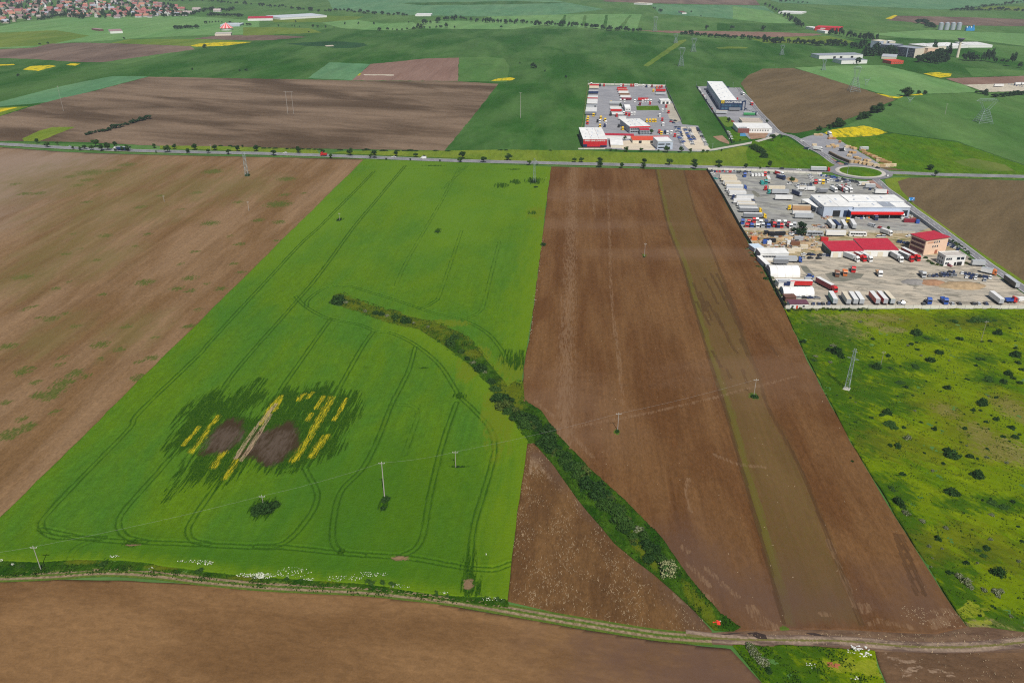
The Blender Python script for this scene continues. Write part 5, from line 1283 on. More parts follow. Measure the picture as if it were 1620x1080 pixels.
# ------------------------------------------------------------------ vehicles
PAINT = dict(white=(.74, .74, .73), cream=(.68, .60, .46), silver=(.42, .44, .46), grey=(.20, .21, .23), black=(.018, .018, .022), navy=(.015, .030, .10), blue=(.03, .09, .36), red=(.52, .020, .022), yellow=(.78, .50, .015), orange=(.62, .18, .05), teal=(.03, .28, .26), green=(.05, .30, .10), brown=(.20, .09, .05), maroon=(.22, .015, .03), tan=(.46, .28, .15))
def paint(c):
    return plain('paint_' + c, PAINT[c], .35, 0, .06, 3, .5)
M_chas = plain('chassis_black', (.030, .030, .034), .7)
M_vglass = plain('vehicle_glass', (.015, .020, .028), .08, 0, .2, 2, .7)
_v = {}
def cached(f):
    def k(*a):
        key = (f.__name__,) + a
        if key not in _v:
            _v[key] = f(*a)
        return _v[key]
    return k
@cached
def car_parts(c, kind):
    L, Wd, roof, h = dict(hatch=(4.0, 1.72, (-1.75, -1.45, .35, .95), 1.48), estate=(4.5, 1.78, (-2.1, -1.9, .45, 1.1), 1.50), sedan=(4.5, 1.78, (-1.55, -.95, .35, 1.05), 1.44), suv=(4.5, 1.86, (-2.05, -1.85, .5, 1.1), 1.72))[kind]
    m = MB()
    hl = L / 2
    m.prof([(-hl, .32), (hl - .05, .30), (hl, .55), (hl - .12, .72), (roof[3], .92), (roof[0], .96), (-hl + .1, .92 if kind != 'sedan' else .94), (-hl - .02, .6)], -Wd / 2, Wd / 2, 0)
    m.frus((roof[1], roof[2], -Wd * .39, Wd * .39), (roof[1] + .05, roof[2] - .08, -Wd * .36, Wd * .36), h - .06, h, 0)
    for x in (-hl + .78, hl - .82):
        for y in (-Wd / 2 - .02, Wd / 2 - .2):
            m.cyl((x, y, .31), .31, .22, 8, 1, 'y')
    g_ = MB()
    g_.frus((roof[0], roof[3], -Wd * .47, Wd * .47), (roof[1], roof[2], -Wd * .39, Wd * .39), .90, h - .055, 0)
    l_ = MB()
    for y in (-Wd * .36, Wd * .36):
        l_.box(hl - .12, hl + .02, y - .17, y + .17, .56, .70)
    return m.build('car_body', paint(c), M_tyre), g_.build('window_glass', M_vglass), l_.build('headlight', M_frame)
@cached
def van_parts(c):
    m = MB()
    m.prof([(-2.9, .35), (2.75, .35), (2.85, .75), (2.2, 1.25), (1.55, 2.25), (1.3, 2.38), (-2.85, 2.38), (-2.92, 1.2)], -.98, .98, 0)
    for x in (-1.9, 1.9):
        for y in (-1.0, .76):
            m.cyl((x, y, .36), .36, .24, 8, 1, 'y')
    g_ = MB()
    g_.poly([(2.19, -.85, 1.34), (2.19, .85, 1.34), (1.62, .82, 2.2), (1.62, -.82, 2.2), (2.25, -.85, 1.30), (2.25, .85, 1.30), (1.66, .82, 2.24), (1.66, -.82, 2.24)], [(4, 5, 6, 7), (0, 1, 5, 4), (1, 2, 6, 5), (2, 3, 7, 6), (3, 0, 4, 7)])
    for y in (-.99, .97):
        g_.box(.7, 1.6, y, y + .02, 1.35, 2.0)
    return m.build('van_body', paint(c), M_tyre), g_.build('window_glass', M_vglass)
@cached
def trailer_parts(side, roof, ln):
    m = MB()
    m.box(0, ln, -1.27, 1.27, 1.15, 3.95, 0, 1)
    m.box(.05, ln - .05, -1.30, 1.30, 3.90, 4.02, 1)
    m.box(-.06, -.003, -1.22, -.02, 1.25, 3.85, 2)
    m.box(-.06, -.003, .02, 1.22, 1.25, 3.85, 2)
    c = MB()
    c.box(.2, ln - .3, -.55, .55, .85, 1.14, 0)
    c.box(.0, .25, -1.2, 1.2, .45, .7, 0)
    c.box(ln * .62, ln * .66, -.7, -.5, .05, .9, 0)
    c.box(ln * .62, ln * .66, .5, .7, .05, .9, 0)
    c.box(ln * .3, ln * .58, -1.2, -1.1, .5, .95, 0)
    c.box(ln * .3, ln * .58, 1.1, 1.2, .5, .95, 0)
    a = MB()
    for y in (-1.25, .85):
        a.cyl((0, y, .5), .5, .4, 10, 0, 'y')
    a.box(-.08, .08, -.9, .9, .42, .58)
    return m.build('cargo_box', paint(side), paint(roof), paint('silver')), c.build('chassis', M_chas), a.build('axle', M_tyre)
@cached
def tractor_parts(c):
    m = MB()      # x forward, cab front at 0
    m.prof([(-2.1, 1.0), (-.05, .55), (.02, 1.4), (-.08, 2.9), (-.35, 3.2), (-1.2, 3.75), (-2.1, 3.8)], -1.2, 1.2, 0)
    m.box(-.12, .10, -1.22, 1.22, .35, .95, 0)
    g_ = MB()
    g_.poly([(.05, -1.1, 1.75), (.05, 1.1, 1.75), (-.04, 1.05, 2.85), (-.04, -1.05, 2.85), (-.02, -1.1, 1.75), (-.02, 1.1, 1.75), (-.12, 1.05, 2.85), (-.12, -1.05, 2.85)], [(0, 1, 2, 3), (0, 3, 7, 4), (1, 5, 6, 2), (3, 2, 6, 7), (0, 4, 5, 1)])
    for y in (-1.215, 1.195):
        g_.box(-1.0, -.25, y, y + .02, 1.8, 2.7)
    c_ = MB()
    c_.box(-6.0, -2.1, -.45, .45, .75, 1.0)
    c_.box(-3.6, -2.3, -1.2, -.6, .45, 1.0)
    c_.box(-3.6, -2.3, .6, 1.2, .45, 1.0)
    c_.box(-5.4, -4.2, -.5, .5, 1.0, 1.15)
    a = MB()
    for y in (-1.25, .85):
        a.cyl((0, y, .5), .5, .4, 10, 0, 'y')
    a.box(-.08, .08, -.9, .9, .42, .58)
    return m.build('cab', paint(c)), g_.build('windscreen', M_vglass), c_.build('chassis', M_chas), a.build('axle', M_tyre)
@cached
def tipper_parts(c):
    m = MB()
    m.poly([(-6.2, -1.2, 1.2), (-2.3, -1.2, 1.2), (-2.3, 1.2, 1.2), (-6.2, 1.2, 1.2), (-6.5, -1.25, 2.6), (-2.2, -1.25, 2.6), (-2.2, 1.25, 2.6), (-6.5, 1.25, 2.6), (-6.3, -1.12, 2.6), (-2.4, -1.12, 2.6), (-2.4, 1.12, 2.6), (-6.3, 1.12, 2.6), (-6.1, -1.1, 1.5), (-2.4, -1.1, 1.5), (-2.4, 1.1, 1.5), (-6.1, 1.1, 1.5)],
           [(0, 1, 5, 4), (1, 2, 6, 5), (2, 3, 7, 6), (3, 0, 4, 7), (4, 5, 9, 8), (5, 6, 10, 9), (6, 7, 11, 10), (7, 4, 8, 11), (8, 9, 13, 12), (9, 10, 14, 13), (10, 11, 15, 14), (11, 8, 12, 15), (12, 13, 14, 15)])
    return m.build('tipper_body', paint(c))
@cached
def rigid_box(c, roof):
    m = MB()
    m.box(-8.6, -2.3, -1.25, 1.25, 1.1, 3.6, 0, 1)
    m.box(-8.55, -2.35, -1.27, 1.27, 3.55, 3.66, 1)
    return m.build('cargo_box', paint(c), paint(roof))
@cached
def bus_parts(c):
    m = MB()
    m.prof([(-6, .35), (5.9, .35), (6.05, 1.2), (5.8, 2.9), (5.5, 3.15), (-5.9, 3.15), (-6.05, 1.2)], -1.25, 1.25, 0)
    for x in (-3.2, 3.6):
        for y in (-1.27, .97):
            m.cyl((x, y, .5), .5, .3, 10, 1, 'y')
    g_ = MB()
    for k in range(6):
        for y in (-1.275, 1.255):
            g_.box(-5.2 + 1.75 * k, -3.6 + 1.75 * k, y, y + .02, 1.5, 2.6)
    g_.box(5.9, 6.03, -1.1, 1.1, 1.3, 2.8)
    return m.build('coach_body', paint(c), M_tyre), g_.build('window_glass', M_vglass)
@cached
def container_part(c, ln):
    m = MB()
    m.box(-ln / 2, ln / 2, -1.22, 1.22, .15, 2.6)
    for k in range(int(ln / .6)):
        x = -ln / 2 + .3 + .6 * k
        m.box(x, x + .25, -1.26, -1.22, .25, 2.5)
        m.box(x, x + .25, 1.22, 1.26, .25, 2.5)
    return m.build('container', paint(c))

VZ = {'lo': 0.055, 'up': 0.205, 'hw': 0.42}
def car(c, kind, xy, rz, z, label, group=None):
    b_, g_, h_ = car_parts(c, kind)
    t = thing('parked_car' if z < .4 else 'car', label, 'car', (*xy, z), rz, group, b_)
    put('window_glass', g_, parent=t)
    put('headlights', h_, parent=t)
    return t
def van(c, xy, rz, z, label, group=None):
    b_, g_ = van_parts(c)
    t = thing('van', label, 'van', (*xy, z), rz, group, b_)
    put('window_glass', g_, parent=t)
    return t
def trailer(side, roof, xy, rz, z, label, group=None, ln=13.6):
    """xy is the rear end"""
    b_, c_, a_ = trailer_parts(side, roof, ln)
    t = thing('box_trailer', label, 'trailer', (*xy, z), rz, group)
    put('cargo_box', b_, parent=t)
    put('chassis', c_, parent=t)
    for x in ((1.8, 3.1, 4.4) if ln > 10 else (1.4, 2.7)):
        put('axle', a_, (x, 0, 0), 0, t)
    return t
def tractor(c, xy, rz, z, label, group=None, body=None, name='truck_tractor', cat='truck', rigid=None):
    """xy is the cab front"""
    m_, g_, c_, a_ = tractor_parts(c)
    t = thing(name, label, cat, (*xy, z), rz, group)
    put('cab', m_, parent=t)
    put('windscreen', g_, parent=t)
    put('chassis', c_, parent=t, scale=(1.4, 1, 1) if rigid else None)
    for x in ((-1.2, -4.9) if not rigid else (-1.2, -5.2, -6.6)):
        put('axle', a_, (x, 0, 0), 0, t)
    if body:
        put('tipper_body', tipper_parts(body), parent=t)
    if rigid:
        put('cargo_box', rigid_box(*rigid), parent=t)
    return t
def bus(c, xy, rz, z, label):
    b_, g_ = bus_parts(c)
    t = thing('coach', label, 'bus', (*xy, z), rz, None, b_)
    put('window_glass', g_, parent=t)
def box_container(c, xy, rz, z, label, ln=6.0, group=None):
    return thing('container', label, 'container', (*xy, z), rz, group, container_part(c, ln))
CARC = ['white'] * 6 + ['silver'] * 6 + ['grey'] * 5 + ['black'] * 5 + ['navy'] * 3 + ['blue'] * 2 + ['red'] * 2 + ['maroon']
def rad(a):
    return math.radians(a)
def car_row(fr, p0, p1, n, head, where, group, z, cols=None, jitter=.25, gapp=.05, vans=0):
    A_, B_ = np.array(gp(fr, *p0)), np.array(gp(fr, *p1))
    cnt = 0
    for k in range(n):
        if rnd.random() < gapp:
            continue
        cnt += 1
        p = A_ + (B_ - A_) * (k / max(1, n - 1)) + np.array([rnd.uniform(-jitter, jitter), rnd.uniform(-jitter, jitter)])
        c = rnd.choice(cols or CARC)
        cw = {'navy': 'dark blue'}.get(c, c)
        hd = rad(head + rnd.uniform(-4, 4) + (180 if rnd.random() < .3 else 0))
        if rnd.random() < vans:
            van('white', p, hd, z, f'white van, {ordn(cnt)} vehicle {where}', group)
        else:
            car(c, rnd.choice(['hatch', 'hatch', 'estate', 'sedan', 'suv']), p, hd, z, f'{cw} car, {ordn(cnt)} {where}', group)
LO, UP = VZ['lo'], VZ['up']
YA = YARD
# --- upper right yard: rows of cars
car_row('P3', (100, 168), (590, 182), 26, 86, 'from the left along the highway wall of the truck yard', 'cars along the highway wall', LO, ['black', 'grey', 'navy', 'red', 'black', 'silver'])
car_row('P3', (820, 188), (890, 190), 2, 86, 'right of the white vans near the highway wall', 'cars right of the white vans', LO, ['black', 'grey'], gapp=0)
car_row('P4', (50, 214), (330, 262), 14, 70, 'from the left in the back row near the roundabout', 'back row of cars near the roundabout', LO, ['navy', 'black', 'black', 'white', 'grey', 'silver', 'blue'])
car_row('P4', (345, 266), (560, 314), 10, 70, 'from the left in the row end nearest the roundabout', 'row end nearest the roundabout', LO, ['navy', 'black', 'grey', 'black', 'silver'])
car_row('P4', (130, 270), (420, 308), 13, 70, 'from the left in the front row near the roundabout', 'front row of cars near the roundabout', LO, ['grey', 'white', 'silver', 'navy', 'red', 'black'])
car_row('P3', (1225, 330), (1330, 326), 4, 86, 'from the left before the coloured trucks near the roundabout', 'cars before the coloured trucks', LO, ['silver', 'grey', 'navy'], gapp=0)
car_row('P3', (1320, 215), (1350, 290), 4, 10, 'from the back in the column left of the coloured trucks', 'column left of the coloured trucks', LO, ['white', 'silver', 'grey'], gapp=0)
car_row('P3', (1070, 325), (1180, 340), 2, 0, 'beside the round bush in the truck yard', 'white cars beside the bush', LO, ['white', 'silver'], gapp=0)
car_row('P4', (600, 380), (740, 395), 3, 55, 'from the left behind the workshop hall near the road', 'cars behind the workshop hall', LO, ['silver', 'navy', 'grey'], gapp=0)
for k, x in enumerate((615, 657, 695, 735)):
    van('white', gp('P3', x, 222), rad(86), LO, f'{("leftmost", "second", "third", "rightmost")[k]} of four white vans parked side by side near the highway wall', 'four white vans')
tractor('red', gp('P3', 775, 224), rad(-94), LO, 'red truck cab right of the four white vans')
tractor('blue', gp('P3', 527, 238), rad(-94), LO, 'bright blue truck cab left of the four white vans')
car('white', 'suv', gp('P3', 130, 205), rad(0), LO, 'white car in the top left corner of the truck yard')
car('teal', 'estate', gp('P3', 165, 258), rad(-4), LO, 'teal car at the left fence above the trailers')
box_container('teal', gp('P3', 735, 318), rad(86), LO, 'teal container beside the yellow-sided trailer')
tractor('teal', gp('P3', 785, 322), rad(-94), LO, 'teal truck cab between teal container and yellow-sided trailer')
a_, b_ = np.array(gp('P3', 795, 300)), np.array(gp('P3', 765, 232))
trailer('yellow', 'white', gp('P3', 818, 312), math.atan2(*(b_ - a_)[::-1]), LO, 'trailer with yellow side near the teal trucks', None, 11.0)
# trailers beside the left fence
tl = [(220, 262, 'cream', 'cream', None, 1, 0), (236, 290, 'cream', 'cream', None, 1, 0), (262, 333, 'white', 'cream', None, 1, 0), (280, 352, 'cream', 'cream', None, 1, 0), (298, 385, 'white', 'white', 'blue', 1, 0), (300, 415, 'white', 'silver', None, 1, 0), (325, 443, 'white', 'cream', None, 1, 0), (335, 472, 'white', 'white', None, 1, 0), (375, 512, 'white', 'silver', 'navy', -1, 0), (385, 562, 'white', 'white', 'navy', 1, 0), (430, 595, 'white', 'cream', None, 1, 0), (450, 628, 'silver', 'cream', None, 1, 0), (460, 668, 'grey', 'white', 'yellow', 1, 0), (508, 738, 'grey', 'white', 'yellow', 1, 0)]
for k, (x, y, sd_, rf, tc, dr, _) in enumerate(tl):
    p = np.array(gp('P3', x, y))
    rz = rad(YA)
    e = np.array([math.cos(rz), math.sin(rz)])
    q_ = np.array([-e[1], e[0]]) * 1.3
    nm = {'silver': 'pale grey'}.get(sd_, sd_)
    lab = f'{nm} box trailer, {ordn(k + 1)} from the highway in the column beside the fence'
    if dr > 0:
        trailer(sd_, rf, p + q_, rz, LO, lab, 'trailers beside the fence')
        if tc:
            tractor(tc, p + q_ + e * 17.0, rz, LO, f'{tc if tc != "navy" else "dark blue"} truck cab before trailer {ORD[k + 1]} in the fence column', 'cabs of the fence column')
    else:
        trailer(sd_, rf, p + q_ + e * 16.5, rz + math.pi, LO, lab, 'trailers beside the fence')
        tractor(tc, p + q_ - e * .6, rz + math.pi, LO, 'dark blue truck cab facing the fence in the trailer column', 'cabs of the fence column')
def semi(fr, xl, xr, y, sd_, rf, tc, face, lab, clab, z=LO, ln=13.6):
    """a trailer lying along the yard; face +1: cab at the right"""
    a_, b_ = np.array(gp(fr, xl, y)), np.array(gp(fr, xr, y))
    rz = rad(YA)
    e = np.array([math.cos(rz), math.sin(rz)])
    q_ = np.array([-e[1], e[0]]) * 1.3
    if face > 0:
        trailer(sd_, rf, a_ + q_, rz, z, lab, None, ln)
        if tc:
            tractor(tc, a_ + q_ + e * (ln + 3.3), rz, z, clab)
    else:
        trailer(sd_, rf, b_ + q_, rz + math.pi, z, lab, None, ln)
        if tc:
            tractor(tc, b_ + q_ - e * (ln + 3.3), rz + math.pi, z, clab)
semi('P3', 860, 1015, 405, 'cream', 'cream', 'red', -1, 'cream trailer behind the red truck in mid yard', 'red truck cab facing left in the middle of the truck yard')
semi('P3', 890, 1060, 450, 'silver', 'silver', 'teal', -1, 'pale grey trailer between cream and white trailers in mid yard', 'teal truck cab of the pale grey trailer in mid yard')
semi('P3', 898, 1105, 522, 'white', 'white', None, -1, 'clean white trailer standing alone in the middle of the truck yard', '')
semi('P3', 1085, 1325, 645, 'tan', 'cream', 'yellow', -1, 'tan-roofed trailer with yellow cab left of the flat white canopy', 'yellow truck cab facing left below the flat white canopy')
semi('P3', 1128, 1330, 705, 'white', 'tan', None, -1, 'white trailer with tan roof behind the pale blue one', '')
semi('P3', 1150, 1360, 750, 'silver', 'silver', None, -1, 'pale grey trailer nearest the pale yard wall', '')
cabs = [(500, 806, 'blue'), (576, 812, 'red'), (640, 790, 'red'), (550, 856, 'red'), (612, 858, 'blue'), (676, 790, 'white'), (682, 860, 'white'), (720, 812, 'white'), (790, 818, 'navy'), (815, 864, 'blue'), (865, 812, 'black'), (887, 842, 'red'), (940, 815, 'white'), (935, 858, 'navy'), (975, 860, 'red'), (1016, 818, 'white'), (1088, 862, 'white'), (1060, 838, 'maroon'), (1130, 842, 'silver'), (745, 850, 'silver')]
for k, (x, y, c) in enumerate(sorted(cabs)):
    tractor(c, gp('P3', x, y + 6), rad(-94 + rnd.uniform(-6, 6)), LO, f'{c if c != "navy" else "dark blue"} truck cab, {ordn(k + 1)} from the fence along the pale yard wall', 'truck cabs along the yard wall')
for k, (x, y, c) in enumerate(((1392, 322, 'red'), (1440, 318, 'white'), (1482, 322, 'yellow'))):
    tractor(c, gp('P3', x, y), rad(-94), LO, f'{c} truck cab in the trio near the roundabout')
van('white', gp('P3', 1540, 300), rad(-110), LO, 'white van right of the yellow truck cab near the roundabout')
tractor('white', gp('P3', 990, 225), rad(-60), LO, 'white truck cab beside the small earth mound', None, None, rigid=('red', 'white'))
tractor('navy', gp('P3', 1010, 270), rad(-60), LO, 'dark blue truck near the round bush in the truck yard', None, None, rigid=('navy', 'silver'))
tractor('white', gp('P3', 1150, 395), rad(176), LO, 'white box lorry at the left of the lorries behind the canopy', None, None, rigid=('white', 'cream'))
tractor('white', gp('P3', 1250, 400), rad(176), LO, 'white box lorry, second of the lorries behind the canopy', None, None, rigid=('white', 'white'))
tractor('grey', gp('P3', 1400, 425), rad(176), LO, 'grey box lorry at the right of the lorries behind the canopy', None, None, rigid=('grey', 'silver'))
trailer('navy', 'grey', gp('P3', 1205, 475), rad(110), LO, 'dark flat trailer left of the flat white canopy', None, 10.0)
for k, (x, y, c) in enumerate(((250, 425, 'white'), (345, 415, 'red'), (380, 430, 'white'), (435, 425, 'white'))):
    tractor(c, gp('P4', x, y), rad(-80), LO, f'{c} truck, {ORD[k + 1]} from the left just behind the white roofs', None, None, rigid=('grey' if k % 2 else 'white', 'white'))
tractor('white', gp('P4', 520, 340), rad(176), LO, 'white box lorry behind the row of cars by the roundabout', None, None, rigid=('cream', 'white'))
trailer('silver', 'white', gp('P4', 720, 375), rad(176), LO, 'short pale trailer near the road south of the roundabout', None, 8.0)
trailer('white', 'white', gp('P4', 860, 445), rad(170), LO, 'white trailer tucked behind the long white workshop roof', None, 9.0)
tractor('red', gp('P4', 880, 440), rad(-10), LO, 'red truck cab behind the long white workshop roof')
# in front of the red canopy and the yard behind it
tractor('orange', gp('P4', 640, 742), rad(-94), LO, 'orange truck cab under the red-fascia canopy')
tractor('navy', gp('P4', 742, 765), rad(-94), LO, 'dark box lorry in front of the red-fascia canopy', None, None, rigid=('grey', 'white'))
tractor('yellow', gp('P4', 395, 795), rad(-94), LO, 'yellow truck cab in front of the workshop hall')
for k, (xa, ya, xb, yb, sd_, rf) in enumerate(((215, 880, 130, 785, 'silver', 'white'), (285, 885, 215, 815, 'black', 'navy'), (360, 885, 305, 790, 'silver', 'white'), (470, 875, 430, 805, 'white', 'white'))):
    a_, b_ = np.array(gp('P4', xa, ya)), np.array(gp('P4', xb, yb))
    ln = min(13.6, max(6.5, float(np.hypot(*(b_ - a_)))))
    trailer(sd_, rf, a_, math.atan2(*(b_ - a_)[::-1]), LO, f'{"dark flat" if sd_ == "black" else "pale"} trailer, {ORD[k + 1]} from the left before the grey workshop hall', 'trailers before the workshop hall', round(ln, 1))
van('silver', gp('P4', 690, 838), rad(-60), LO, 'pale blue van alone before the red-fascia canopy')
car('red', 'estate', gp('P4', 795, 862), rad(-55), LO, 'red and white car left of the small shrub before the canopy')
box_container('blue', gp('P4', 1240, 795), rad(80), LO, 'small blue container at the grass by the side road fence', 3.0)
box_container('maroon', gp('P4', 1150, 785), rad(-4), LO, 'long rusty red container right of the red-fascia canopy', 9.0)
tractor('white', gp('P4', 1060, 745), rad(-100), LO, 'white lorry at the right end of the red-fascia canopy', None, None, rigid=('navy', 'white'))
# scrap yard
for k, (x, y, c, ln) in enumerate(((160, 215, 'orange', 4), (295, 255, 'blue', 4), (330, 262, 'white', 3), (670, 215, 'silver', 6), (340, 240, 'black', 8), (390, 165, 'black', 7), (460, 160, 'black', 7), (300, 150, 'black', 3), (960, 225, 'red', 5), (560, 262, 'white', 3), (630, 272, 'brown', 6), (640, 345, 'cream', 6), (730, 312, 'cream', 5), (580, 362, 'cream', 5))):
    nm = {'black': 'dark', 'silver': 'pale grey'}.get(c, c)
    box_container(c, gp('P5', x, y), rad(YA + rnd.uniform(-12, 12)), LO, f'{nm} {"skip" if ln < 5 else "container"}, {ordn(k + 1)} of the boxes strewn in the scrap yard', ln, 'boxes strewn in the scrap yard')
bus('white', gp('P5', 1340, 170), rad(YA), LO, 'white coach with dark windows above the crimson-roofed sheds')
trailer('white', 'white', gp('P5', 975, 168), rad(YA), LO, 'low white trailer left of the white coach', None, 13.6)
bus('silver', gp('P5', 850, 165), rad(YA), LO, 'pale grey coach left of the low white trailer')
car_row('P5', (570, 150), (640, 140), 3, 80, 'from the left beside the conifer in the scrap yard', 'cars beside the conifer', LO, ['white', 'silver'], gapp=0)
car_row('P5', (790, 130), (880, 140), 4, 70, 'from the left behind the coaches in the scrap yard', 'cars behind the coaches', LO, ['white', 'grey', 'white'], gapp=0)
car_row('P5', (740, 385), (1010, 398), 7, 8, 'from the left in the row before the crimson sheds', 'row before the crimson sheds', LO, ['black', 'white', 'silver', 'navy', 'navy'])
tractor('white', gp('P6', 200, 160), rad(-60), LO, 'white lorry with open crane behind the right crimson shed', None, None, rigid=('silver', 'white'))
car_row('P6', (75, 172), (110, 170), 2, 0, 'white car behind the right crimson shed', 'white cars behind the crimson shed', LO, ['white'], gapp=0)
car_row('P6', (380, 165), (430, 160), 2, 20, 'behind the salmon house', 'cars behind the salmon house', LO, ['white', 'silver'], gapp=0)
car_row('P6', (275, 225), (400, 245), 5, 60, 'from the left beside the salmon house', 'cars beside the salmon house', LO, ['silver', 'silver', 'navy', 'black'], gapp=0)
car_row('P6', (775, 240), (920, 305), 6, 45, 'from the back between salmon house and road', 'cars between salmon house and road', LO, ['white', 'silver', 'blue', 'white', 'navy'], gapp=0)
car('maroon', 'sedan', gp('P6', 815, 478), rad(-60), LO, 'dark red car in front of the white modern house')
# long vehicles with cabs at right front of the crimson sheds
for fr, xa, ya, xb, yb, sd_, rf, c, lab in (('P5', 1100, 375, 1350, 470, 'silver', 'white', 'white', 'first'), ('P5', 1200, 355, 1425, 465, 'red', 'white', 'red', 'second'), ('P5', 1270, 355, 1495, 470, 'silver', 'white', 'white', 'third'), ('P6', 120, 330, 310, 445, 'silver', 'white', 'white', 'fourth'), ('P6', 200, 335, 425, 440, 'grey', 'white', 'red', 'fifth'), ('P6', 330, 345, 495, 430, 'red', 'white', 'red', 'sixth')):
    a_, b_ = np.array(gp(fr, xa, ya)), np.array(gp(fr, xb, yb))
    e = (b_ - a_) / np.hypot(*(b_ - a_))
    rz = math.atan2(e[1], e[0])
    trailer(sd_, rf, b_ - e * 17.0, rz, LO, f'{"grey" if sd_ in ("silver", "grey") else sd_}-sided trailer, {lab} from the left of the slanted lorries', 'slanted lorries before the crimson sheds')
    tractor(c, b_, rz, LO, f'{c} truck cab, {lab} from the left of the slanted lorries', 'cabs of the slanted lorries')
# lower yard
semi('P5', 405, 630, 470, 'silver', 'silver', 'blue', 1, 'grey trailer with blue cab above the upper arched tent', 'blue truck cab facing right above the upper arched tent')
semi('P5', 388, 545, 500, 'grey', 'silver', None, 1, 'short grey trailer directly above the upper arched tent', '', ln=9.0)
semi('P5', 560, 795, 745, 'red', 'white', None, 1, 'red-sided trailer between the two arched tents', '')
trailer('navy', 'silver', gp('P5', 430, 742), rad(YA), LO, 'dark blue short trailer left of the red-sided one', None, 7.0)
a_, b_ = np.array(gp('P5', 865, 695)), np.array(gp('P5', 1060, 800))
e = (b_ - a_) / np.hypot(*(b_ - a_))
trailer('maroon', 'white', a_ + e * 1.0, math.atan2(e[1], e[0]), LO, 'dark red trailer standing slanted right of the arched tents')
tractor('red', a_ + e * 18.0, math.atan2(e[1], e[0]), LO, 'bright red cab of the slanted dark red trailer')
car('blue', 'suv', gp('P5', 805, 635), rad(-20), LO, 'bright blue car right of the upper arched tent')
van('silver', gp('P5', 790, 680), rad(0), LO, 'grey van between the arched tents')
for k, (x, y, c, b_) in enumerate(((1110, 640, 'brown', 'brown'), (1200, 630, 'orange', 'orange'), (1295, 590, 'red', 'grey'))):
    tractor(c, gp('P5', x, y), rad(-105), LO, f'{("brown", "orange", "red")[k]} tipper lorry, {ORD[k + 1]} of three in the open lower yard', 'tipper lorries', b_)
tractor('white', gp('P6', 85, 598), rad(-94), LO, 'white lorry with open bed in the middle of the lower yard', None, 'tan')
tractor('silver', gp('P6', 550, 608), rad(-94), LO, 'pale lorry with dark bed left of the parked cars', None, 'grey')
car_row('P5', (670, 875), (880, 880), 4, 5, 'from the left before the lower arched tent', 'cars before the lower arched tent', LO, ['black', 'silver', 'grey', 'navy'], gapp=0)
car_row('P5', (840, 952), (1010, 945), 4, 75, 'from the left between the plum-roofed hut and teal lorry', 'cars left of the teal lorry', LO, ['navy', 'navy', 'black'], gapp=0)
for fr, x, y, yb, sd_, rf, lab in (('P5', 1082, 958, 820, 'teal', 'white', 'white-roofed teal trailer, leftmost along the white boundary wall'), ('P5', 1235, 962, 822, 'silver', 'cream', 'cream-roofed trailer, left of three pale ones along the white wall'), ('P5', 1315, 962, 820, 'silver', 'white', 'white trailer, middle of three pale ones along the white wall'), ('P5', 1385, 962, 828, 'silver', 'white', 'white trailer, right of three pale ones along the white wall'), ('P6', 52, 898, 770, 'red', 'white', 'red-ended white trailer, left of the pair along the white wall'), ('P6', 135, 898, 770, 'red', 'white', 'red-ended white trailer, right of the pair along the white wall'), ('P6', 210, 898, 775, 'teal', 'cream', 'cream-roofed teal trailer right of the red-ended pair')):
    trailer(sd_, rf, gp(fr, x, y), rad(86 if fr == 'P6' else 83), LO, lab, None, 12.0)
car_row('P6', (285, 880), (330, 882), 2, 80, 'right of the teal trailer along the white wall', 'cars right of the teal trailer', LO, ['grey', 'silver'], gapp=0)
tractor('blue', gp('P6', 610, 890), rad(-94), LO, 'blue truck cab along the white wall in the lower yard')
tractor('blue', gp('P6', 785, 895), rad(-94), LO, 'bright blue tipper lorry along the white wall', None, 'blue')
car_row('P6', (540, 888), (545, 888), 1, 80, 'left of the blue truck cab', None, LO, ['black'], gapp=0)
for x, c, wh_ in ((850, 'silver', 'right of the bright blue tipper lorry'), (925, 'black', 'alone along the white wall in the lower yard'), (1075, 'black', 'left of a silver car along the white wall'), (1130, 'silver', 'between two dark cars along the white wall'), (1210, 'navy', 'left of the tall white trailer along the white wall')):
    car(c, 'hatch', gp('P6', x, 888), rad(82), LO, f'{"dark blue" if c == "navy" else c} car {wh_}')
trailer('white', 'white', gp('P6', 1370, 898), rad(88), LO, 'tall white trailer near the right edge along the white wall', None, 12.0)
tractor('red', gp('P6', 1530, 868), rad(0), LO, 'red lorry with blue bed at the right edge of the lower yard', None, 'blue')
van('white', gp('P6', 1585, 850), rad(20), LO, 'white van at the far right edge of the lower yard')
car_row('P6', (610, 590), (880, 580), 8, 70, 'from the left in the dark row of the lower yard', 'dark row of cars in the lower yard', LO, ['navy', 'navy', 'black', 'white', 'maroon', 'grey'])
car_row('P6', (735, 565), (860, 548), 4, 70, 'from the left behind the dark row in the lower yard', 'cars behind the dark row', LO, ['navy', 'black', 'navy', 'grey'], gapp=0)
car_row('P6', (960, 560), (1260, 610), 9, 60, 'from the left in the back row near the side road', 'back row of cars near the side road', LO, ['navy', 'white', 'black', 'silver', 'navy'])
car_row('P6', (1000, 600), (1200, 635), 5, 60, 'from the left in the front row near the side road', 'front row of cars near the side road', LO, ['black', 'silver', 'navy', 'white'])
tractor('orange', gp('P6', 1320, 580), rad(-40), LO, 'orange-cabbed white box lorry beside the side road', None, None, rigid=('white', 'silver'))
a_, b_ = np.array(gp('P6', 1540, 725)), np.array(gp('P6', 1370, 600))
trailer('black', 'silver', a_, math.atan2(*(b_ - a_)[::-1]), LO, 'dark-sided trailer parked along the side road in the yard corner')
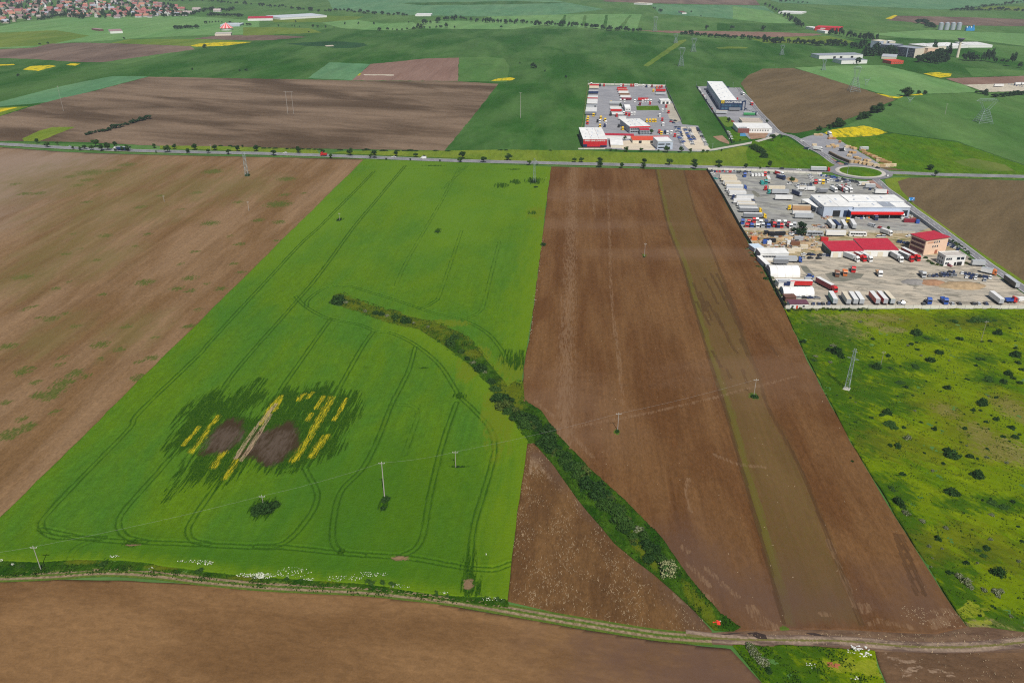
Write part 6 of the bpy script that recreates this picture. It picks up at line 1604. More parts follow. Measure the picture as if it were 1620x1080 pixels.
trailer('silver', 'silver', gp('P6', 1190, 480), rad(175), LO, 'low grey trailer at the yard gate beside the road', None, 8.0)

car_row('P5', (620, 420), (900, 430), 4, 10, 'from the left below the crimson sheds in the lower yard', 'cars below the crimson sheds', LO, None, gapp=0)
car_row('P3', (1390, 640), (1560, 700), 6, 30, 'from the left before the flat white canopy', 'cars before the flat white canopy', LO, ['white', 'silver', 'white', 'red'], gapp=0)
car_row('P3', (1150, 350), (1330, 352), 6, 86, 'from the left behind the white box lorries', 'cars behind the white box lorries', LO, ['navy', 'black', 'silver'], gapp=0)
car_row('P4', (210, 340), (480, 350), 6, 80, 'from the left before the front row near the roundabout', 'cars before the front row', LO, ['white', 'silver', 'grey', 'red'])
car_row('P4', (480, 735), (620, 735), 5, 86, 'from the left under the red-fascia canopy', 'cars under the canopy', LO, ['white', 'silver', 'blue'], gapp=0)
car_row('P5', (900, 75), (960, 95), 3, 70, 'from the left beside the scrap heap at the yard wall', 'cars beside the scrap heap', LO, None, gapp=0)
# --- red-signed depot
tk = 0
for y, sd_, rf in ((150, 'red', 'red'), (172, 'cream', 'cream'), (240, 'navy', 'white'), (300, 'white', 'silver'), (325, 'red', 'white'), (345, 'white', 'silver'), (378, 'white', 'white'), (425, 'silver', 'silver'), (458, 'white', 'white'), (495, 'white', 'white'), (515, 'grey', 'silver')):
    tk += 1
    x0_ = 270 - (y - 150) * .155
    nm = {'silver': 'pale grey', 'navy': 'dark blue'}.get(sd_, sd_)
    trailer(sd_, rf, gp('P1', x0_, y), rad(YA), UP, f'{nm} trailer, {ordn(tk)} from the back in the left column of the depot', 'left column of the depot', 13.6)
for k, (y, sd_, rf) in enumerate(((190, 'red', 'red'), (215, 'red', 'cream'), (238, 'white', 'cream'), (268, 'brown', 'cream'), (295, 'white', 'cream'), (325, 'maroon', 'white'))):
    trailer(sd_, rf, gp('P1', 630 + (y - 190) * .42, y), rad(YA), UP, f'{sd_ if sd_ != "maroon" else "dark red"} trailer, {ORD[k + 1]} from the back in the middle stack of the depot', 'middle stack of the depot')
for k, (y, sd_, rf) in enumerate(((380, 'silver', 'white'), (445, 'white', 'cream'), (478, 'red', 'white'), (522, 'white', 'white'))):
    trailer(sd_, rf, gp('P1', 530 + k * 8, y), rad(YA), UP, f'{"pale grey" if sd_ == "silver" else sd_} trailer, {ORD[k + 1]} from the back left of the small white office', 'trailers left of the small office')
for k, (y, sd_, rf) in enumerate(((215, 'red', 'red'), (258, 'silver', 'white'))):
    trailer(sd_, rf, gp('P1', 1140, y), rad(YA), UP, f'{"red" if k == 0 else "grey"} trailer at the right edge of the depot', None)
trailer('red', 'red', gp('P1', 905, 332), rad(YA), UP, 'red trailer behind the green lawn of the depot', None)
trailer('white', 'white', gp('P1', 650, 580), rad(YA), UP, 'white trailer behind the office hall of the depot', None, 9)
pc = [(555, 375, 'yellow'), (322, 540, 'yellow'), (252, 575, 'yellow'), (245, 605, 'yellow'), (245, 645, 'red'), (420, 575, 'yellow'), (478, 605, 'yellow'), (408, 685, 'yellow'), (405, 620, 'white'), (485, 640, 'white'), (470, 680, 'navy'), (375, 620, 'black'), (708, 720, 'yellow'), (700, 650, 'red'), (655, 685, 'black'), (630, 545, 'red'), (550, 530, 'black'), (345, 440, 'black'), (1025, 615, 'yellow'), (1065, 615, 'yellow'), (1103, 615, 'yellow'), (1138, 615, 'yellow'), (1225, 600, 'red'), (1240, 665, 'white'), (1195, 545, 'white'), (680, 350, 'white'), (730, 350, 'white'), (865, 355, 'white'), (968, 360, 'white'), (1005, 350, 'white'), (1040, 350, 'white'), (1078, 352, 'white'), (720, 515, 'white'), (755, 525, 'red'), (825, 522, 'white'), (860, 520, 'white'), (790, 535, 'red'), (685, 145, 'white'), (715, 148, 'red'), (815, 148, 'red'), (845, 148, 'red'), (872, 145, 'white'), (896, 145, 'white'), (978, 150, 'white'), (410, 145, 'black'), (462, 145, 'red'), (295, 128, 'white'), (1110, 215, 'yellow'), (1155, 172, 'orange'), (1190, 172, 'red'), (1220, 165, 'red'), (1280, 425, 'red'), (1310, 500, 'red'), (1230, 480, 'white'), (1345, 770, 'white'), (1390, 810, 'red'), (1190, 760, 'red'), (1215, 780, 'yellow'), (1260, 765, 'navy'), (1295, 775, 'white'), (935, 395, 'maroon'), (1065, 385, 'red'), (1050, 160, 'white'), (1090, 158, 'maroon'), (1020, 158, 'navy')]
zn_ = {}
for k, (x, y, c) in enumerate(sorted(pc, key=lambda q_: (q_[1] // 110, q_[0]))):
    zone = ('along the back wall of the depot', 'behind the trailer stack of the depot', 'before the trailer stack of the depot', 'beside the depot lawn', 'behind the depot office hall', 'around the depot office hall', 'left of the red-eaved depot hall', 'near the front of the depot')[min(7, y // 110)]
    zn_[zone] = zn_.get(zone, 0) + 1
    cn = {'navy': 'dark blue', 'maroon': 'dark red'}.get(c, c)
    tractor(c, gp('P1', x, y), rad(-94 + rnd.uniform(-12, 12)), UP, f'{cn} truck cab, {ordn(zn_[zone])} from the left {zone}', 'truck cabs ' + zone)
car_row('P1', (1340, 610), (1410, 640), 3, 20, 'from the left behind the gravel car park', 'cars behind the gravel car park', UP, None, gapp=0)
car_row('P1', (1350, 590), (1400, 600), 2, 0, 'on the dusty lot behind the car park', 'cars on the dusty lot', UP, ['black', 'grey'], gapp=0)
cols_cp = [((235, 665), (320, 890), 12, 'leftmost'), ((270, 668), (330, 850), 9, 'second'), ((350, 690), (455, 885), 12, 'middle'), ((395, 670), (485, 840), 11, 'fourth'), ((515, 680), (630, 900), 13, 'rightmost')]
for (p0, p1, n, nm) in cols_cp:
    car_row('P2', p0, p1, n, 5, f'from the back in the {nm} column of the gravel car park', f'{nm} column of the gravel car park', UP, ['white', 'white', 'silver', 'silver', 'grey', 'navy', 'navy', 'blue', 'black'], gapp=.04)
# --- white warehouse compound
car_row('P2', (620, 185), (785, 395), 18, 40, 'from the back along the left wall of the white warehouse', 'cars along the white warehouse', UP, ['navy', 'navy', 'black', 'navy', 'white'], gapp=.08)
car_row('P2', (530, 165), (700, 430), 16, 60, 'from the back along the fence left of the white warehouse', 'cars along the warehouse fence', UP, ['white', 'white', 'silver', 'navy', 'red'], gapp=.2, vans=.3)
trailer('silver', 'cream', gp('P2', 745, 490), rad(YA), UP, 'grey-sided trailer in front of the white warehouse')
tractor('white', gp('P2', 890, 492), rad(YA), UP, 'white cab of the grey-sided trailer before the white warehouse')
trailer('green', 'white', gp('P2', 1100, 512), rad(YA), UP, 'green-sided trailer in front of the white warehouse')
trailer('grey', 'grey', gp('P2', 915, 452), rad(YA), UP, 'dark low trailer right under the navy warehouse front')
trailer('navy', 'navy', gp('P2', 1275, 515), rad(118), UP, 'dark blue trailer right of the green-sided one', None, 8)
tractor('red', gp('P2', 1215, 385), rad(-94), UP, 'red lorry on the access road right of the white warehouse', None, None, rigid=('red', 'white'))
tractor('white', gp('P2', 1105, 255), rad(-80), UP, 'white box lorry far back on the warehouse access road', None, None, rigid=('white', 'white'))
tractor('red', gp('P2', 1010, 320), rad(176), UP, 'red cab behind the right end of the navy front')
car_row('P2', (1100, 425), (1200, 455), 4, 10, 'from the left right of the navy warehouse front', 'cars right of the navy front', UP, ['white', 'silver', 'navy'], gapp=0)
car_row('P2', (905, 730), (945, 815), 4, 5, 'from the back on the lawn left of the pool', 'cars left of the pool', UP, ['white', 'white', 'silver'], gapp=0)
car_row('P2', (1080, 575), (1310, 585), 5, 0, 'from the left behind the white pool house', 'cars behind the pool house', UP, ['white', 'silver', 'white', 'maroon'], gapp=0)
car('red', 'hatch', gp('P2', 965, 592), rad(10), UP, 'red car left of the white pool house')
car_row('P2', (855, 150), (900, 155), 2, 5, 'at the back corner of the white warehouse', 'cars at the warehouse back corner', UP, ['navy', 'black'], gapp=0)
# --- highway traffic
HW = VZ['hw']
def hw_at(x, lane):
    P = G(hw_px)
    X_, Y_ = g(x, 250)
    L = np.array(hw)
    # nearest by photograph column
    d = (L[:, 1] * cP + CAM_H * sP)
    cols_ = 810 + 1260 * L[:, 0] / d
    i = float(np.interp(x, cols_, np.arange(len(L))))
    k = min(int(i), len(L) - 2)
    p = L[k] + (L[k + 1] - L[k]) * (i - k)
    t_ = (L[k + 1] - L[k]) / np.hypot(*(L[k + 1] - L[k]))
    return p + np.array([-t_[1], t_[0]]) * lane, math.atan2(t_[1], t_[0])
p, a_ = hw_at(208, -2.2)
trailer('navy', 'silver', p, a_ + math.pi, HW, 'dark blue box trailer driving on the highway at left')
p2, a2 = hw_at(187, -2.2)
tractor('white', p + np.array([math.cos(a_ + math.pi), math.sin(a_ + math.pi)]) * 16.8, a_ + math.pi, HW, 'white cab of the dark blue highway trailer')
p, a_ = hw_at(509, -2.2)
tractor('red', p, a_ + math.pi, HW, 'red pickup lorry on the highway above the left field', None, 'red')
for x, ln, c, kd, lab in ((622, 2.0, 'white', 'sedan', 'white car on the highway left of a white van'), (594, -1.8, 'black', 'sedan', 'black car on the highway beside a dark tree'), (450, 2, 'white', 'hatch', 'white car on the highway left of the red lorry'), (1237, 2.0, 'black', 'hatch', 'dark car on the highway before the truck yard'), (1263, -2.0, 'white', 'sedan', 'white car on the highway behind the grey trailer'), (108, 2, 'silver', 'hatch', 'silver car on the highway left of the dark blue trailer'), (300, -2, 'grey', 'hatch', 'grey car on the highway right of the dark blue trailer')):
    p, a_ = hw_at(x, ln)
    car(c, kd, p, a_ + (math.pi if ln > 0 else 0), HW, lab)
p, a_ = hw_at(669, 2)
van('white', p, a_ + math.pi, HW, 'white van driving on the highway above the green field')
p, a_ = hw_at(1281, -2)
trailer('silver', 'white', p, a_, HW, 'grey trailer approaching the roundabout on the highway')
tractor('red', p + np.array([math.cos(a_), math.sin(a_)]) * 16.9, a_, HW, 'red cab of the grey trailer approaching the roundabout')
for fr, x, y, c, h_, lab in (('P7', 878, 548, 'navy', 200, 'dark blue car entering the roundabout from the side road'), ('P7', 975, 573, 'navy', 10, 'dark blue car on the back of the roundabout'), ('P7', 1325, 612, 'black', -20, 'black car leaving the roundabout at the timber yard corner'), ('P4', 880, 230, 'white', 250, 'white car on the right side of the roundabout')):
    car(c, 'hatch', gp(fr, x, y), rad(h_), HW, lab)
tractor('white', gp('P7', 705, 418), rad(-40), UP + .12, 'white box lorry on the side road beside the timber yard', None, None, rigid=('white', 'white'))
bs = thing('bus_shelter', 'small dark bus shelter beside the side road opposite the timber yard', 'shelter', (*gp('P7', 532, 402), .05), rad(-40))
m = MB()
m.box(-2.2, 2.2, .9, 1.0, 0, 2.3)
m.box(-2.2, -2.1, -.8, .9, 0, 2.3)
m.box(2.1, 2.2, -.8, .9, 0, 2.3)
put('shelter_wall', m.build('shelter_wall', M_greyw), parent=bs)
m = MB()
m.box(-2.5, 2.5, -1.1, 1.2, 2.31, 2.45)
put('roof', m.build('roof', M_navy), parent=bs)
# blue direction sign
sg = thing('road_sign', 'blue road sign with white marks beside the side road', 'sign', (*gp('P4', 1165, 545), .1), rad(-4))
m = MB()
m.box(-2.2, 2.2, -.05, .05, 1.6, 4.2)
put('sign_panel', m.build('sign_panel', plain('sign_blue', (.02, .22, .60), .4)), parent=sg)
m = MB()
for x in (-1.6, 1.6):
    m.box(x - .07, x + .07, .06, .2, 0, 4.0)
put('posts', m.build('posts', M_greyw), parent=sg)
m = MB()
m.poly([(-1.9, -.06, 1.9), (-1.3, -.06, 1.9), (-1.3, -.06, 3.2), (-1.6, -.06, 3.7), (-1.9, -.06, 3.2)], [(0, 1, 2, 3, 4)])
m.box(.7, 1.9, -.07, -.055, 3.2, 3.8)
m.box(.2, 1.2, -.07, -.055, 1.9, 2.3)
put('sign_marks', m.build('sign_marks', M_white), parent=sg)

# --- timber yard
WOODC = [(.58, .40, .20), (.50, .31, .13), (.62, .47, .28), (.42, .22, .10), (.66, .54, .36)]
woodm = [plain(f'sawn_timber_{"abcde"[k]}', c, .85, 0, .25, .7) for k, c in enumerate(WOODC)]
stm = {}
def stack_mesh(mi, ln, wd, n):
    if (mi, ln, wd, n) not in stm:
        m = MB()
        for k in range(n):
            for j in range(3):
                m.box(-ln / 2 + rnd.uniform(-.2, .2), ln / 2 + rnd.uniform(-.2, .2), -wd / 2 + wd * j / 3 + .03, -wd / 2 + wd * (j + 1) / 3 - .03, .12 + .62 * k, .12 + .62 * k + .52)
            for x in (-ln * .3, ln * .3):
                m.box(x - .06, x + .06, -wd / 2, wd / 2, .62 * k, .62 * k + .11)
        stm[(mi, ln, wd, n)] = m.build('timber_stack', woodm[mi])
    return stm[(mi, ln, wd, n)]
st = [(x, y, mi, 5.5, 2.4, 4, -8, 'front row of timber stacks') for x, y, mi in ((1050, 548, 2), (1095, 552, 1), (1150, 562, 2), (1190, 570, 0), (1240, 580, 2), (1310, 592, 4), (1375, 594, 0), (1425, 592, 4), (1465, 590, 2), (1495, 588, 4))]
st += [(x, y, mi, 5.0, 2.2, 3, -38, 'right edge row of timber stacks') for x, y, mi in ((1165, 420, 1), (1180, 445, 1), (1210, 455, 3), (1235, 470, 1), (1265, 478, 3), (1290, 492, 0), (1315, 505, 3), (1340, 515, 2), (1370, 525, 3), (1400, 540, 1), (1425, 550, 3), (1450, 556, 1), (1385, 548, 3), (1340, 540, 2))]
st += [(x, y, mi, 4.5, 2.2, 3, rnd.choice([-5, 20, -40, 60]), 'loose timber stacks in the middle') for x, y, mi in ((620, 358, 4), (640, 245, 2), (690, 246, 0), (800, 262, 4), (790, 285, 3), (835, 285, 3), (775, 375, 2), (820, 360, 0), (845, 380, 1), (870, 372, 2), (905, 322, 3), (975, 382, 4), (1000, 375, 2), (1045, 390, 1), (1070, 400, 0), (1030, 440, 1), (1060, 445, 1), (1000, 475, 2), (1020, 480, 4), (1100, 505, 2), (1115, 512, 0), (1080, 500, 1), (1190, 530, 1), (1225, 535, 2))]
cntg = {}
for (x, y, mi, ln, wd, n_, hd, grp) in st:
    cntg[grp] = cntg.get(grp, 0) + 1
    tone = ('honey-coloured', 'orange-brown', 'pale', 'dark brown', 'cream')[mi]
    thing('timber_stack', f'{tone} timber stack, {ordn(cntg[grp])} in the {grp}'.replace('in the front', 'from the left in the front').replace('in the right', 'from the back in the right'), 'timber stack', (*gp('P7', x, y), .205), rad(hd + rnd.uniform(-6, 6)), grp, stack_mesh(mi, ln, wd, n_))
tractor('white', gp('P7', 800, 252), rad(-94), UP, 'white lorry at the back of the timber yard', None, None, rigid=('white', 'white'))
car_row('P7', (485, 312), (512, 318), 1, 0, 'at the left entrance of the timber yard', None, UP, ['white'], gapp=0)
tractor('white', gp('P7', 968, 420), rad(0), UP, 'white lorry with dark flatbed in the timber yard middle', None, 'black')
tractor('silver', gp('P7', 1120, 410), rad(176), UP, 'pale grey lorry at the back edge of the timber yard', None, None, rigid=('silver', 'white'))
# gravel lot far right
for k, (x, y) in enumerate(((1430, 545), (1560, 535), (1600, 535))):
    trailer('white', 'white', gp('K4', x, y), rad(10 * k), .2, f'white trailer, {ORD[k + 1]} from the left on the far right gravel lot', 'trailers on the far gravel lot', 13.6)
car_row('K4', (1525, 530), (1610, 545), 6, 60, 'from the left on the far right gravel lot', 'cars on the far gravel lot', .2, ['white', 'navy', 'silver'])
# ------------------------------------------------------------------ vegetation
LV = dict(dark=leaf_mat('dark_leaves', (.012, .045, .006), (.030, .080, .010)), mid=leaf_mat('mid_leaves', (.022, .070, .008), (.050, .110, .014)), olive=leaf_mat('olive_leaves', (.050, .085, .012), (.090, .120, .020)),
          blossom=leaf_mat('cream_blossom', (.27, .28, .12), (.44, .44, .24)), pale=leaf_mat('pale_grey_leaves', (.20, .22, .13), (.36, .37, .26)), far=leaf_mat('far_leaves', (.014, .050, .016), (.030, .075, .022)), conif=leaf_mat('conifer_needles', (.008, .035, .012), (.018, .055, .016)))
M_bark = plain('bark', (.10, .075, .055), .9, 0, .2, 2)

def crown_mesh(name, n, clumps, leaf, seed, mats, shape='round', frac2=0.0, core=.78):
    r = np.random.default_rng(seed)
    C = []
    while len(C) < clumps:
        p = r.uniform(-1, 1, 3)
        if shape == 'tall':
            lim = 1.0
        if np.linalg.norm(p) < 1 and (np.linalg.norm(p) > .35 or r.random() < .3):
            C.append(p * .68)
    C = np.array(C)
    if shape == 'cone':
        C[:, 2] = r.uniform(-.9, .8, len(C))
        C[:, :2] *= ((.95 - C[:, 2]) / 1.9)[:, None] / .6
        Rc = .16 + .24 * (.95 - C[:, 2]) / 1.9
    elif shape == 'bush':
        C[:, 2] = np.abs(C[:, 2]) * 1.3 - .75
        Rc = r.uniform(.28, .46, len(C))
    else:
        Rc = r.uniform(.26, .42, len(C))
    V, F, MI = [], [], []
    octv = np.array([(1, 0, 0), (0, 1, 0), (-1, 0, 0), (0, -1, 0), (0, 0, 1), (0, 0, -1)], float)
    octf = [(0, 1, 4), (1, 2, 4), (2, 3, 4), (3, 0, 4), (1, 0, 5), (2, 1, 5), (3, 2, 5), (0, 3, 5)]
    for c, rc in zip(C, Rc):
        o = len(V)
        rot = r.uniform(0, 6.28)
        ca, sa = math.cos(rot), math.sin(rot)
        for q_ in octv * rc * core:
            V.append((c[0] + q_[0] * ca - q_[1] * sa, c[1] + q_[0] * sa + q_[1] * ca, c[2] + q_[2] * .9))
        for f in octf:
            F.append([o + k for k in f])
            MI.append(0)
    w_ = Rc ** 2 / (Rc ** 2).sum()
    ci = r.choice(len(C), n, p=w_)
    d = r.standard_normal((n, 3))
    d /= np.linalg.norm(d, axis=1)[:, None]
    d[:, 2] = np.where(r.random(n) < .5, np.abs(d[:, 2]), d[:, 2])
    P = C[ci] + d * (Rc[ci] * r.uniform(.75, 1.12, n))[:, None]
    nn = d + r.standard_normal((n, 3)) * .45
    nn /= np.linalg.norm(nn, axis=1)[:, None]
    t1 = np.cross(nn, r.standard_normal((n, 3)))
    t1 /= np.linalg.norm(t1, axis=1)[:, None]
    t2 = np.cross(nn, t1)
    s1 = (leaf * r.uniform(.6, 1.5, n))[:, None]
    s2 = s1 * r.uniform(.5, .9, n)[:, None]
    Q = np.stack([P - t1 * s1, P - t2 * s2, P + t1 * s1, P + t2 * s2], 1).reshape(-1, 3)
    o = len(V)
    V += [tuple(q_) for q_ in Q]
    F += [[o + 4 * k, o + 4 * k + 1, o + 4 * k + 2, o + 4 * k + 3] for k in range(n)]
    if frac2:
        up = d[:, 2] + r.uniform(-.5, .5, n)
        MI += [1 if (u_ > -.1 and r.random() < frac2) else 0 for u_ in up]
    else:
        MI += [0] * n
    return new_mesh(name, V, F, mats, MI)
def trunk_mesh(seed):
    r = random.Random(seed)
    m = MB()
    m.bar((0, 0, -.3), (r.uniform(-.05, .05), r.uniform(-.05, .05), .62), .055, 0, 6, .032)
    for k in range(4):
        a = k * 1.6 + r.uniform(0, 1)
        z_ = r.uniform(.3, .55)
        m.bar((0, 0, z_), (.2 * math.cos(a), .2 * math.sin(a), z_ + r.uniform(.15, .3)), .025, 0, 5, .012)
    return m.build('trunk', M_bark)
CR = {}
def crowns(key, k, *a, **kw):
    CR[key] = [crown_mesh('crown', a[0], a[1], a[2], 100 + 17 * i + len(CR) * 7, a[3], **kw) for i in range(k)]
crowns('near', 4, 1500, 26, .075, [LV['dark']], shape='bush')
crowns('nearmid', 3, 1500, 26, .075, [LV['mid']], shape='bush')
crowns('blossom', 2, 1700, 26, .060, [LV['mid'], LV['blossom']], shape='bush', frac2=.80)
crowns('pale', 2, 900, 18, .085, [LV['olive'], LV['pale']], shape='bush', frac2=.6)
crowns('small', 4, 520, 13, .115, [LV['dark']], shape='bush')
crowns('olive', 2, 520, 13, .115, [LV['olive']], shape='bush')
crowns('low', 3, 700, 18, .085, [LV['mid']], shape='bush')
crowns('tree', 5, 620, 17, .10, [LV['dark']])
crowns('treemid', 3, 620, 17, .10, [LV['mid']])
crowns('conifer', 1, 800, 30, .085, [LV['conif']], shape='cone')
crowns('far', 4, 130, 9, .20, [LV['far']])
TR = [trunk_mesh(k) for k in range(3)]
def tree(fr, x, y, h, label, group=None, key='tree', wid=.36, z=.1, name='tree', trunk=True):
    p = gp(fr, x, y) if fr else (x, y)
    t = thing(name, label, 'tree', (*p, z), rnd.uniform(0, 6.28), group)
    put('trunk', rnd.choice(TR), (0, 0, 0), 0, t, (h * .9, h * .9, h * .8))
    rz_ = h * (.40 if key != 'conifer' else .5)
    put('crown', rnd.choice(CR[key]), (0, 0, h - rz_ * .98), rnd.uniform(0, 6.28), t, (h * wid * rnd.uniform(.75, 1.2), h * wid * rnd.uniform(.8, 1.15), rz_ * rnd.uniform(.85, 1.1)))
    return t
def bush(xy, r_, label, group=None, key='small', flat_=.85, z=0.0, name='bush', long=1.0, rz=None):
    return thing(name, label, 'bush', (*xy, z + r_ * flat_ * .55), rnd.uniform(0, 6.28) if rz is None else rz, group, rnd.choice(CR[key]), (r_ * rnd.uniform(.85, 1.35) * long, r_ * rnd.uniform(.8, 1.15), r_ * flat_ * rnd.uniform(.75, 1.2)))
def ppm(y):
    return (y + 85) * cP / CAM_H
def Hm(fr, x, y, hp):
    """height in metres of something hp crop pixels tall standing at a crop point"""
    b_ = px(fr, x, y)[1]
    return hp / FR[fr][2] / ppm(b_) / .93

# roadside trees along the highway, left to right
rt = []
for fr, L_ in (('R1', ((240, 30, 28), (305, 55, 28), (370, 38, 18), (470, 70, 20), (515, 74, 20), (545, 70, 26), (590, 74, 30), (615, 50, 42), (652, 78, 38), (692, 74, 42), (738, 52, 30), (738, 82, 18), (788, 78, 26), (822, 80, 36), (988, 60, 24), (1000, 90, 12), (1075, 88, 40), (1120, 66, 28), (1205, 92, 26), (1250, 72, 34), (1335, 95, 28), (1378, 74, 30), (1467, 100, 28), (1525, 82, 34), (1555, 56, 16))),
               ('R2', ((105, 82, 36), (215, 108, 32), (375, 92, 36), (530, 100, 26), (582, 124, 24), (705, 108, 42), (835, 124, 26), (860, 108, 30), (935, 136, 12), (1000, 112, 34), (1090, 140, 14), (1125, 120, 26), (1180, 122, 18), (1410, 154, 32), (1425, 128, 40), (1555, 140, 22), (1280, 146, 10))),
               ('R3', ((20, 152, 32), (180, 140, 40), (312, 168, 28), (365, 169, 8), (600, 152, 28), (648, 152, 28), (765, 156, 36), (765, 182, 34), (905, 188, 32), (1050, 160, 30), (1045, 188, 30), (1210, 168, 36), (1372, 168, 34), (1375, 194, 36), (1525, 178, 40), (1530, 196, 30)))):
    for x, y, hp in L_:
        rt.append((px(fr, x, y), fr, x, y, Hm(fr, x, y, hp)))
rt.sort()
zn = [(0, 230, 'left of the dark blue highway trailer'), (230, 385, 'between dark blue trailer and grey pylon'), (385, 580, 'above the left brown field'), (580, 872, 'above the green wheat field'), (872, 1122, 'above the right brown field'), (1122, 1300, 'at the truck yard')]
zc = {}
for (P_, fr, x, y, h) in rt:
    zname = [n_ for a, b, n_ in zn if a <= P_[0] < b][0]
    zc[zname] = zc.get(zname, 0) + 1
    big = 'tall' if h > 9 else 'low' if h < 4.5 else 'round'
    tree(fr, x, y, max(2.2, h * 1.12), f'{big} roadside tree, {ordn(zc[zname])} from the left {zname}', 'trees along the highway', rnd.choice(['tree', 'tree', 'tree', 'treemid']), rnd.uniform(.50, .62), .2)
for x, y, hp, lab in ((535, 142, 70, 'dark tree behind the blue truck cab at the highway'), (710, 148, 40, 'small dark tree behind the white vans at the highway'), (830, 122, 85, 'tall dark tree at the end of the ditch bushes by the highway')):
    tree('P3', x, y, Hm('P3', x, y, hp), lab, None, 'tree', .42, .2)
# hedge bushes on the far side of the highway strip
hb = [('R2', 150, 62, 10), ('R2', 185, 62, 10), ('R2', 225, 63, 9), ('R2', 300, 66, 9), ('R2', 340, 64, 13), ('R2', 400, 68, 9), ('R2', 440, 69, 9), ('R2', 480, 70, 9), ('R2', 515, 70, 9), ('R2', 640, 72, 6), ('R2', 810, 72, 24), ('R2', 920, 78, 20), ('R2', 1010, 79, 10), ('R2', 1050, 79, 14), ('R2', 1090, 78, 22), ('R2', 1125, 79, 16), ('R2', 1250, 78, 8), ('R2', 1330, 80, 16), ('R3', 130, 74, 10), ('R3', 165, 75, 10), ('R3', 450, 76, 8), ('K1', 1380, 915, 14), ('K1', 1440, 915, 14), ('R1', 1500, 52, 10), ('K1', 1620, 922, 14)]
for k, (fr, x, y, hp) in enumerate(sorted(hb, key=lambda q_: px(q_[0], q_[1], q_[2])[0])):
    bush(gp(fr, x, y), max(2.0, Hm(fr, x, y, hp) * .8), f'dark hedge bush, {ordn(k + 1)} from the left below the far ploughed field', 'hedge bushes beyond the highway strip', 'small', .7, .1, 'hedge_bush', 1.6, 0)
for k, (fr, x, y, hp) in enumerate((('R3', 835, 78, 16), ('R3', 870, 80, 16), ('R3', 935, 84, 34), ('R3', 1030, 82, 24), ('R3', 1140, 82, 10), ('R3', 1195, 88, 44), ('R3', 1285, 88, 36), ('R3', 1345, 90, 30), ('R3', 1425, 90, 22), ('R3', 1455, 90, 20), ('R3', 1545, 80, 16))):
    tree(fr, x, y, max(2.5, Hm(fr, x, y, hp)), f'round green tree, {ordn(k + 1)} from the left before the red-signed depot', 'trees before the red-signed depot', 'treemid', .55, .1)
for k, (x, y, r_) in enumerate(((1235, 925, 5), (1265, 945, 5), (1295, 960, 5), (1325, 985, 5), (1350, 1000, 4), (1380, 1030, 4), (1350, 1050, 4))):
    bush(gp('P2', x, y), r_, f'dark bush, {ORD[k + 1]} from the back along the ditch south of the branch road', 'ditch bushes south of the branch road', 'near', .9, .1)
for fr, x, y, hp, lab in (('P2', 1470, 840, 90, 'large dark tree in the corner of the two side roads'), ('P2', 1590, 800, 40, 'dark bushy tree beside the side road corner'), ('P2', 1400, 610, 50, 'dark tree right of the white pool house'), ('P2', 910, 600, 60, 'dark shrubby tree left of the white pool house'), ('P2', 980, 860, 30, 'low tree at the pool garden hedge'), ('P2', 1060, 845, 30, 'low tree right of the pool garden hedge'), ('P4', 1400, 152, 45, 'small dark tree left of the round tree on the right highway'), ('P4', 1465, 228, 75, 'round dark tree on the right highway beyond the roundabout'), ('P1', 1085, 770, 65, 'dark green tree right of the gate office'), ('P1', 735, 845, 55, 'small tree between cream tent and sandy forecourt'), ('P1', 675, 430, 60, 'small tree left of the small white office'), ('P6', 165, 100, 45, 'small green shrub tree before the red-fascia canopy'), ('P3', 1095, 310, 85, 'round olive tree on the earth mound in the truck yard')):
    tree(fr, x, y, Hm(fr, x, y, hp), lab, None, 'treemid' if 'olive' in lab or 'green' in lab else 'tree', .46, .1)
tree('P5', 692, 146, Hm('P5', 692, 146, 150), 'large dark conifer standing on the pale wall between the yards', None, 'conifer', .60, .05)
for k, (x, y) in enumerate(((570, 395), (600, 430), (640, 455), (690, 468), (730, 475), (520, 345), (960, 430), (1010, 455), (1045, 410), (900, 250))):
    bush(gp('P6', x, y), 1.6, f'small garden bush, {ordn(k + 1)} around the white modern house', 'garden bushes of the modern house', 'olive' if k % 2 else 'small', .8, .05)
for k, (x, y) in enumerate(((855, 215), (885, 235), (920, 255), (950, 275), (985, 300), (1015, 330), (1035, 350))):
    bush(gp('P6', x, y), 1.5, f'hedge bush, {ORD[k + 1]} from the back along the road by the salmon house', 'hedge by the salmon house', 'small', .9, .05)
# strip of bushes along yard fence and below the white wall
for k, (x, y) in enumerate(((90, 320), (120, 365), (145, 400), (180, 470), (210, 520), (250, 590), (300, 660), (340, 640), (370, 650), (395, 690), (420, 790), (440, 820), (465, 850), (490, 900), (505, 940))):
    bush(gp('P5', x, y), rnd.uniform(1.2, 2.2), f'scrubby bush, {ordn(k + 1)} from the back along the dark green yard fence', 'bushes along the yard fence', rnd.choice(['small', 'olive', 'pale']), .7, .05)
for k, x in enumerate(range(30, 560, 26)):
    bush(gp('M1', x, 44 + rnd.uniform(-6, 8)), rnd.uniform(1.0, 2.0), f'pale scrubby bush, {ordn(k + 1)} from the left below the white boundary wall', 'scrub below the white wall', rnd.choice(['olive', 'pale', 'small', 'olive']), .7, .2)

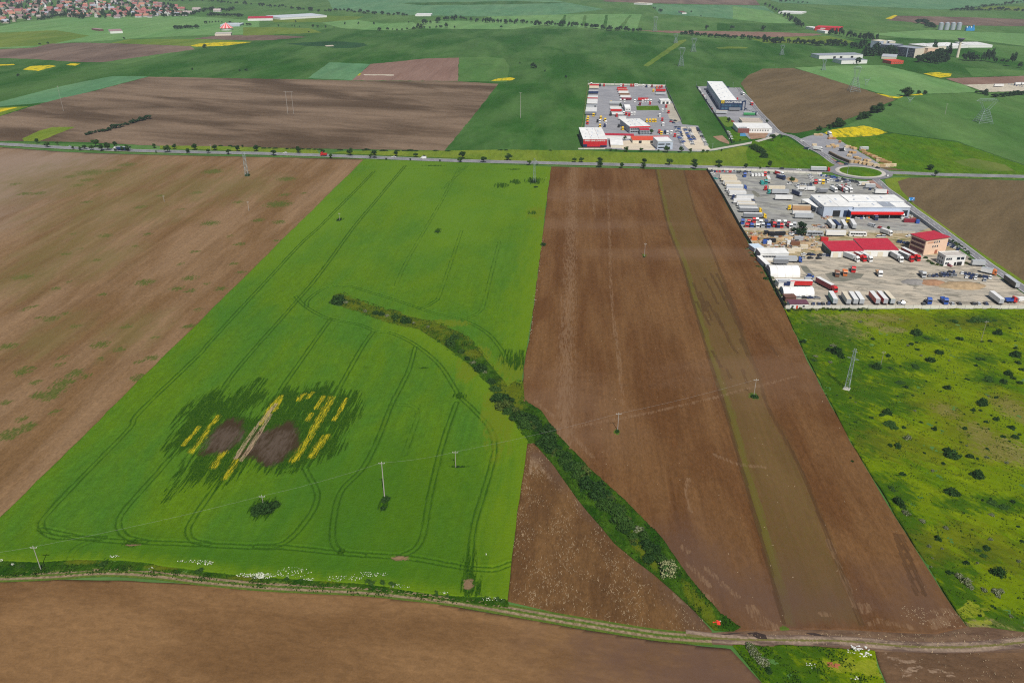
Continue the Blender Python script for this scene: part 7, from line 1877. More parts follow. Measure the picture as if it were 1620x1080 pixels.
# hedge along the ditch
db = [('D1', 262, 195, 62, 'near'), ('D1', 305, 200, 22, 'pale'), ('D1', 430, 252, 18, 'pale'), ('D1', 500, 268, 30, 'near'), ('D1', 535, 275, 24, 'near'), ('D1', 570, 284, 20, 'pale'), ('D1', 620, 297, 36, 'nearmid'), ('D1', 685, 320, 50, 'near'), ('D1', 738, 328, 14, 'pale'), ('D1', 830, 352, 14, 'pale'), ('D1', 995, 425, 36, 'nearmid'), ('D1', 970, 460, 46, 'nearmid'), ('D1', 1040, 510, 30, 'nearmid'), ('D1', 1078, 555, 24, 'near'), ('D1', 1115, 578, 20, 'pale'), ('D1', 1160, 620, 44, 'near'), ('D1', 1190, 640, 18, 'pale'), ('D1', 1228, 700, 34, 'near'), ('D1', 1250, 750, 40, 'nearmid'), ('D1', 1290, 800, 48, 'nearmid'), ('D1', 1340, 890, 50, 'nearmid')]
db += [('H1', 70, 70, 40, 'nearmid'), ('H1', 110, 110, 45, 'nearmid'), ('H1', 155, 175, 58, 'near'), ('H1', 235, 178, 58, 'near'), ('H1', 205, 225, 56, 'nearmid'), ('H1', 270, 238, 28, 'olive'), ('H1', 335, 335, 66, 'near'), ('H1', 370, 370, 50, 'near'), ('H1', 420, 400, 50, 'nearmid'), ('H1', 450, 450, 44, 'nearmid'), ('H1', 500, 480, 58, 'near'), ('H1', 550, 530, 58, 'nearmid'), ('H1', 590, 600, 66, 'near'), ('H1', 660, 610, 60, 'near'), ('H1', 680, 670, 68, 'near'), ('H1', 735, 680, 56, 'near'), ('H1', 730, 745, 62, 'nearmid'), ('H1', 800, 770, 66, 'nearmid'), ('H1', 810, 830, 62, 'nearmid'), ('H1', 870, 860, 56, 'nearmid'), ('H1', 930, 890, 38, 'pale'), ('H1', 960, 930, 50, 'nearmid'), ('H2', 430, 395, 62, 'near'), ('H2', 500, 435, 62, 'near'), ('H2', 460, 440, 50, 'nearmid'), ('H2', 592, 575, 86, 'blossom')]
dz = smooth_line(G([(795, 632), (822, 658), (850, 680), (880, 708), (915, 745), (950, 785), (985, 825), (1015, 858), (1042, 885)]), 4)
FR['GX'] = (0, 0, 1.0)
for k in range(46):
    p_ = dz[int(k * len(dz) / 46)] + np.array([rnd.uniform(-3.0, 3.0), rnd.uniform(-2.5, 2.5)])
    dd_ = p_[1] * cP + CAM_H * sP
    db.append(('GX', 810 + 1260 * p_[0] / dd_, 540 + 1260 * (-p_[1] * sP + CAM_H * cP) / dd_, rnd.uniform(6, 15), rnd.choice(['near', 'near', 'nearmid', 'nearmid', 'olive'])))
db.sort(key=lambda q_: px(q_[0], q_[1], q_[2])[0])
hc = {}
for k, (fr, x, y, r_, key) in enumerate(db):
    yy = px(fr, x, y)[1]
    sg = 'thin upper ditch hedge' if yy < 590 else 'ditch hedge at the wheat corner' if yy < 690 else 'upper dense ditch hedge' if yy < 740 else 'middle dense ditch hedge' if yy < 790 else 'lower dense ditch hedge'
    hc[sg] = hc.get(sg, 0) + 1
    rm = r_ / FR[fr][2] / ppm(px(fr, x, y)[1])
    rm = max(.9, rm)
    desc = {'near': 'dark', 'nearmid': 'green', 'pale': 'pale flowering', 'blossom': 'big cream flowering', 'olive': 'yellowish'}[key]
    lab = f'{desc} bush, {ordn(hc[sg])} from the top of the {sg}' if key != 'blossom' else 'big round cream flowering bush at the lower end of the ditch hedge'
    q0 = gp(fr, x, y)
    bush((q0[0], q0[1] - rm * .15), rm, lab, 'bushes of the ditch hedge', key, .95, .25)
# bushes inside the wheat
for fr, x, y, r_, lab in (('Q4', 55, 705, 4.6, 'dark shrub patch around the small pole in the wheat'), ('Q4', 20, 712, 3.4, 'dark shrub left in the patch around the small wheat pole'), ('Q4', 85, 690, 3.0, 'dark shrub right in the patch around the small wheat pole'), ('Q4', 514, 668, 2.3, 'dark bush at the foot of the tall wheat pole'), ('Q4', 508, 700, 1.8, 'low dark bush below the tall wheat pole'), ('Q2', 1408, 170, 4.2, 'dark bush at the foot of the grey pylon in the wheat'), ('Q2', 1420, 200, 2.5, 'small bush below the grey pylon in the wheat'), ('Q2', 340, 380, 2.6, 'dark bush around a thin pole at the left wheat edge'), ('Q2', 878, 445, 2.0, 'small dark bush alone in the upper wheat field'), ('Q2', 1462, 518, 2.6, 'dark bush on the border of wheat and right brown field'), ('Q5', 592, 452, 1.2, 'little green bush at the white pole in the right brown field'), ('H1', 795, 258, 1.3, 'little green bush at the pole near the ditch in the right field'), ('Q7', 24, 268, 2.0, 'green bush at the forked pole in the right brown field'), ('Q1', 1174, 145, 3.0, 'small bush at the foot of the grey pylon in the left field'), ('Q4', 795, 540, 1.2, 'low bush at the right small pole in the wheat'), ('Q4', 815, 541, 1.0, 'tiny low bush right of the right small pole in the wheat')):
    bush(gp(fr, x, y), r_, lab, None, 'near' if r_ > 2 else 'small', .8, .12)
# meadow bushes
mb1 = [(125, 258, 22), (345, 330, 50), (300, 315, 30), (375, 355, 28), (865, 205, 38), (930, 232, 34, 'l'), (585, 240, 15), (835, 272, 18), (870, 262, 12), (875, 312, 18), (680, 348, 22), (610, 425, 36), (690, 425, 34, 'l'), (575, 410, 22, 'l'), (960, 380, 32), (1015, 330, 32), (1155, 240, 24), (1135, 235, 12), (1405, 205, 36), (1380, 205, 18), (1485, 168, 14), (1260, 112, 50, 'l'), (1320, 118, 50, 'l'), (1225, 118, 36, 'l'), (1380, 115, 24, 'l'), (1110, 118, 34, 'l'), (1525, 345, 40), (1520, 300, 16), (1495, 345, 22), (1535, 395, 24), (1560, 438, 22), (1470, 465, 36), (1440, 520, 28), (1505, 495, 20), (1548, 525, 22), (1200, 505, 18), (1260, 412, 15), (1070, 562, 30), (800, 558, 20), (760, 525, 36, 'l'), (1300, 662, 44), (1240, 705, 22), (1290, 710, 14), (1390, 768, 26), (1325, 785, 15), (1495, 822, 28), (1515, 882, 30), (1440, 880, 18), (1360, 742, 12), (675, 728, 38), (640, 740, 18), (690, 795, 44, 'l'), (720, 820, 30, 'l'), (575, 755, 16), (785, 822, 18), (745, 948, 30), (695, 940, 18), (985, 828, 26), (900, 782, 15), (1185, 830, 18), (1100, 1000, 50), (1070, 970, 30), (1220, 1015, 28), (1270, 1025, 14), (1045, 1055, 18), (1335, 960, 16), (435, 625, 12), (1395, 620, 16), (1350, 255, 16), (545, 30, 18), (195, 375, 26, 'l'), (1300, 260, 12), (935, 515, 9), (920, 595, 9), (765, 418, 9), (1130, 545, 8), (690, 270, 10), (1070, 500, 10), (450, 1040, 12), (1510, 710, 10, 'l'), (1275, 800, 12), (1345, 830, 9), (1160, 915, 10), (1480, 910, 12), (995, 155, 9), (1520, 250, 8), (1290, 370, 26, 'l'), (1340, 505, 40, 'l'), (860, 420, 34, 'l')]
mb2 = [(505, 48, 27), (440, 135, 34, 'l'), (480, 225, 42), (510, 255, 26), (820, 165, 50), (790, 155, 24), (980, 58, 48), (945, 50, 24), (1080, 225, 50, 'l'), (1150, 245, 46, 'l'), (1205, 220, 22), (730, 455, 32), (985, 525, 34, 'l'), (1020, 560, 30, 'l'), (1040, 515, 28), (1115, 672, 54), (1075, 665, 26), (915, 612, 24), (800, 670, 20), (825, 672, 14), (1080, 885, 20), (1240, 378, 14), (1265, 470, 18), (965, 845, 10), (880, 400, 8), (1240, 830, 9), (590, 460, 9), (895, 295, 10), (950, 395, 9)]
mw1 = [(810, 885, 30), (325, 285, 22), (210, 350, 20, 'l'), (900, 350, 11), (305, 392, 15), (1330, 1018, 16), (1460, 1055, 18), (860, 710, 12), (500, 125, 18), (815, 285, 14), (1200, 945, 12), (1345, 612, 12), (470, 655, 8), (1085, 378, 10)]
mw2 = [(530, 295, 30), (630, 345, 24), (782, 382, 22), (905, 725, 42), (860, 690, 28), (935, 760, 22), (1025, 780, 26), (1095, 790, 34), (1130, 785, 26), (1115, 820, 22), (675, 500, 18), (980, 610, 14), (1245, 595, 18), (1075, 302, 20), (700, 22, 15), (1065, 462, 16), (1195, 940, 16), (700, 575, 9), (760, 515, 10), (690, 625, 10)]
reg = {}
def mead_bush(fr, it, key):
    x, y, r_ = it[:3]
    low = len(it) > 3
    P_ = px(fr, x, y)
    rm = max(.5, r_ / FR[fr][2] / ppm(P_[1]))
    row_ = 'near the white wall' if P_[1] < 560 else 'in the middle' if P_[1] < 720 else 'in the lower half' if P_[1] < 860 else 'near the dirt track'
    lr = 'left' if P_[0] < 1400 + (P_[1] - 490) * .18 else 'centre' if P_[0] < 1510 + (P_[1] - 490) * .08 else 'right'
    size = 'big' if rm > 2.6 else 'small' if rm < 1.3 else 'mid-sized'
    kind = {'small': 'dark round', 'pale': 'greyish white flowering', 'low': 'low spreading'}['low' if low and key == 'small' else key]
    lab = f'{size} {kind} bush on the rough meadow {row_}, {lr} part'
    p = gp(fr, x, y)
    z_ = float(relief(np.array([p[0]]), np.array([p[1]]))[0])
    kk = key if key == 'pale' else ('low' if low else ('near' if rm > 2.4 else 'small'))
    bush((p[0], p[1] - rm * .1), rm, lab, f'{kind} bushes on the rough meadow: {size}, {row_}, {lr}', kk, .35 if low else .95, z_)
for it in mb1:
    mead_bush('M1', it, 'small')
for it in mb2:
    mead_bush('M2', it, 'small')
mp_ = pts_in([tuple(q_) for q_ in poly_mead], 80)
for x, y in mp_:
    d_ = y * cP + CAM_H * sP
    P_ = (810 + 1260 * x / d_, 540 + 1260 * (-y * sP + CAM_H * cP) / d_)
    if P_[0] < 1630 and P_[1] < 985:
        mead_bush('PX', (*P_, rnd.uniform(.45, .85) * ppm(P_[1])), 'small')
for it in mw1:
    mead_bush('M1', it, 'pale')
for it in mw2:
    mead_bush('M2', it, 'pale')
for k, (x, y, r_) in enumerate(((270, 205, 1.9), (290, 235, 2.0), (310, 262, 1.7), (335, 275, 1.8))):
    bush(gp('M3', x, y), r_, f'greyish flowering bush, {ORD[k + 1]} in the row on the lower grass triangle', 'flowering row on the grass triangle', 'pale', .9, .2)
bush(gp('M3', 360, 318), 1.3, 'dark green bush in the lower grass triangle', None, 'small', .9, .2)
for k, (fr, x, y, r_) in enumerate((('B1', 640, 200, 1.6), ('B1', 1220, 245, 1.5), ('B1', 255, 215, 1.2), ('B2', 210, 295, 1.4), ('B2', 730, 315, 1.8), ('B2', 790, 322, 1.8), ('B2', 850, 330, 1.5), ('B2', 690, 310, 1.4), ('B2', 1120, 385, 1.3), ('B2', 1190, 395, 1.2), ('B2', 1380, 400, 1.4), ('B2', 1430, 410, 1.2), ('B2', 1490, 420, 1.6), ('B2', 1520, 425, 1.2), ('B2', 300, 300, 1.2), ('B1', 130, 220, 1.3), ('B1', 210, 230, 1.4), ('B1', 1560, 285, 1.1))):
    bush(gp(fr, x, y), r_, f'weedy clump, {ordn(k + 1)} of the green clumps between wheat and farm track', 'weedy clumps on the track verge', 'low', .6, .2, 'weed_clump')

# ------------------------------------------------------------------ far trees
def far_tree(P_, h, label, group, wid=.5, key='far'):
    p = g(*P_)
    t = thing('tree', label, 'tree', (*p, .1 + h * .52), rnd.uniform(0, 6.28), group, rnd.choice(CR[key]), (h * wid, h * wid, h * .52))
    return t
FAR = []
def far_row(fr, pts, n, h, jit=3.0, wid=.5):
    L_ = np.array(pxs(fr, *pts))
    al = np.concatenate([[0], np.cumsum(np.hypot(*np.diff(L_, axis=0).T))])
    for k in range(n):
        s_ = al[-1] * (k + rnd.random()) / n
        P_ = (np.interp(s_, al, L_[:, 0]), np.interp(s_, al, L_[:, 1]))
        FAR.append((g(P_[0] + rnd.uniform(-jit, jit) * .3, P_[1] + rnd.uniform(-.8, .8)), h * rnd.uniform(.6, 1.3), wid * rnd.uniform(.8, 1.3)))
far_row('K2', ((1020, 180), (1080, 155), (1200, 135), (1300, 125), (1380, 138), (1560, 148), (1640, 150)), 26, 12, 3)
far_row('K2', ((760, 190), (900, 192), (1020, 185), (1180, 175)), 14, 6, 3, .7)
far_row('K2', ((30, 40), (200, 50), (420, 75), (560, 72), (760, 90), (980, 100)), 40, 9, 4, .8)
far_row('K2', ((150, 165), (330, 170), (520, 180)), 8, 6, 4)
for k, (x, y, h) in enumerate(((1212, 175, 13), (575, 155, 7), (660, 155, 7), (758, 155, 7), (268, 142, 6), (1552, 180, 8), (1262, 178, 6), (975, 148, 6), (350, 208, 5), (160, 165, 5), (455, 172, 5))):
    far_tree(px('K2', x, y), h, f'lone dark tree, {ordn(k + 1)} of the single trees at far top centre', 'single trees at far top centre')
far_row('K3', ((-20, 150), (100, 145), (180, 155), (300, 160), (450, 168), (560, 180), (640, 190), (800, 200), (860, 205)), 42, 10, 3, .6)
far_row('K3', ((1100, 215), (1230, 230), (1400, 240), (1620, 250)), 26, 8, 3, .7)
for k, (x, y, h) in enumerate(((1258, 188, 11), (1415, 190, 12), (1610, 195, 12), (960, 75, 10), (970, 80, 10), (1160, 80, 6), (1220, 108, 5), (925, 55, 6), (935, 60, 6), (168, 425, 9), (185, 428, 7), (88, 400, 3), (245, 448, 3), (375, 490, 5))):
    far_tree(px('K3', x, y), h, f'lone dark tree, {ordn(k + 1)} of the single trees around the far pylons', 'single trees around the far pylons', .6)
far_row('K4', ((0, 40), (60, 62), (130, 110), (180, 140), (240, 180)), 16, 12, 4)
far_row('K4', ((390, 215), (470, 225), (540, 240), (640, 255), (700, 262)), 22, 14, 2, .32)
far_row('K4', ((0, 268), (120, 270), (260, 280), (330, 288), (430, 285), (520, 292), (560, 300)), 34, 10, 4, .6)
far_row('K4', ((560, 300), (640, 310), (720, 320), (800, 335), (700, 345), (620, 350), (820, 350)), 36, 13, 6, .5)
far_row('K4', ((950, 390), (1010, 385), (1080, 400), (1150, 385), (1060, 370), (1130, 350), (1010, 372)), 40, 12, 6, .5)
far_row('K4', ((1230, 380), (1270, 382), (1330, 380)), 8, 12, 4, .5)
for k, (x, y, h) in enumerate(((1355, 385, 17), (1385, 385, 20), (1408, 388, 24), (1540, 418, 26), (1055, 340, 26), (1150, 350, 22), (1268, 380, 18), (1590, 425, 10), (1440, 395, 9), (1480, 398, 9), (1510, 400, 8), (578, 405, 12))):
    far_tree(px('K4', x, y), h, f'{"tall poplar" if h > 15 else "dark tree"}, {ordn(k + 1)} of the single trees near the water tower', 'single trees near the water tower', .26 if h > 15 else .5)
for k, (x, y, h) in enumerate(((885, 603, 13), (700, 705, 12), (675, 708, 9), (715, 700, 9), (610, 745, 9), (640, 740, 7), (595, 750, 6), (460, 795, 10), (435, 798, 8), (485, 790, 6), (400, 805, 5), (345, 815, 5), (330, 818, 4), (780, 665, 4), (1000, 590, 5), (960, 588, 5), (1030, 1062, 5))):
    far_tree(px('K4', x, y), h, f'dark bush, {ordn(k + 1)} along the border beside the side brown field', 'bushes beside the side brown field', .75, 'tree')
far_row('K4', ((1310, 585), (1400, 590), (1380, 600), (1470, 610), (1620, 590)), 16, 5, 5, .9)
far_row('T4', ((370, 275), (440, 275), (500, 295), (580, 330), (480, 320)), 16, 12, 5, .7)
far_row('T4', ((920, 115), (1040, 98), (1260, 75), (1500, 45), (1620, 30)), 22, 8, 5, .9)
far_row('T4', ((740, 130), (1000, 130), (1150, 125), (1400, 125), (1620, 135)), 26, 8, 5, .9)
far_row('T3', ((150, 25), (290, 20), (440, 38), (520, 42)), 8, 6, 4, .9)
far_row('T2', ((1100, 185), (1250, 190), (1400, 195), (1500, 195)), 26, 9, 4, .7)
far_row('T2', ((720, 340), (800, 335), (900, 330), (1000, 330)), 18, 7, 4, .8)
far_row('T2', ((1040, 280), (1150, 272), (1250, 268), (1500, 295), (1600, 298)), 16, 6, 3, .7)
far_row('T2', ((450, 15), (640, 15), (1050, 15), (1300, 40), (1620, 60)), 26, 8, 6, .8)
far_row('K1', ((530, 852), (600, 830), (660, 820), (760, 795), (860, 762), (940, 742)), 22, 4, 1.5, .9)
for k, (x, y, h) in enumerate(((1280, 300, 7), (1540, 445, 4), (1500, 446, 3), (115, 478, 4), (300, 275, 4), (250, 282, 4), (775, 245, 4), (1200, 438, 3))):
    far_tree(px('K1', x, y), h, f'single dark bush, {ORD[k + 1]} of the lone bushes on the far left fields', 'lone bushes on the far left fields', .9)

# ------------------------------------------------------------------ the distant town
town = np.array(pxs('T1', (-60, 330), (60, 320), (240, 282), (420, 262), (600, 238), (800, 215), (1000, 235), (1300, 245), (1620, 245)) + pxs('T2', (160, 225), (330, 215), (640, 190), (820, 190), (980, 178), (700, 80), (480, 40), (420, -10)) + [(0, -16), (-60, -14)])
RC = [('red-roofed', (.34, .12, .11)), ('orange-roofed', (.44, .20, .13)), ('mauve-roofed', (.25, .16, .18)), ('pale-roofed', (.42, .35, .34)), ('brown-roofed', (.20, .11, .10)), ('grey-roofed', (.34, .36, .42))]
wallm = [plain('house_wall_white', (.56, .55, .53), .8), plain('house_wall_cream', (.46, .40, .32), .8)]
hm = {}
def house_mesh(ri, wi, ln, wd, e, hgt):
    m = MB()
    m.prof([(-ln / 2, 0), (ln / 2, 0), (ln / 2, e), (-ln / 2, e)], -wd / 2, wd / 2, 0)
    m.poly([(-ln / 2 - .3, -wd / 2 - .4, e), (ln / 2 + .3, -wd / 2 - .4, e), (ln / 2 + .3, wd / 2 + .4, e), (-ln / 2 - .3, wd / 2 + .4, e), (-ln / 2 - .3, 0, hgt), (ln / 2 + .3, 0, hgt)], [(0, 1, 5, 4), (2, 3, 4, 5), (3, 2, 1, 0)], 1)
    m.poly([(-ln / 2, -wd / 2, e), (-ln / 2, wd / 2, e), (-ln / 2, 0, hgt - .1), (ln / 2, -wd / 2, e), (ln / 2, wd / 2, e), (ln / 2, 0, hgt - .1)], [(0, 2, 1), (3, 4, 5)], 0)
    m.box(ln * .2, ln * .2 + .8, .3, 1.1, e + .5, hgt + .9, 0)
    for x in np.arange(-ln / 2 + 1.5, ln / 2 - 1, 3.0):
        m.box(x, x + 1.1, -wd / 2 - .05, -wd / 2 - .01, 1.1, 2.5, 2)
    return m.build('house', wallm[wi], plain('tiles_' + RC[ri][0].split('-')[0], RC[ri][1], .85, 0, .2, 2), M_dark)
for ri in range(6):
    for wi in (0, 1):
        hm[ri, wi] = [house_mesh(ri, wi, *q_) for q_ in ((14, 9, 3.6, 8.2), (18, 10, 5.2, 10.5), (11, 9, 5.0, 9.0))]
nh = 0
placed = []
tries = 0
while nh < 285 and tries < 20000:
    tries += 1
    P_ = np.array([rnd.uniform(-50, 325), rnd.uniform(-15, 41)])
    if not inside(P_[:1], P_[1:], town)[0]:
        continue
    p = g(*P_)
    if any(abs(p[0] - a) + abs(p[1] - b) < 15 for a, b in placed):
        continue
    placed.append(p)
    ri = rnd.choices(range(6), (34, 18, 16, 10, 14, 8))[0]
    side = 'left' if P_[0] < 90 else 'middle' if P_[0] < 200 else 'right'
    dep = 'near edge' if P_[1] > 18 else 'heart'
    thing('house', f'{RC[ri][0]} house in the {side} {dep} of the distant town', 'house', (*p, .05), rad(rnd.choice([0, 8, 90, 98, 4, -6]) + rnd.uniform(-6, 6)), f'{RC[ri][0]} town houses, {side} {dep}', rnd.choice(hm[ri, rnd.randint(0, 1)]), rnd.uniform(.85, 1.25))
    nh += 1
nt_ = 0
while nt_ < 400:
    P_ = np.array([rnd.uniform(-50, 330), rnd.uniform(-15, 42)])
    if not inside(P_[:1], P_[1:], town)[0]:
        continue
    nt_ += 1
    FAR.append((g(*P_), rnd.uniform(8, 15), .55))
far_row('T1', ((480, 262), (640, 240), (780, 215), (860, 212), (960, 232), (1080, 240)), 34, 10, 3, .6)
far_row('T2', ((560, 205), (700, 195), (820, 192), (1000, 150), (1100, 130), (1250, 130), (1400, 130)), 34, 10, 4, .6)
for k, (fr, x, y, ri, ln) in enumerate((('T2', 1210, 140, 3, 1.6), ('T2', 970, 125, 3, 1.8), ('T2', 770, 118, 0, 2.4), ('T2', 590, 160, 0, 2.2), ('T2', 385, 150, 0, 2.4), ('T2', 510, 100, 0, 2.2), ('T2', 840, 165, 3, 1.2), ('T2', 890, 165, 3, .9), ('T2', 655, 170, 1, 1.5), ('T2', 380, 200, 1, 1.2), ('T2', 295, 205, 0, 1.3))):
    thing('house', f'long {RC[ri][0]} building, {ordn(k + 1)} on the right edge of the distant town', 'house', (*gp(fr, x, y), .05), rad(rnd.uniform(-5, 5)), 'long buildings on the right town edge', hm[ri, 0][0], (ln, 1.2, 1.1))
vv, ff, no = [], [], 0
for (x, y), h, wd in FAR:
    me_ = rnd.choice(CR['far'])
    co = np.empty(len(me_.vertices) * 3, np.float32)
    me_.vertices.foreach_get('co', co)
    co = co.reshape(-1, 3) * (h * wd, h * wd, h * .52) + (x, y, .1 + h * .52)
    vv.append(co)
    ff += [[i + no for i in p_.vertices] for p_ in me_.polygons]
    no += len(co)
struct('far_trees', new_mesh('far_trees', np.vstack(vv).tolist(), ff, [LV['far']]), 'stuff')
def church(fr, x, y, h, label):
    t = thing('church_tower', label, 'church', (*gp(fr, x, y), .05))
    m = MB()
    m.box(-3, 3, -3, 3, 0, h * .58)
    put('tower', m.build('tower', wallm[0]), parent=t)
    m = MB()
    m.cyl((0, 0, h * .58 + .02), 3.9, h * .42, 8, 0, 'z', .15)
    put('spire', m.build('spire', M_white), parent=t)
    m = MB()
    m.prof([(3.1, 0), (22, 0), (22, 8), (3.1, 8)], -5, 5, 0)
    m.poly([(3.1, -5.5, 8.02), (22.5, -5.5, 8.02), (22.5, 5.5, 8.02), (3.1, 5.5, 8.02), (3.1, 0, 14), (22.5, 0, 14)], [(0, 1, 5, 4), (2, 3, 4, 5), (1, 2, 5), (3, 0, 4)], 1)
    put('nave', m.build('nave', wallm[0], MATS['tiles_red']), parent=t)
church('T1', 1262, 108, 26, 'white pointed church spire in the distant town')
church('T1', 598, 148, 22, 'square white church tower in the left part of the distant town')

# ------------------------------------------------------------------ poles, pylons and wires
M_galv = plain('pale_galvanised', (.30, .37, .37), .5, .2, .1, 2)
M_concp = plain('pale_concrete_pole', (.40, .38, .34), .8, 0, .12, 2)
M_woodp = plain('grey_wood_pole', (.30, .26, .21), .9, 0, .2, 2)
def zheight(x0, y0, ty):
    lo, hi = 0.0, 120.0
    bx, by = g(x0, y0)
    for _ in range(40):
        m_ = (lo + hi) / 2
        d = by * cP + (CAM_H - m_) * sP
        v = (-by * sP + (CAM_H - m_) * cP) / d
        if 540 + 1260 * v > ty:
            lo = m_
        else:
            hi = m_
    return lo
def pole(fr, x, y, xt, yt, label, r_=.16, arm=1.1, mat=None, legs=1, z=.1, rz=0.0, spread=2.6):
    P_ = px(fr, x, y)
    h = zheight(*P_, px(fr, xt, yt)[1])
    t = thing('utility_pole', label, 'pole', (*g(*P_), z), rz)
    for k in range(legs):
        m = MB()
        r_ *= .85
        m.cyl((0, 0, 0), r_, h, 8, 0, 'z', r_ * .62)
        o_ = put('shaft' if legs == 1 else 'leg', m.build('shaft', mat or M_concp), parent=t)
        if legs == 2:
            o_.location.x = (-1, 1)[k] * spread / 2
    m = MB()
    hw_ = arm + (spread / 2 if legs == 2 else 0)
    m.box(-hw_, hw_, -.07, .07, h - .55, h - .40)
    put('crossarm', m.build('crossarm', mat or M_concp), parent=t)
    ins = MB()
    ins.cyl((0, 0, 0), .07, .3, 6)
    im = ins.build('insulator', M_white)
    for xx in (-hw_ + .1, 0, hw_ - .1):
        put('insulator', im, (xx, .0, h - .39 if xx else h + .01), 0, t)
    return t, h
tips = []
for fr, x, y, xt, yt, lab, r_ in (('B1', 250, 234, 205, 95, 'grey pole at the farm track in the lower left corner', .17), ('Q4', 42, 690, 38, 648, 'short pole in the dark shrub patch of the wheat', .16), ('Q4', 512, 660, 499, 519, 'tall pale pole in the middle of the wheat', .26), ('Q4', 788, 541, 784, 477, 'short pale pole at the right side of the wheat', .16), ('H1', 798, 246, 803, 137, 'pale pole in the right brown field near the ditch', .16), ('Q7', 22, 266, 34, 216, 'pale pole with green foot at the right olive strip', .16)):
    t, h = pole(fr, x, y, xt, yt, lab, r_)
    tips.append((t.location.x, t.location.y, h))
def wires(name, label, pts, sag=.8, offs=(0,), r_=.016):
    root = thing(name, label, 'wire', pts[0])
    P0 = Vector(pts[0])
    M_w = plain('wire_metal', (.40, .40, .38), .5)
    for of in offs:
        m = MB()
        for a_, b_ in zip(pts[:-1], pts[1:]):
            a_, b_ = Vector(a_), Vector(b_)
            d = (b_ - a_)
            n_ = Vector((-d.y, d.x, 0)).normalized() * of
            N_ = 8
            for k in range(N_):
                s0, s1 = k / N_, (k + 1) / N_
                p0 = a_ + d * s0 + n_ - Vector((0, 0, sag * 4 * s0 * (1 - s0))) - P0
                p1 = a_ + d * s1 + n_ - Vector((0, 0, sag * 4 * s1 * (1 - s1))) - P0
                m.bar(p0, p1, r_, 0, 3)
        put('wire', m.build('wire', M_w), parent=root)
far_l = g(-220, 935)
far_r = g(1560, 560)
wires('power_line', 'thin power line running from pole to pole across the wheat', [(far_l[0], far_l[1], 9)] + tips)
# poles elsewhere
pole('M1', 632, 425, 652, 318, 'thin wooden pole in the dark bush on the meadow', .14, .9, M_woodp)
pole('M1', 1292, 258, 1320, 118, 'pale wooden pole on the upper right meadow', .15, .9, M_woodp)
pole('Q1', 780, 268, 772, 240, 'short pale pole at left in the left brown field', .18, .8)
pole('Q1', 1182, 313, 1177, 268, 'short pale pole at right in the left brown field', .18, .8)
pole('Q5', 592, 450, 596, 393, 'white pole standing alone in the right brown field', .16, .9)
pole('Q2', 340, 385, 344, 340, 'thin pole at the left edge of the upper wheat', .13, .8)
pole('K3', 93, 738, 95, 580, 'tall pale mast in the far dark green field', .32, 1.5)
pole('R1', 1352, 72, 1355, 38, 'thin white pole beside the highway near the grey pylon', .15, .6)
pole('K2', 238, 715, 232, 572, 'pale two-legged portal pole in the far ploughed field', .28, 2.0, None, 2, .1, 0, 7)
pole('K4', 1125, 718, 1130, 650, 'thin pole in the right crop field left of the big pylon', .22, 1.2)
pole('K1', 397, 695, 402, 540, 'thin pale pole at the left of the far ploughed field', .18, 1.0)
for k, (fr, x, y, xt, yt) in enumerate((('P1', 253, 122, 253, 68), ('P1', 600, 125, 600, 80), ('P1', 930, 130, 932, 74), ('P1', 1265, 140, 1268, 68), ('P2', 497, 150, 497, 84), ('P2', 968, 148, 968, 94), ('P2', 705, 935, 705, 870))):
    P_ = px(fr, x, y)
    h = zheight(*P_, px(fr, xt, yt)[1])
    t = thing('lamp_post', f'slim pale lamp post, {ORD[k + 1]} from the left on the depot and warehouse boundary', 'lamp post', (*g(*P_), .2), 0, 'boundary lamp posts')
    m = MB()
    m.cyl((0, 0, 0), .14, h, 6, 0, 'z', .08)
    put('post', m.build('post', M_galv), parent=t)
    m = MB()
    m.box(-1.1, 1.1, -.15, .15, h, h + .14)
    put('lamp_head', m.build('lamp_head', M_galv), parent=t)
t = thing('lamp_post', 'tall grey lamp mast on the roundabout island', 'lamp post', (*gp('P4', 385, 205), .6))
h = zheight(*px('P4', 385, 205), px('P4', 388, 100)[1])
m = MB()
m.cyl((0, 0, 0), .2, h, 6, 0, 'z', .1)
put('post', m.build('post', M_galv), parent=t)
m = MB()
m.cyl((0, 0, h), .9, .3, 8)
put('lamp_head', m.build('lamp_head', M_galv), parent=t)
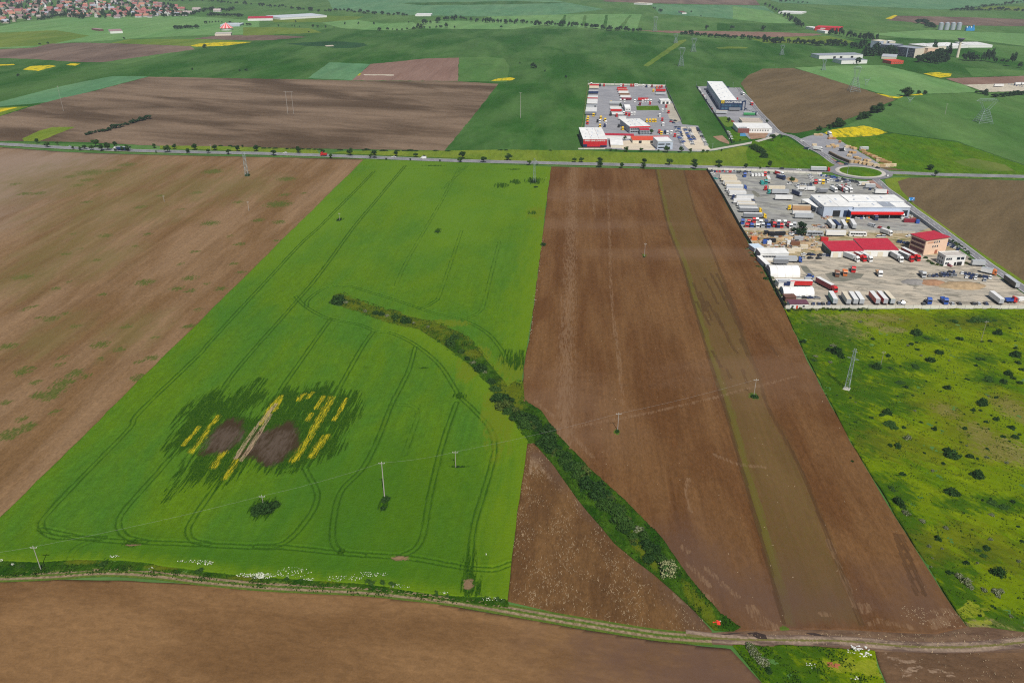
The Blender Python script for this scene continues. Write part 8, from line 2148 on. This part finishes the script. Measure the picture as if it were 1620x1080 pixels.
def lattice(fr, x, y, xt, yt, label, base, top, arms, rz=0.0, mat=None, thick=.10, z=.1, legs=None, foot=True):
    P_ = px(fr, x, y)
    h = zheight(*P_, px(fr, xt, yt)[1])
    t = thing('lattice_pylon', label, 'pylon', (*g(*P_), z), rz)
    mat = mat or M_galv
    nb = max(5, int(h / 2.4))
    def cor(s_, k):
        w_ = (base + (top - base) * s_) / 2
        return Vector(((-w_, w_, w_, -w_)[k], (-w_, -w_, w_, w_)[k], h * s_))
    for k in range(4):
        m = MB()
        m.bar(cor(0, k), cor(1, k), thick)
        put('leg', m.build('leg', mat), parent=t)
    m = MB()
    for i in range(nb):
        s0, s1 = i / nb, (i + 1) / nb
        for k in range(4):
            k2 = (k + 1) % 4
            if i % 2:
                m.bar(cor(s0, k), cor(s1, k2), thick * .55, 0, 3)
            else:
                m.bar(cor(s0, k2), cor(s1, k), thick * .55, 0, 3)
            m.bar(cor(s1, k), cor(s1, k2), thick * .5, 0, 3)
    put('bracing', m.build('bracing', mat), parent=t)
    for s_, ln in arms:
        m = MB()
        for sg_ in (-1, 1):
            w_ = (base + (top - base) * s_) / 2
            tipv = Vector((sg_ * ln, 0, h * s_ + .1))
            for yy in (-w_, w_):
                m.bar(Vector((sg_ * w_, yy, h * s_)), tipv, thick * .7, 0, 3)
            m.bar(Vector((sg_ * w_, 0, h * s_ + ln * .28)), tipv, thick * .6, 0, 3)
        put('crossarm', m.build('crossarm', mat), parent=t)
    if foot:
        m = MB()
        m.box(-base / 2 - .5, base / 2 + .5, -base / 2 - .5, base / 2 + .5, -.1, .35)
        put('footing', m.build('footing', M_conc), parent=t)
    return t
lattice('M1', 412, 566, 468, 302, 'pale blue-green lattice pylon on the left side of the rough meadow', 1.9, .8, [(.93, 1.3), (.76, 2.6)], R(-35), thick=.09, z=.3)
lattice('Q2', 1412, 172, 1413, 38, 'slim grey lattice pylon in the upper right wheat', 2.0, .9, [(.9, 2.4), (.78, 2.8)], thick=.11, foot=False)
lattice('Q1', 1172, 146, 1158, 34, 'grey lattice pylon in the left brown field at the highway', 2.6, 1.6, [(.95, 2.0)], thick=.11, foot=False)
def delta(fr, x, y, xt, yt, label, base, span, thick=.21):
    """tall transmission tower: four spread legs, waist, fork and long crossbeam"""
    P_ = px(fr, x, y)
    h = zheight(*P_, px(fr, xt, yt)[1])
    t = thing('lattice_pylon', label, 'pylon', (*g(*P_), .1), R(rnd.uniform(-8, 8)))
    hw_, ws = base / 2, base * .16
    wz = h * .55
    C = [(-1, -1), (1, -1), (1, 1), (-1, 1)]
    for cx, cy in C:
        m = MB()
        m.bar((cx * hw_, cy * hw_, 0), (cx * ws, cy * ws, wz), thick)
        m.bar((cx * ws, cy * ws, wz), (cx * span * .32, cy * ws, h * .86), thick)
        put('leg', m.build('leg', M_galv), parent=t)
    m = MB()
    for i in range(6):
        s0, s1 = i / 6, (i + 1) / 6
        for k in range(4):
            a_, b_ = C[k], C[(k + 1) % 4]
            f0, f1 = hw_ + (ws - hw_) * s0, hw_ + (ws - hw_) * s1
            m.bar((a_[0] * f0, a_[1] * f0, wz * s0), (b_[0] * f1, b_[1] * f1, wz * s1), thick * .55, 0, 3)
            m.bar((b_[0] * f0, b_[1] * f0, wz * s0), (a_[0] * f1, a_[1] * f1, wz * s1), thick * .55, 0, 3)
    put('bracing', m.build('bracing', M_galv), parent=t)
    m = MB()
    for yy in (-ws, ws):
        m.bar((-span / 2, 0, h * .88), (span / 2, 0, h * .88), thick * .8, 0, 3)
        m.bar((-span / 2, 0, h * .88), (-span * .3, yy, h * .97), thick * .6, 0, 3)
        m.bar((span / 2, 0, h * .88), (span * .3, yy, h * .97), thick * .6, 0, 3)
        m.bar((-span * .3, yy, h * .97), (span * .3, yy, h * .97), thick * .6, 0, 3)
        for k in range(8):
            x0 = -span * .3 + span * .6 * k / 8
            m.bar((x0, yy, h * (.88 if k % 2 else .97)), (x0 + span * .075, yy, h * (.97 if k % 2 else .88)), thick * .45, 0, 3)
    put('crossbeam', m.build('crossbeam', M_galv), parent=t)
    m = MB()
    for sg_ in (-1, 1):
        m.bar((sg_ * span * .3, 0, h * .97), (sg_ * span * .33, 0, h), thick * .6, 0, 3)
    put('peak', m.build('peak', M_galv), parent=t)
    return t
delta('K3', 1095, 415, 1100, 295, 'nearest of the far lattice pylons above the depot', 9, 13)
delta('K3', 1172, 325, 1178, 238, 'right one of the far lattice pylons above the depot', 9, 13)
delta('K3', 932, 198, 935, 104, 'far lattice pylon at the far brown strip', 9, 13)
delta('K3', 1062, 270, 1062, 213, 'small far lattice pylon at the yellowish strip', 8, 12)
delta('K4', 555, 573, 582, 412, 'tall lattice pylon at the edge of the side brown field', 14, 12)
delta('K4', 1362, 766, 1372, 615, 'wide lattice pylon in the right crop field', 16, 26)
delta('K4', 365, 440, 366, 370, 'faint lattice pylon at the tip of the light green field', 6, 9, .22)
delta('K4', 105, 345, 107, 282, 'faint lattice pylon in the dark field right of the depot', 7, 10, .22)
def vmast(fr, x, y, yt, label):
    P_ = px(fr, x, y)
    h = zheight(*P_, px(fr, x, yt)[1])
    t = thing('v_mast', label, 'pylon', (*g(*P_), .1))
    for sg_ in (-1, 1):
        m = MB()
        m.bar((sg_ * 1.2, 0, 0), (sg_ * 1.0, 0, h * .4), .3)
        m.bar((sg_ * 1.0, 0, h * .4), (sg_ * 5.2, 0, h), .3, 0, 4, .15)
        put('leg', m.build('leg', M_galv), parent=t)
    m = MB()
    m.bar((-3.6, 0, h * .72), (3.6, 0, h * .72), .2)
    m.bar((-1, 0, h * .4), (1, 0, h * .4), .25)
    put('crossbeam', m.build('crossbeam', M_galv), parent=t)
vmast('K4', 632, 536, 484, 'small V-shaped pylon in the light green field')
vmast('K4', 905, 642, 604, 'small V-shaped pylon at the yellow flower strip')

# ------------------------------------------------------------------ small ground stuff
M_straw = plain('dry_straw', (.34, .25, .15), .9, 0, .35, 5)
tri = [tuple(p) for p in poly_tri]
P_ = pts_in(tri, 3000)
# straw lies in drifts
dens = np.sin(P_[:, 0] * .35 + 2 * np.sin(P_[:, 1] * .13)) * np.sin(P_[:, 1] * .21 + P_[:, 0] * .1) + .55
far_dark = poly_mask(P_[:, 0], P_[:, 1], tri_dark, 10)
kp = (rng.random(len(P_)) < np.clip(dens, .03, 1) * np.clip(1.0 - far_dark * .95, .05, 1))
P_ = P_[kp]
scatter_quads('straw', P_, .16, rng.gamma(2.2, .26, len(P_)) + .12, rng.uniform(.05, .16, len(P_)), rng.normal(1.45, .45, len(P_)), M_straw, .10)
hl = pts_in([tuple(q_) for q_ in G([(1160, 1003), (1290, 1000), (1420, 1003), (1560, 1000), (1620, 1005), (1620, 1025), (1400, 1024), (1200, 1016)])], 240)
hl2 = pts_in([tuple(q_) for q_ in G(pxs('M2', (700, 900), (900, 905), (920, 1010), (690, 1015), (500, 940), (480, 860)))], 110)
hl3 = pts_in([tuple(q_) for q_ in poly_right], 420)
hl4 = pts_in([tuple(q_) for q_ in G(pxs('M3', (950, 230), (1620, 210), (1620, 374), (980, 374)))], 60)
Q_ = np.vstack([hl, hl2, hl3, hl4])
scatter_quads('straw', Q_, .30, rng.uniform(.2, .9, len(Q_)), rng.uniform(.06, .22, len(Q_)), rng.normal(1.4, .7, len(Q_)), M_straw, .15)
M_flow = plain('white_flower_heads', (.62, .64, .52), .8, 0, .1, 3)
fl = []
for fr, x, y, rx, ry, n_ in (('B1', 1185, 195, 120, 8, 120), ('B1', 1250, 205, 55, 14, 170), ('B1', 1500, 282, 55, 12, 170), ('B1', 1590, 282, 28, 20, 300), ('B2', 60, 285, 85, 18, 420), ('B2', 250, 262, 110, 34, 240), ('B2', 340, 305, 40, 8, 90), ('B2', 560, 300, 110, 20, 160), ('B2', 720, 275, 110, 14, 170), ('B2', 900, 350, 60, 14, 60), ('B1', 10, 190, 14, 7, 60), ('B1', 82, 213, 10, 8, 50), ('B1', 700, 165, 30, 8, 70), ('B1', 930, 245, 20, 14, 30), ('B2', 1425, 150, 6, 9, 24), ('B2', 1460, 425, 60, 14, 60), ('B2', 1170, 388, 30, 6, 30), ('Q2', 1480, 170, 12, 50, 60)):
    a_ = rng.uniform(0, 2 * np.pi, n_)
    rr = np.sqrt(rng.random(n_))
    n_ = n_ // 3
    a_, rr = a_[:n_], rr[:n_]
    fl.append(G([px(fr, x + rx * math.cos(q_) * s_, y + ry * math.sin(q_) * s_) for q_, s_ in zip(a_, rr)]))
ed = offset_line(smooth_line(G([(858, 380), (851, 430), (845, 475), (838, 535)])), -.4)
k_ = rng.integers(0, len(ed), 90)
fl.append(ed[k_] + rng.normal(0, .35, (90, 2)) + np.array([0, 1]) * rng.uniform(-4, 4, (90, 1)))
Q_ = np.vstack(fl)
scatter_quads('white_wildflowers', Q_, .95, rng.uniform(.10, .36, len(Q_)), rng.uniform(.10, .28, len(Q_)), rng.uniform(0, 6.28, len(Q_)), M_flow, .5)
# coarse tufts over the meadow and the ditch bank
M_tuft = leaf_mat('grass_tufts', (.055, .115, .004), (.125, .170, .006), .35)
M_tuftd = leaf_mat('dark_grass_tufts', (.016, .055, .004), (.045, .095, .006), .3)
def tufts(name, poly, n, zf, hmax):
    Q_ = pts_in([tuple(q_) for q_ in poly], n)
    cl = np.sin(Q_[:, 0] * .5 + 1.5 * np.sin(Q_[:, 1] * .3)) * np.sin(Q_[:, 1] * .43 + Q_[:, 0] * .2)
    Q_ = Q_[rng.random(len(Q_)) < np.clip(.25 + 1.0 * cl, .02, 1)]
    z_ = zf(Q_[:, 0], Q_[:, 1])
    scatter_quads(name, Q_, z_ + .1, rng.uniform(.2, .7, len(Q_)), rng.uniform(.3, hmax, len(Q_)), rng.uniform(0, 6.28, len(Q_)), M_tuftd if 'tufts' in name else M_tuft, .3, up=.9)
tufts('meadow_grass', poly_mead, 42000, lambda X, Y: relief(X, Y) + .05, .8)
tufts('grass_tufts', poly_bank, 9000, lambda X, Y: relief(X, Y) * .8 + .25, 1.0)
tufts('grass_tufts', poly_gtri, 5000, lambda X, Y: relief(X, Y) * .8 + .05, .8)
vg = G([(0, 893), (190, 893), (330, 909), (420, 919), (560, 928), (640, 938), (720, 948), (800, 956), (800, 962), (640, 948), (420, 932), (330, 922), (190, 908), (0, 915)])
tufts('grass_tufts', vg, 3000, lambda X, Y: 0 * X + .3, .8)
# rubble, rags and heaps
def heap(name, label, cat, fr, x, y, parts, mats, z=.3):
    t = thing(name, label, cat, (*gp(fr, x, y), z))
    r = random.Random(hash(label) % 999)
    for nm, n_, rad_, s_, mt, ht in parts:
        m = MB()
        for k in range(n_):
            a_, d_ = r.uniform(0, 6.28), r.random() ** .6 * rad_
            cx, cy = d_ * math.cos(a_) * 1.6, d_ * math.sin(a_)
            q_ = s_ * r.uniform(.4, 1.2)
            zz = max(0, ht * (1 - d_ / rad_)) * r.random()
            m.frus((cx - q_, cx + q_, cy - q_ * .6, cy + q_ * .6), (cx - q_ * .6, cx + q_ * .7, cy - q_ * .4, cy + q_ * .3), zz, zz + q_ * .6)
        o_ = put(nm, m.build(nm, mt), parent=t)
        o_['kind'] = 'stuff'
    return t
M_rub = plain('white_rubble', (.66, .65, .62), .85, 0, .15, 2)
heap('rubble_heap', 'heap of white rubble on the grass triangle beside the track', 'rubble', 'M3', 808, 216, [('rubble', 55, 2.4, .30, M_rub, .4)], None)
heap('rubble_heap', 'few scattered white pieces left of the reddish heap', 'rubble', 'M3', 575, 285, [('rubble', 14, 1.6, .22, M_rub, .1)], None)
heap('rubble_heap', 'single white scraps at the bottom of the grass triangle', 'rubble', 'M3', 780, 350, [('rubble', 6, .8, .22, M_rub, .1)], None)
heap('rag_heap', 'bright red and white heap of rags at the end of the ditch', 'rag heap', 'H2', 968, 968, [('red_rags', 26, .9, .42, plain('red_rags', (.70, .05, .03), .8), .7), ('white_rags', 9, .9, .3, M_rub, .2)], None)
heap('soil_heap', 'small reddish soil heap on the grass triangle', 'soil heap', 'M3', 676, 292, [('soil_clods', 60, 1.3, .35, plain('reddish_clods', (.34, .11, .05), .9), .9)], None)
heap('stone_heap', 'pale stones at the tip of the hedge along the ditch', 'stones', 'D1', 1450, 1050, [('stones', 14, 1.6, .25, plain('pale_stones', (.5, .42, .3), .9), .2)], None)
def mound(label, fr, x, y, rx, ry, h, mat):
    t = thing('earth_mound', label, 'mound', (*gp(fr, x, y), .05))
    v, f = [], []
    N_, K_ = 18, 5
    r = random.Random(5)
    for j in range(K_):
        s_ = j / (K_ - 1)
        for k in range(N_):
            a_ = 2 * math.pi * k / N_
            q_ = (1 - s_ * .93) * r.uniform(.85, 1.1)
            v.append((rx * q_ * math.cos(a_), ry * q_ * math.sin(a_), h * (1 - (1 - s_) ** 1.8) * r.uniform(.85, 1.1) if j else -.1))
    for j in range(K_ - 1):
        for k in range(N_):
            f.append((j * N_ + k, j * N_ + (k + 1) % N_, (j + 1) * N_ + (k + 1) % N_, (j + 1) * N_ + k))
    f.append(tuple(range((K_ - 1) * N_, K_ * N_)))
    put('heap', new_mesh('heap', v, f, [mat], None, True), parent=t)
M_md = plain('sandy_earth', (.40, .29, .17), .95, 0, .3, 2)
M_mg = plain('grey_grit', (.20, .19, .18), .95, 0, .3, 2)
mound('long sandy earth mound in the lower yard below the parked cars', 'P6', 960, 690, 15, 7, 2.2, M_md)
mound('reddish earth mound left of the long sandy one in the lower yard', 'P6', 640, 660, 9, 5, 2.0, plain('red_earth', (.34, .19, .11), .95, 0, .3, 2))
mound('dark grey grit heap left of the reddish mound in the lower yard', 'P6', 450, 652, 8, 5, 1.8, M_mg)
mound('earth mound with a round tree in the upper truck yard', 'P3', 1110, 265, 5, 9, 1.6, M_md)
mound('yellow earth mound at the back of the scrap yard', 'P5', 560, 195, 8, 3, 1.4, M_md)
mound('sandy heap in the middle of the scrap yard', 'P5', 740, 255, 10, 4, 1.4, M_md)
mound('straw-coloured heap right in the scrap yard', 'P5', 890, 320, 7, 3, 1.2, M_md)
# scrap among the yards
sc = pts_in([tuple(q_) for q_ in G(pxs('P5', (60, 120), (900, 130), (960, 200), (900, 340), (560, 345), (120, 250)))], 420)
sc = np.vstack([sc, pts_in([tuple(q_) for q_ in G(pxs('P5', (840, 45), (1000, 45), (1000, 95), (860, 100)))], 160), pts_in([tuple(q_) for q_ in G(pxs('P4', (60, 640), (200, 640), (190, 760), (80, 740)))], 120), pts_in([tuple(q_) for q_ in G(pxs('P4', (1060, 690), (1240, 700), (1250, 790), (1060, 790)))], 60)])
for nm, c, lo_, hi_ in (('scrap_metal', (.40, .40, .40), 0, 260), ('scrap_wood', (.42, .27, .13), 260, 520), ('scrap_rust', (.25, .09, .05), 520, 640), ('scrap_dark', (.03, .03, .04), 640, 760)):
    m = MB()
    for x, y in rng.permutation(sc)[lo_ * len(sc) // 760:hi_ * len(sc) // 760]:
        a_, b_, c_ = rnd.uniform(.3, 1.6), rnd.uniform(.2, .7), rnd.uniform(.2, .9)
        m.frus((x - a_, x + a_, y - b_, y + b_), (x - a_ * .8, x + a_ * .9, y - b_ * .8, y + b_ * .7), .05, .05 + c_)
    struct('scrap', m.build(nm, plain(nm, c, .7, 0, .3, 2)), 'stuff')

# ------------------------------------------------------------------ the air
hz = MB()
hz.box(-6990, 6990, -1190, 8990, -1.0, 187.0)
q = D.materials.new('haze_air')
q.use_nodes = True
q.node_tree.nodes.remove(q.node_tree.nodes['Principled BSDF'])
pv = q.node_tree.nodes.new('ShaderNodeVolumePrincipled')
pv.inputs['Color'].default_value = (.80, .90, 1.0, 1)
pv.inputs['Density'].default_value = 0.00009
pv.inputs['Anisotropy'].default_value = 0.2
q.node_tree.links.new(pv.outputs[0], q.node_tree.nodes['Material Output'].inputs['Volume'])
ho = struct('haze', hz.build('haze', q), 'stuff')
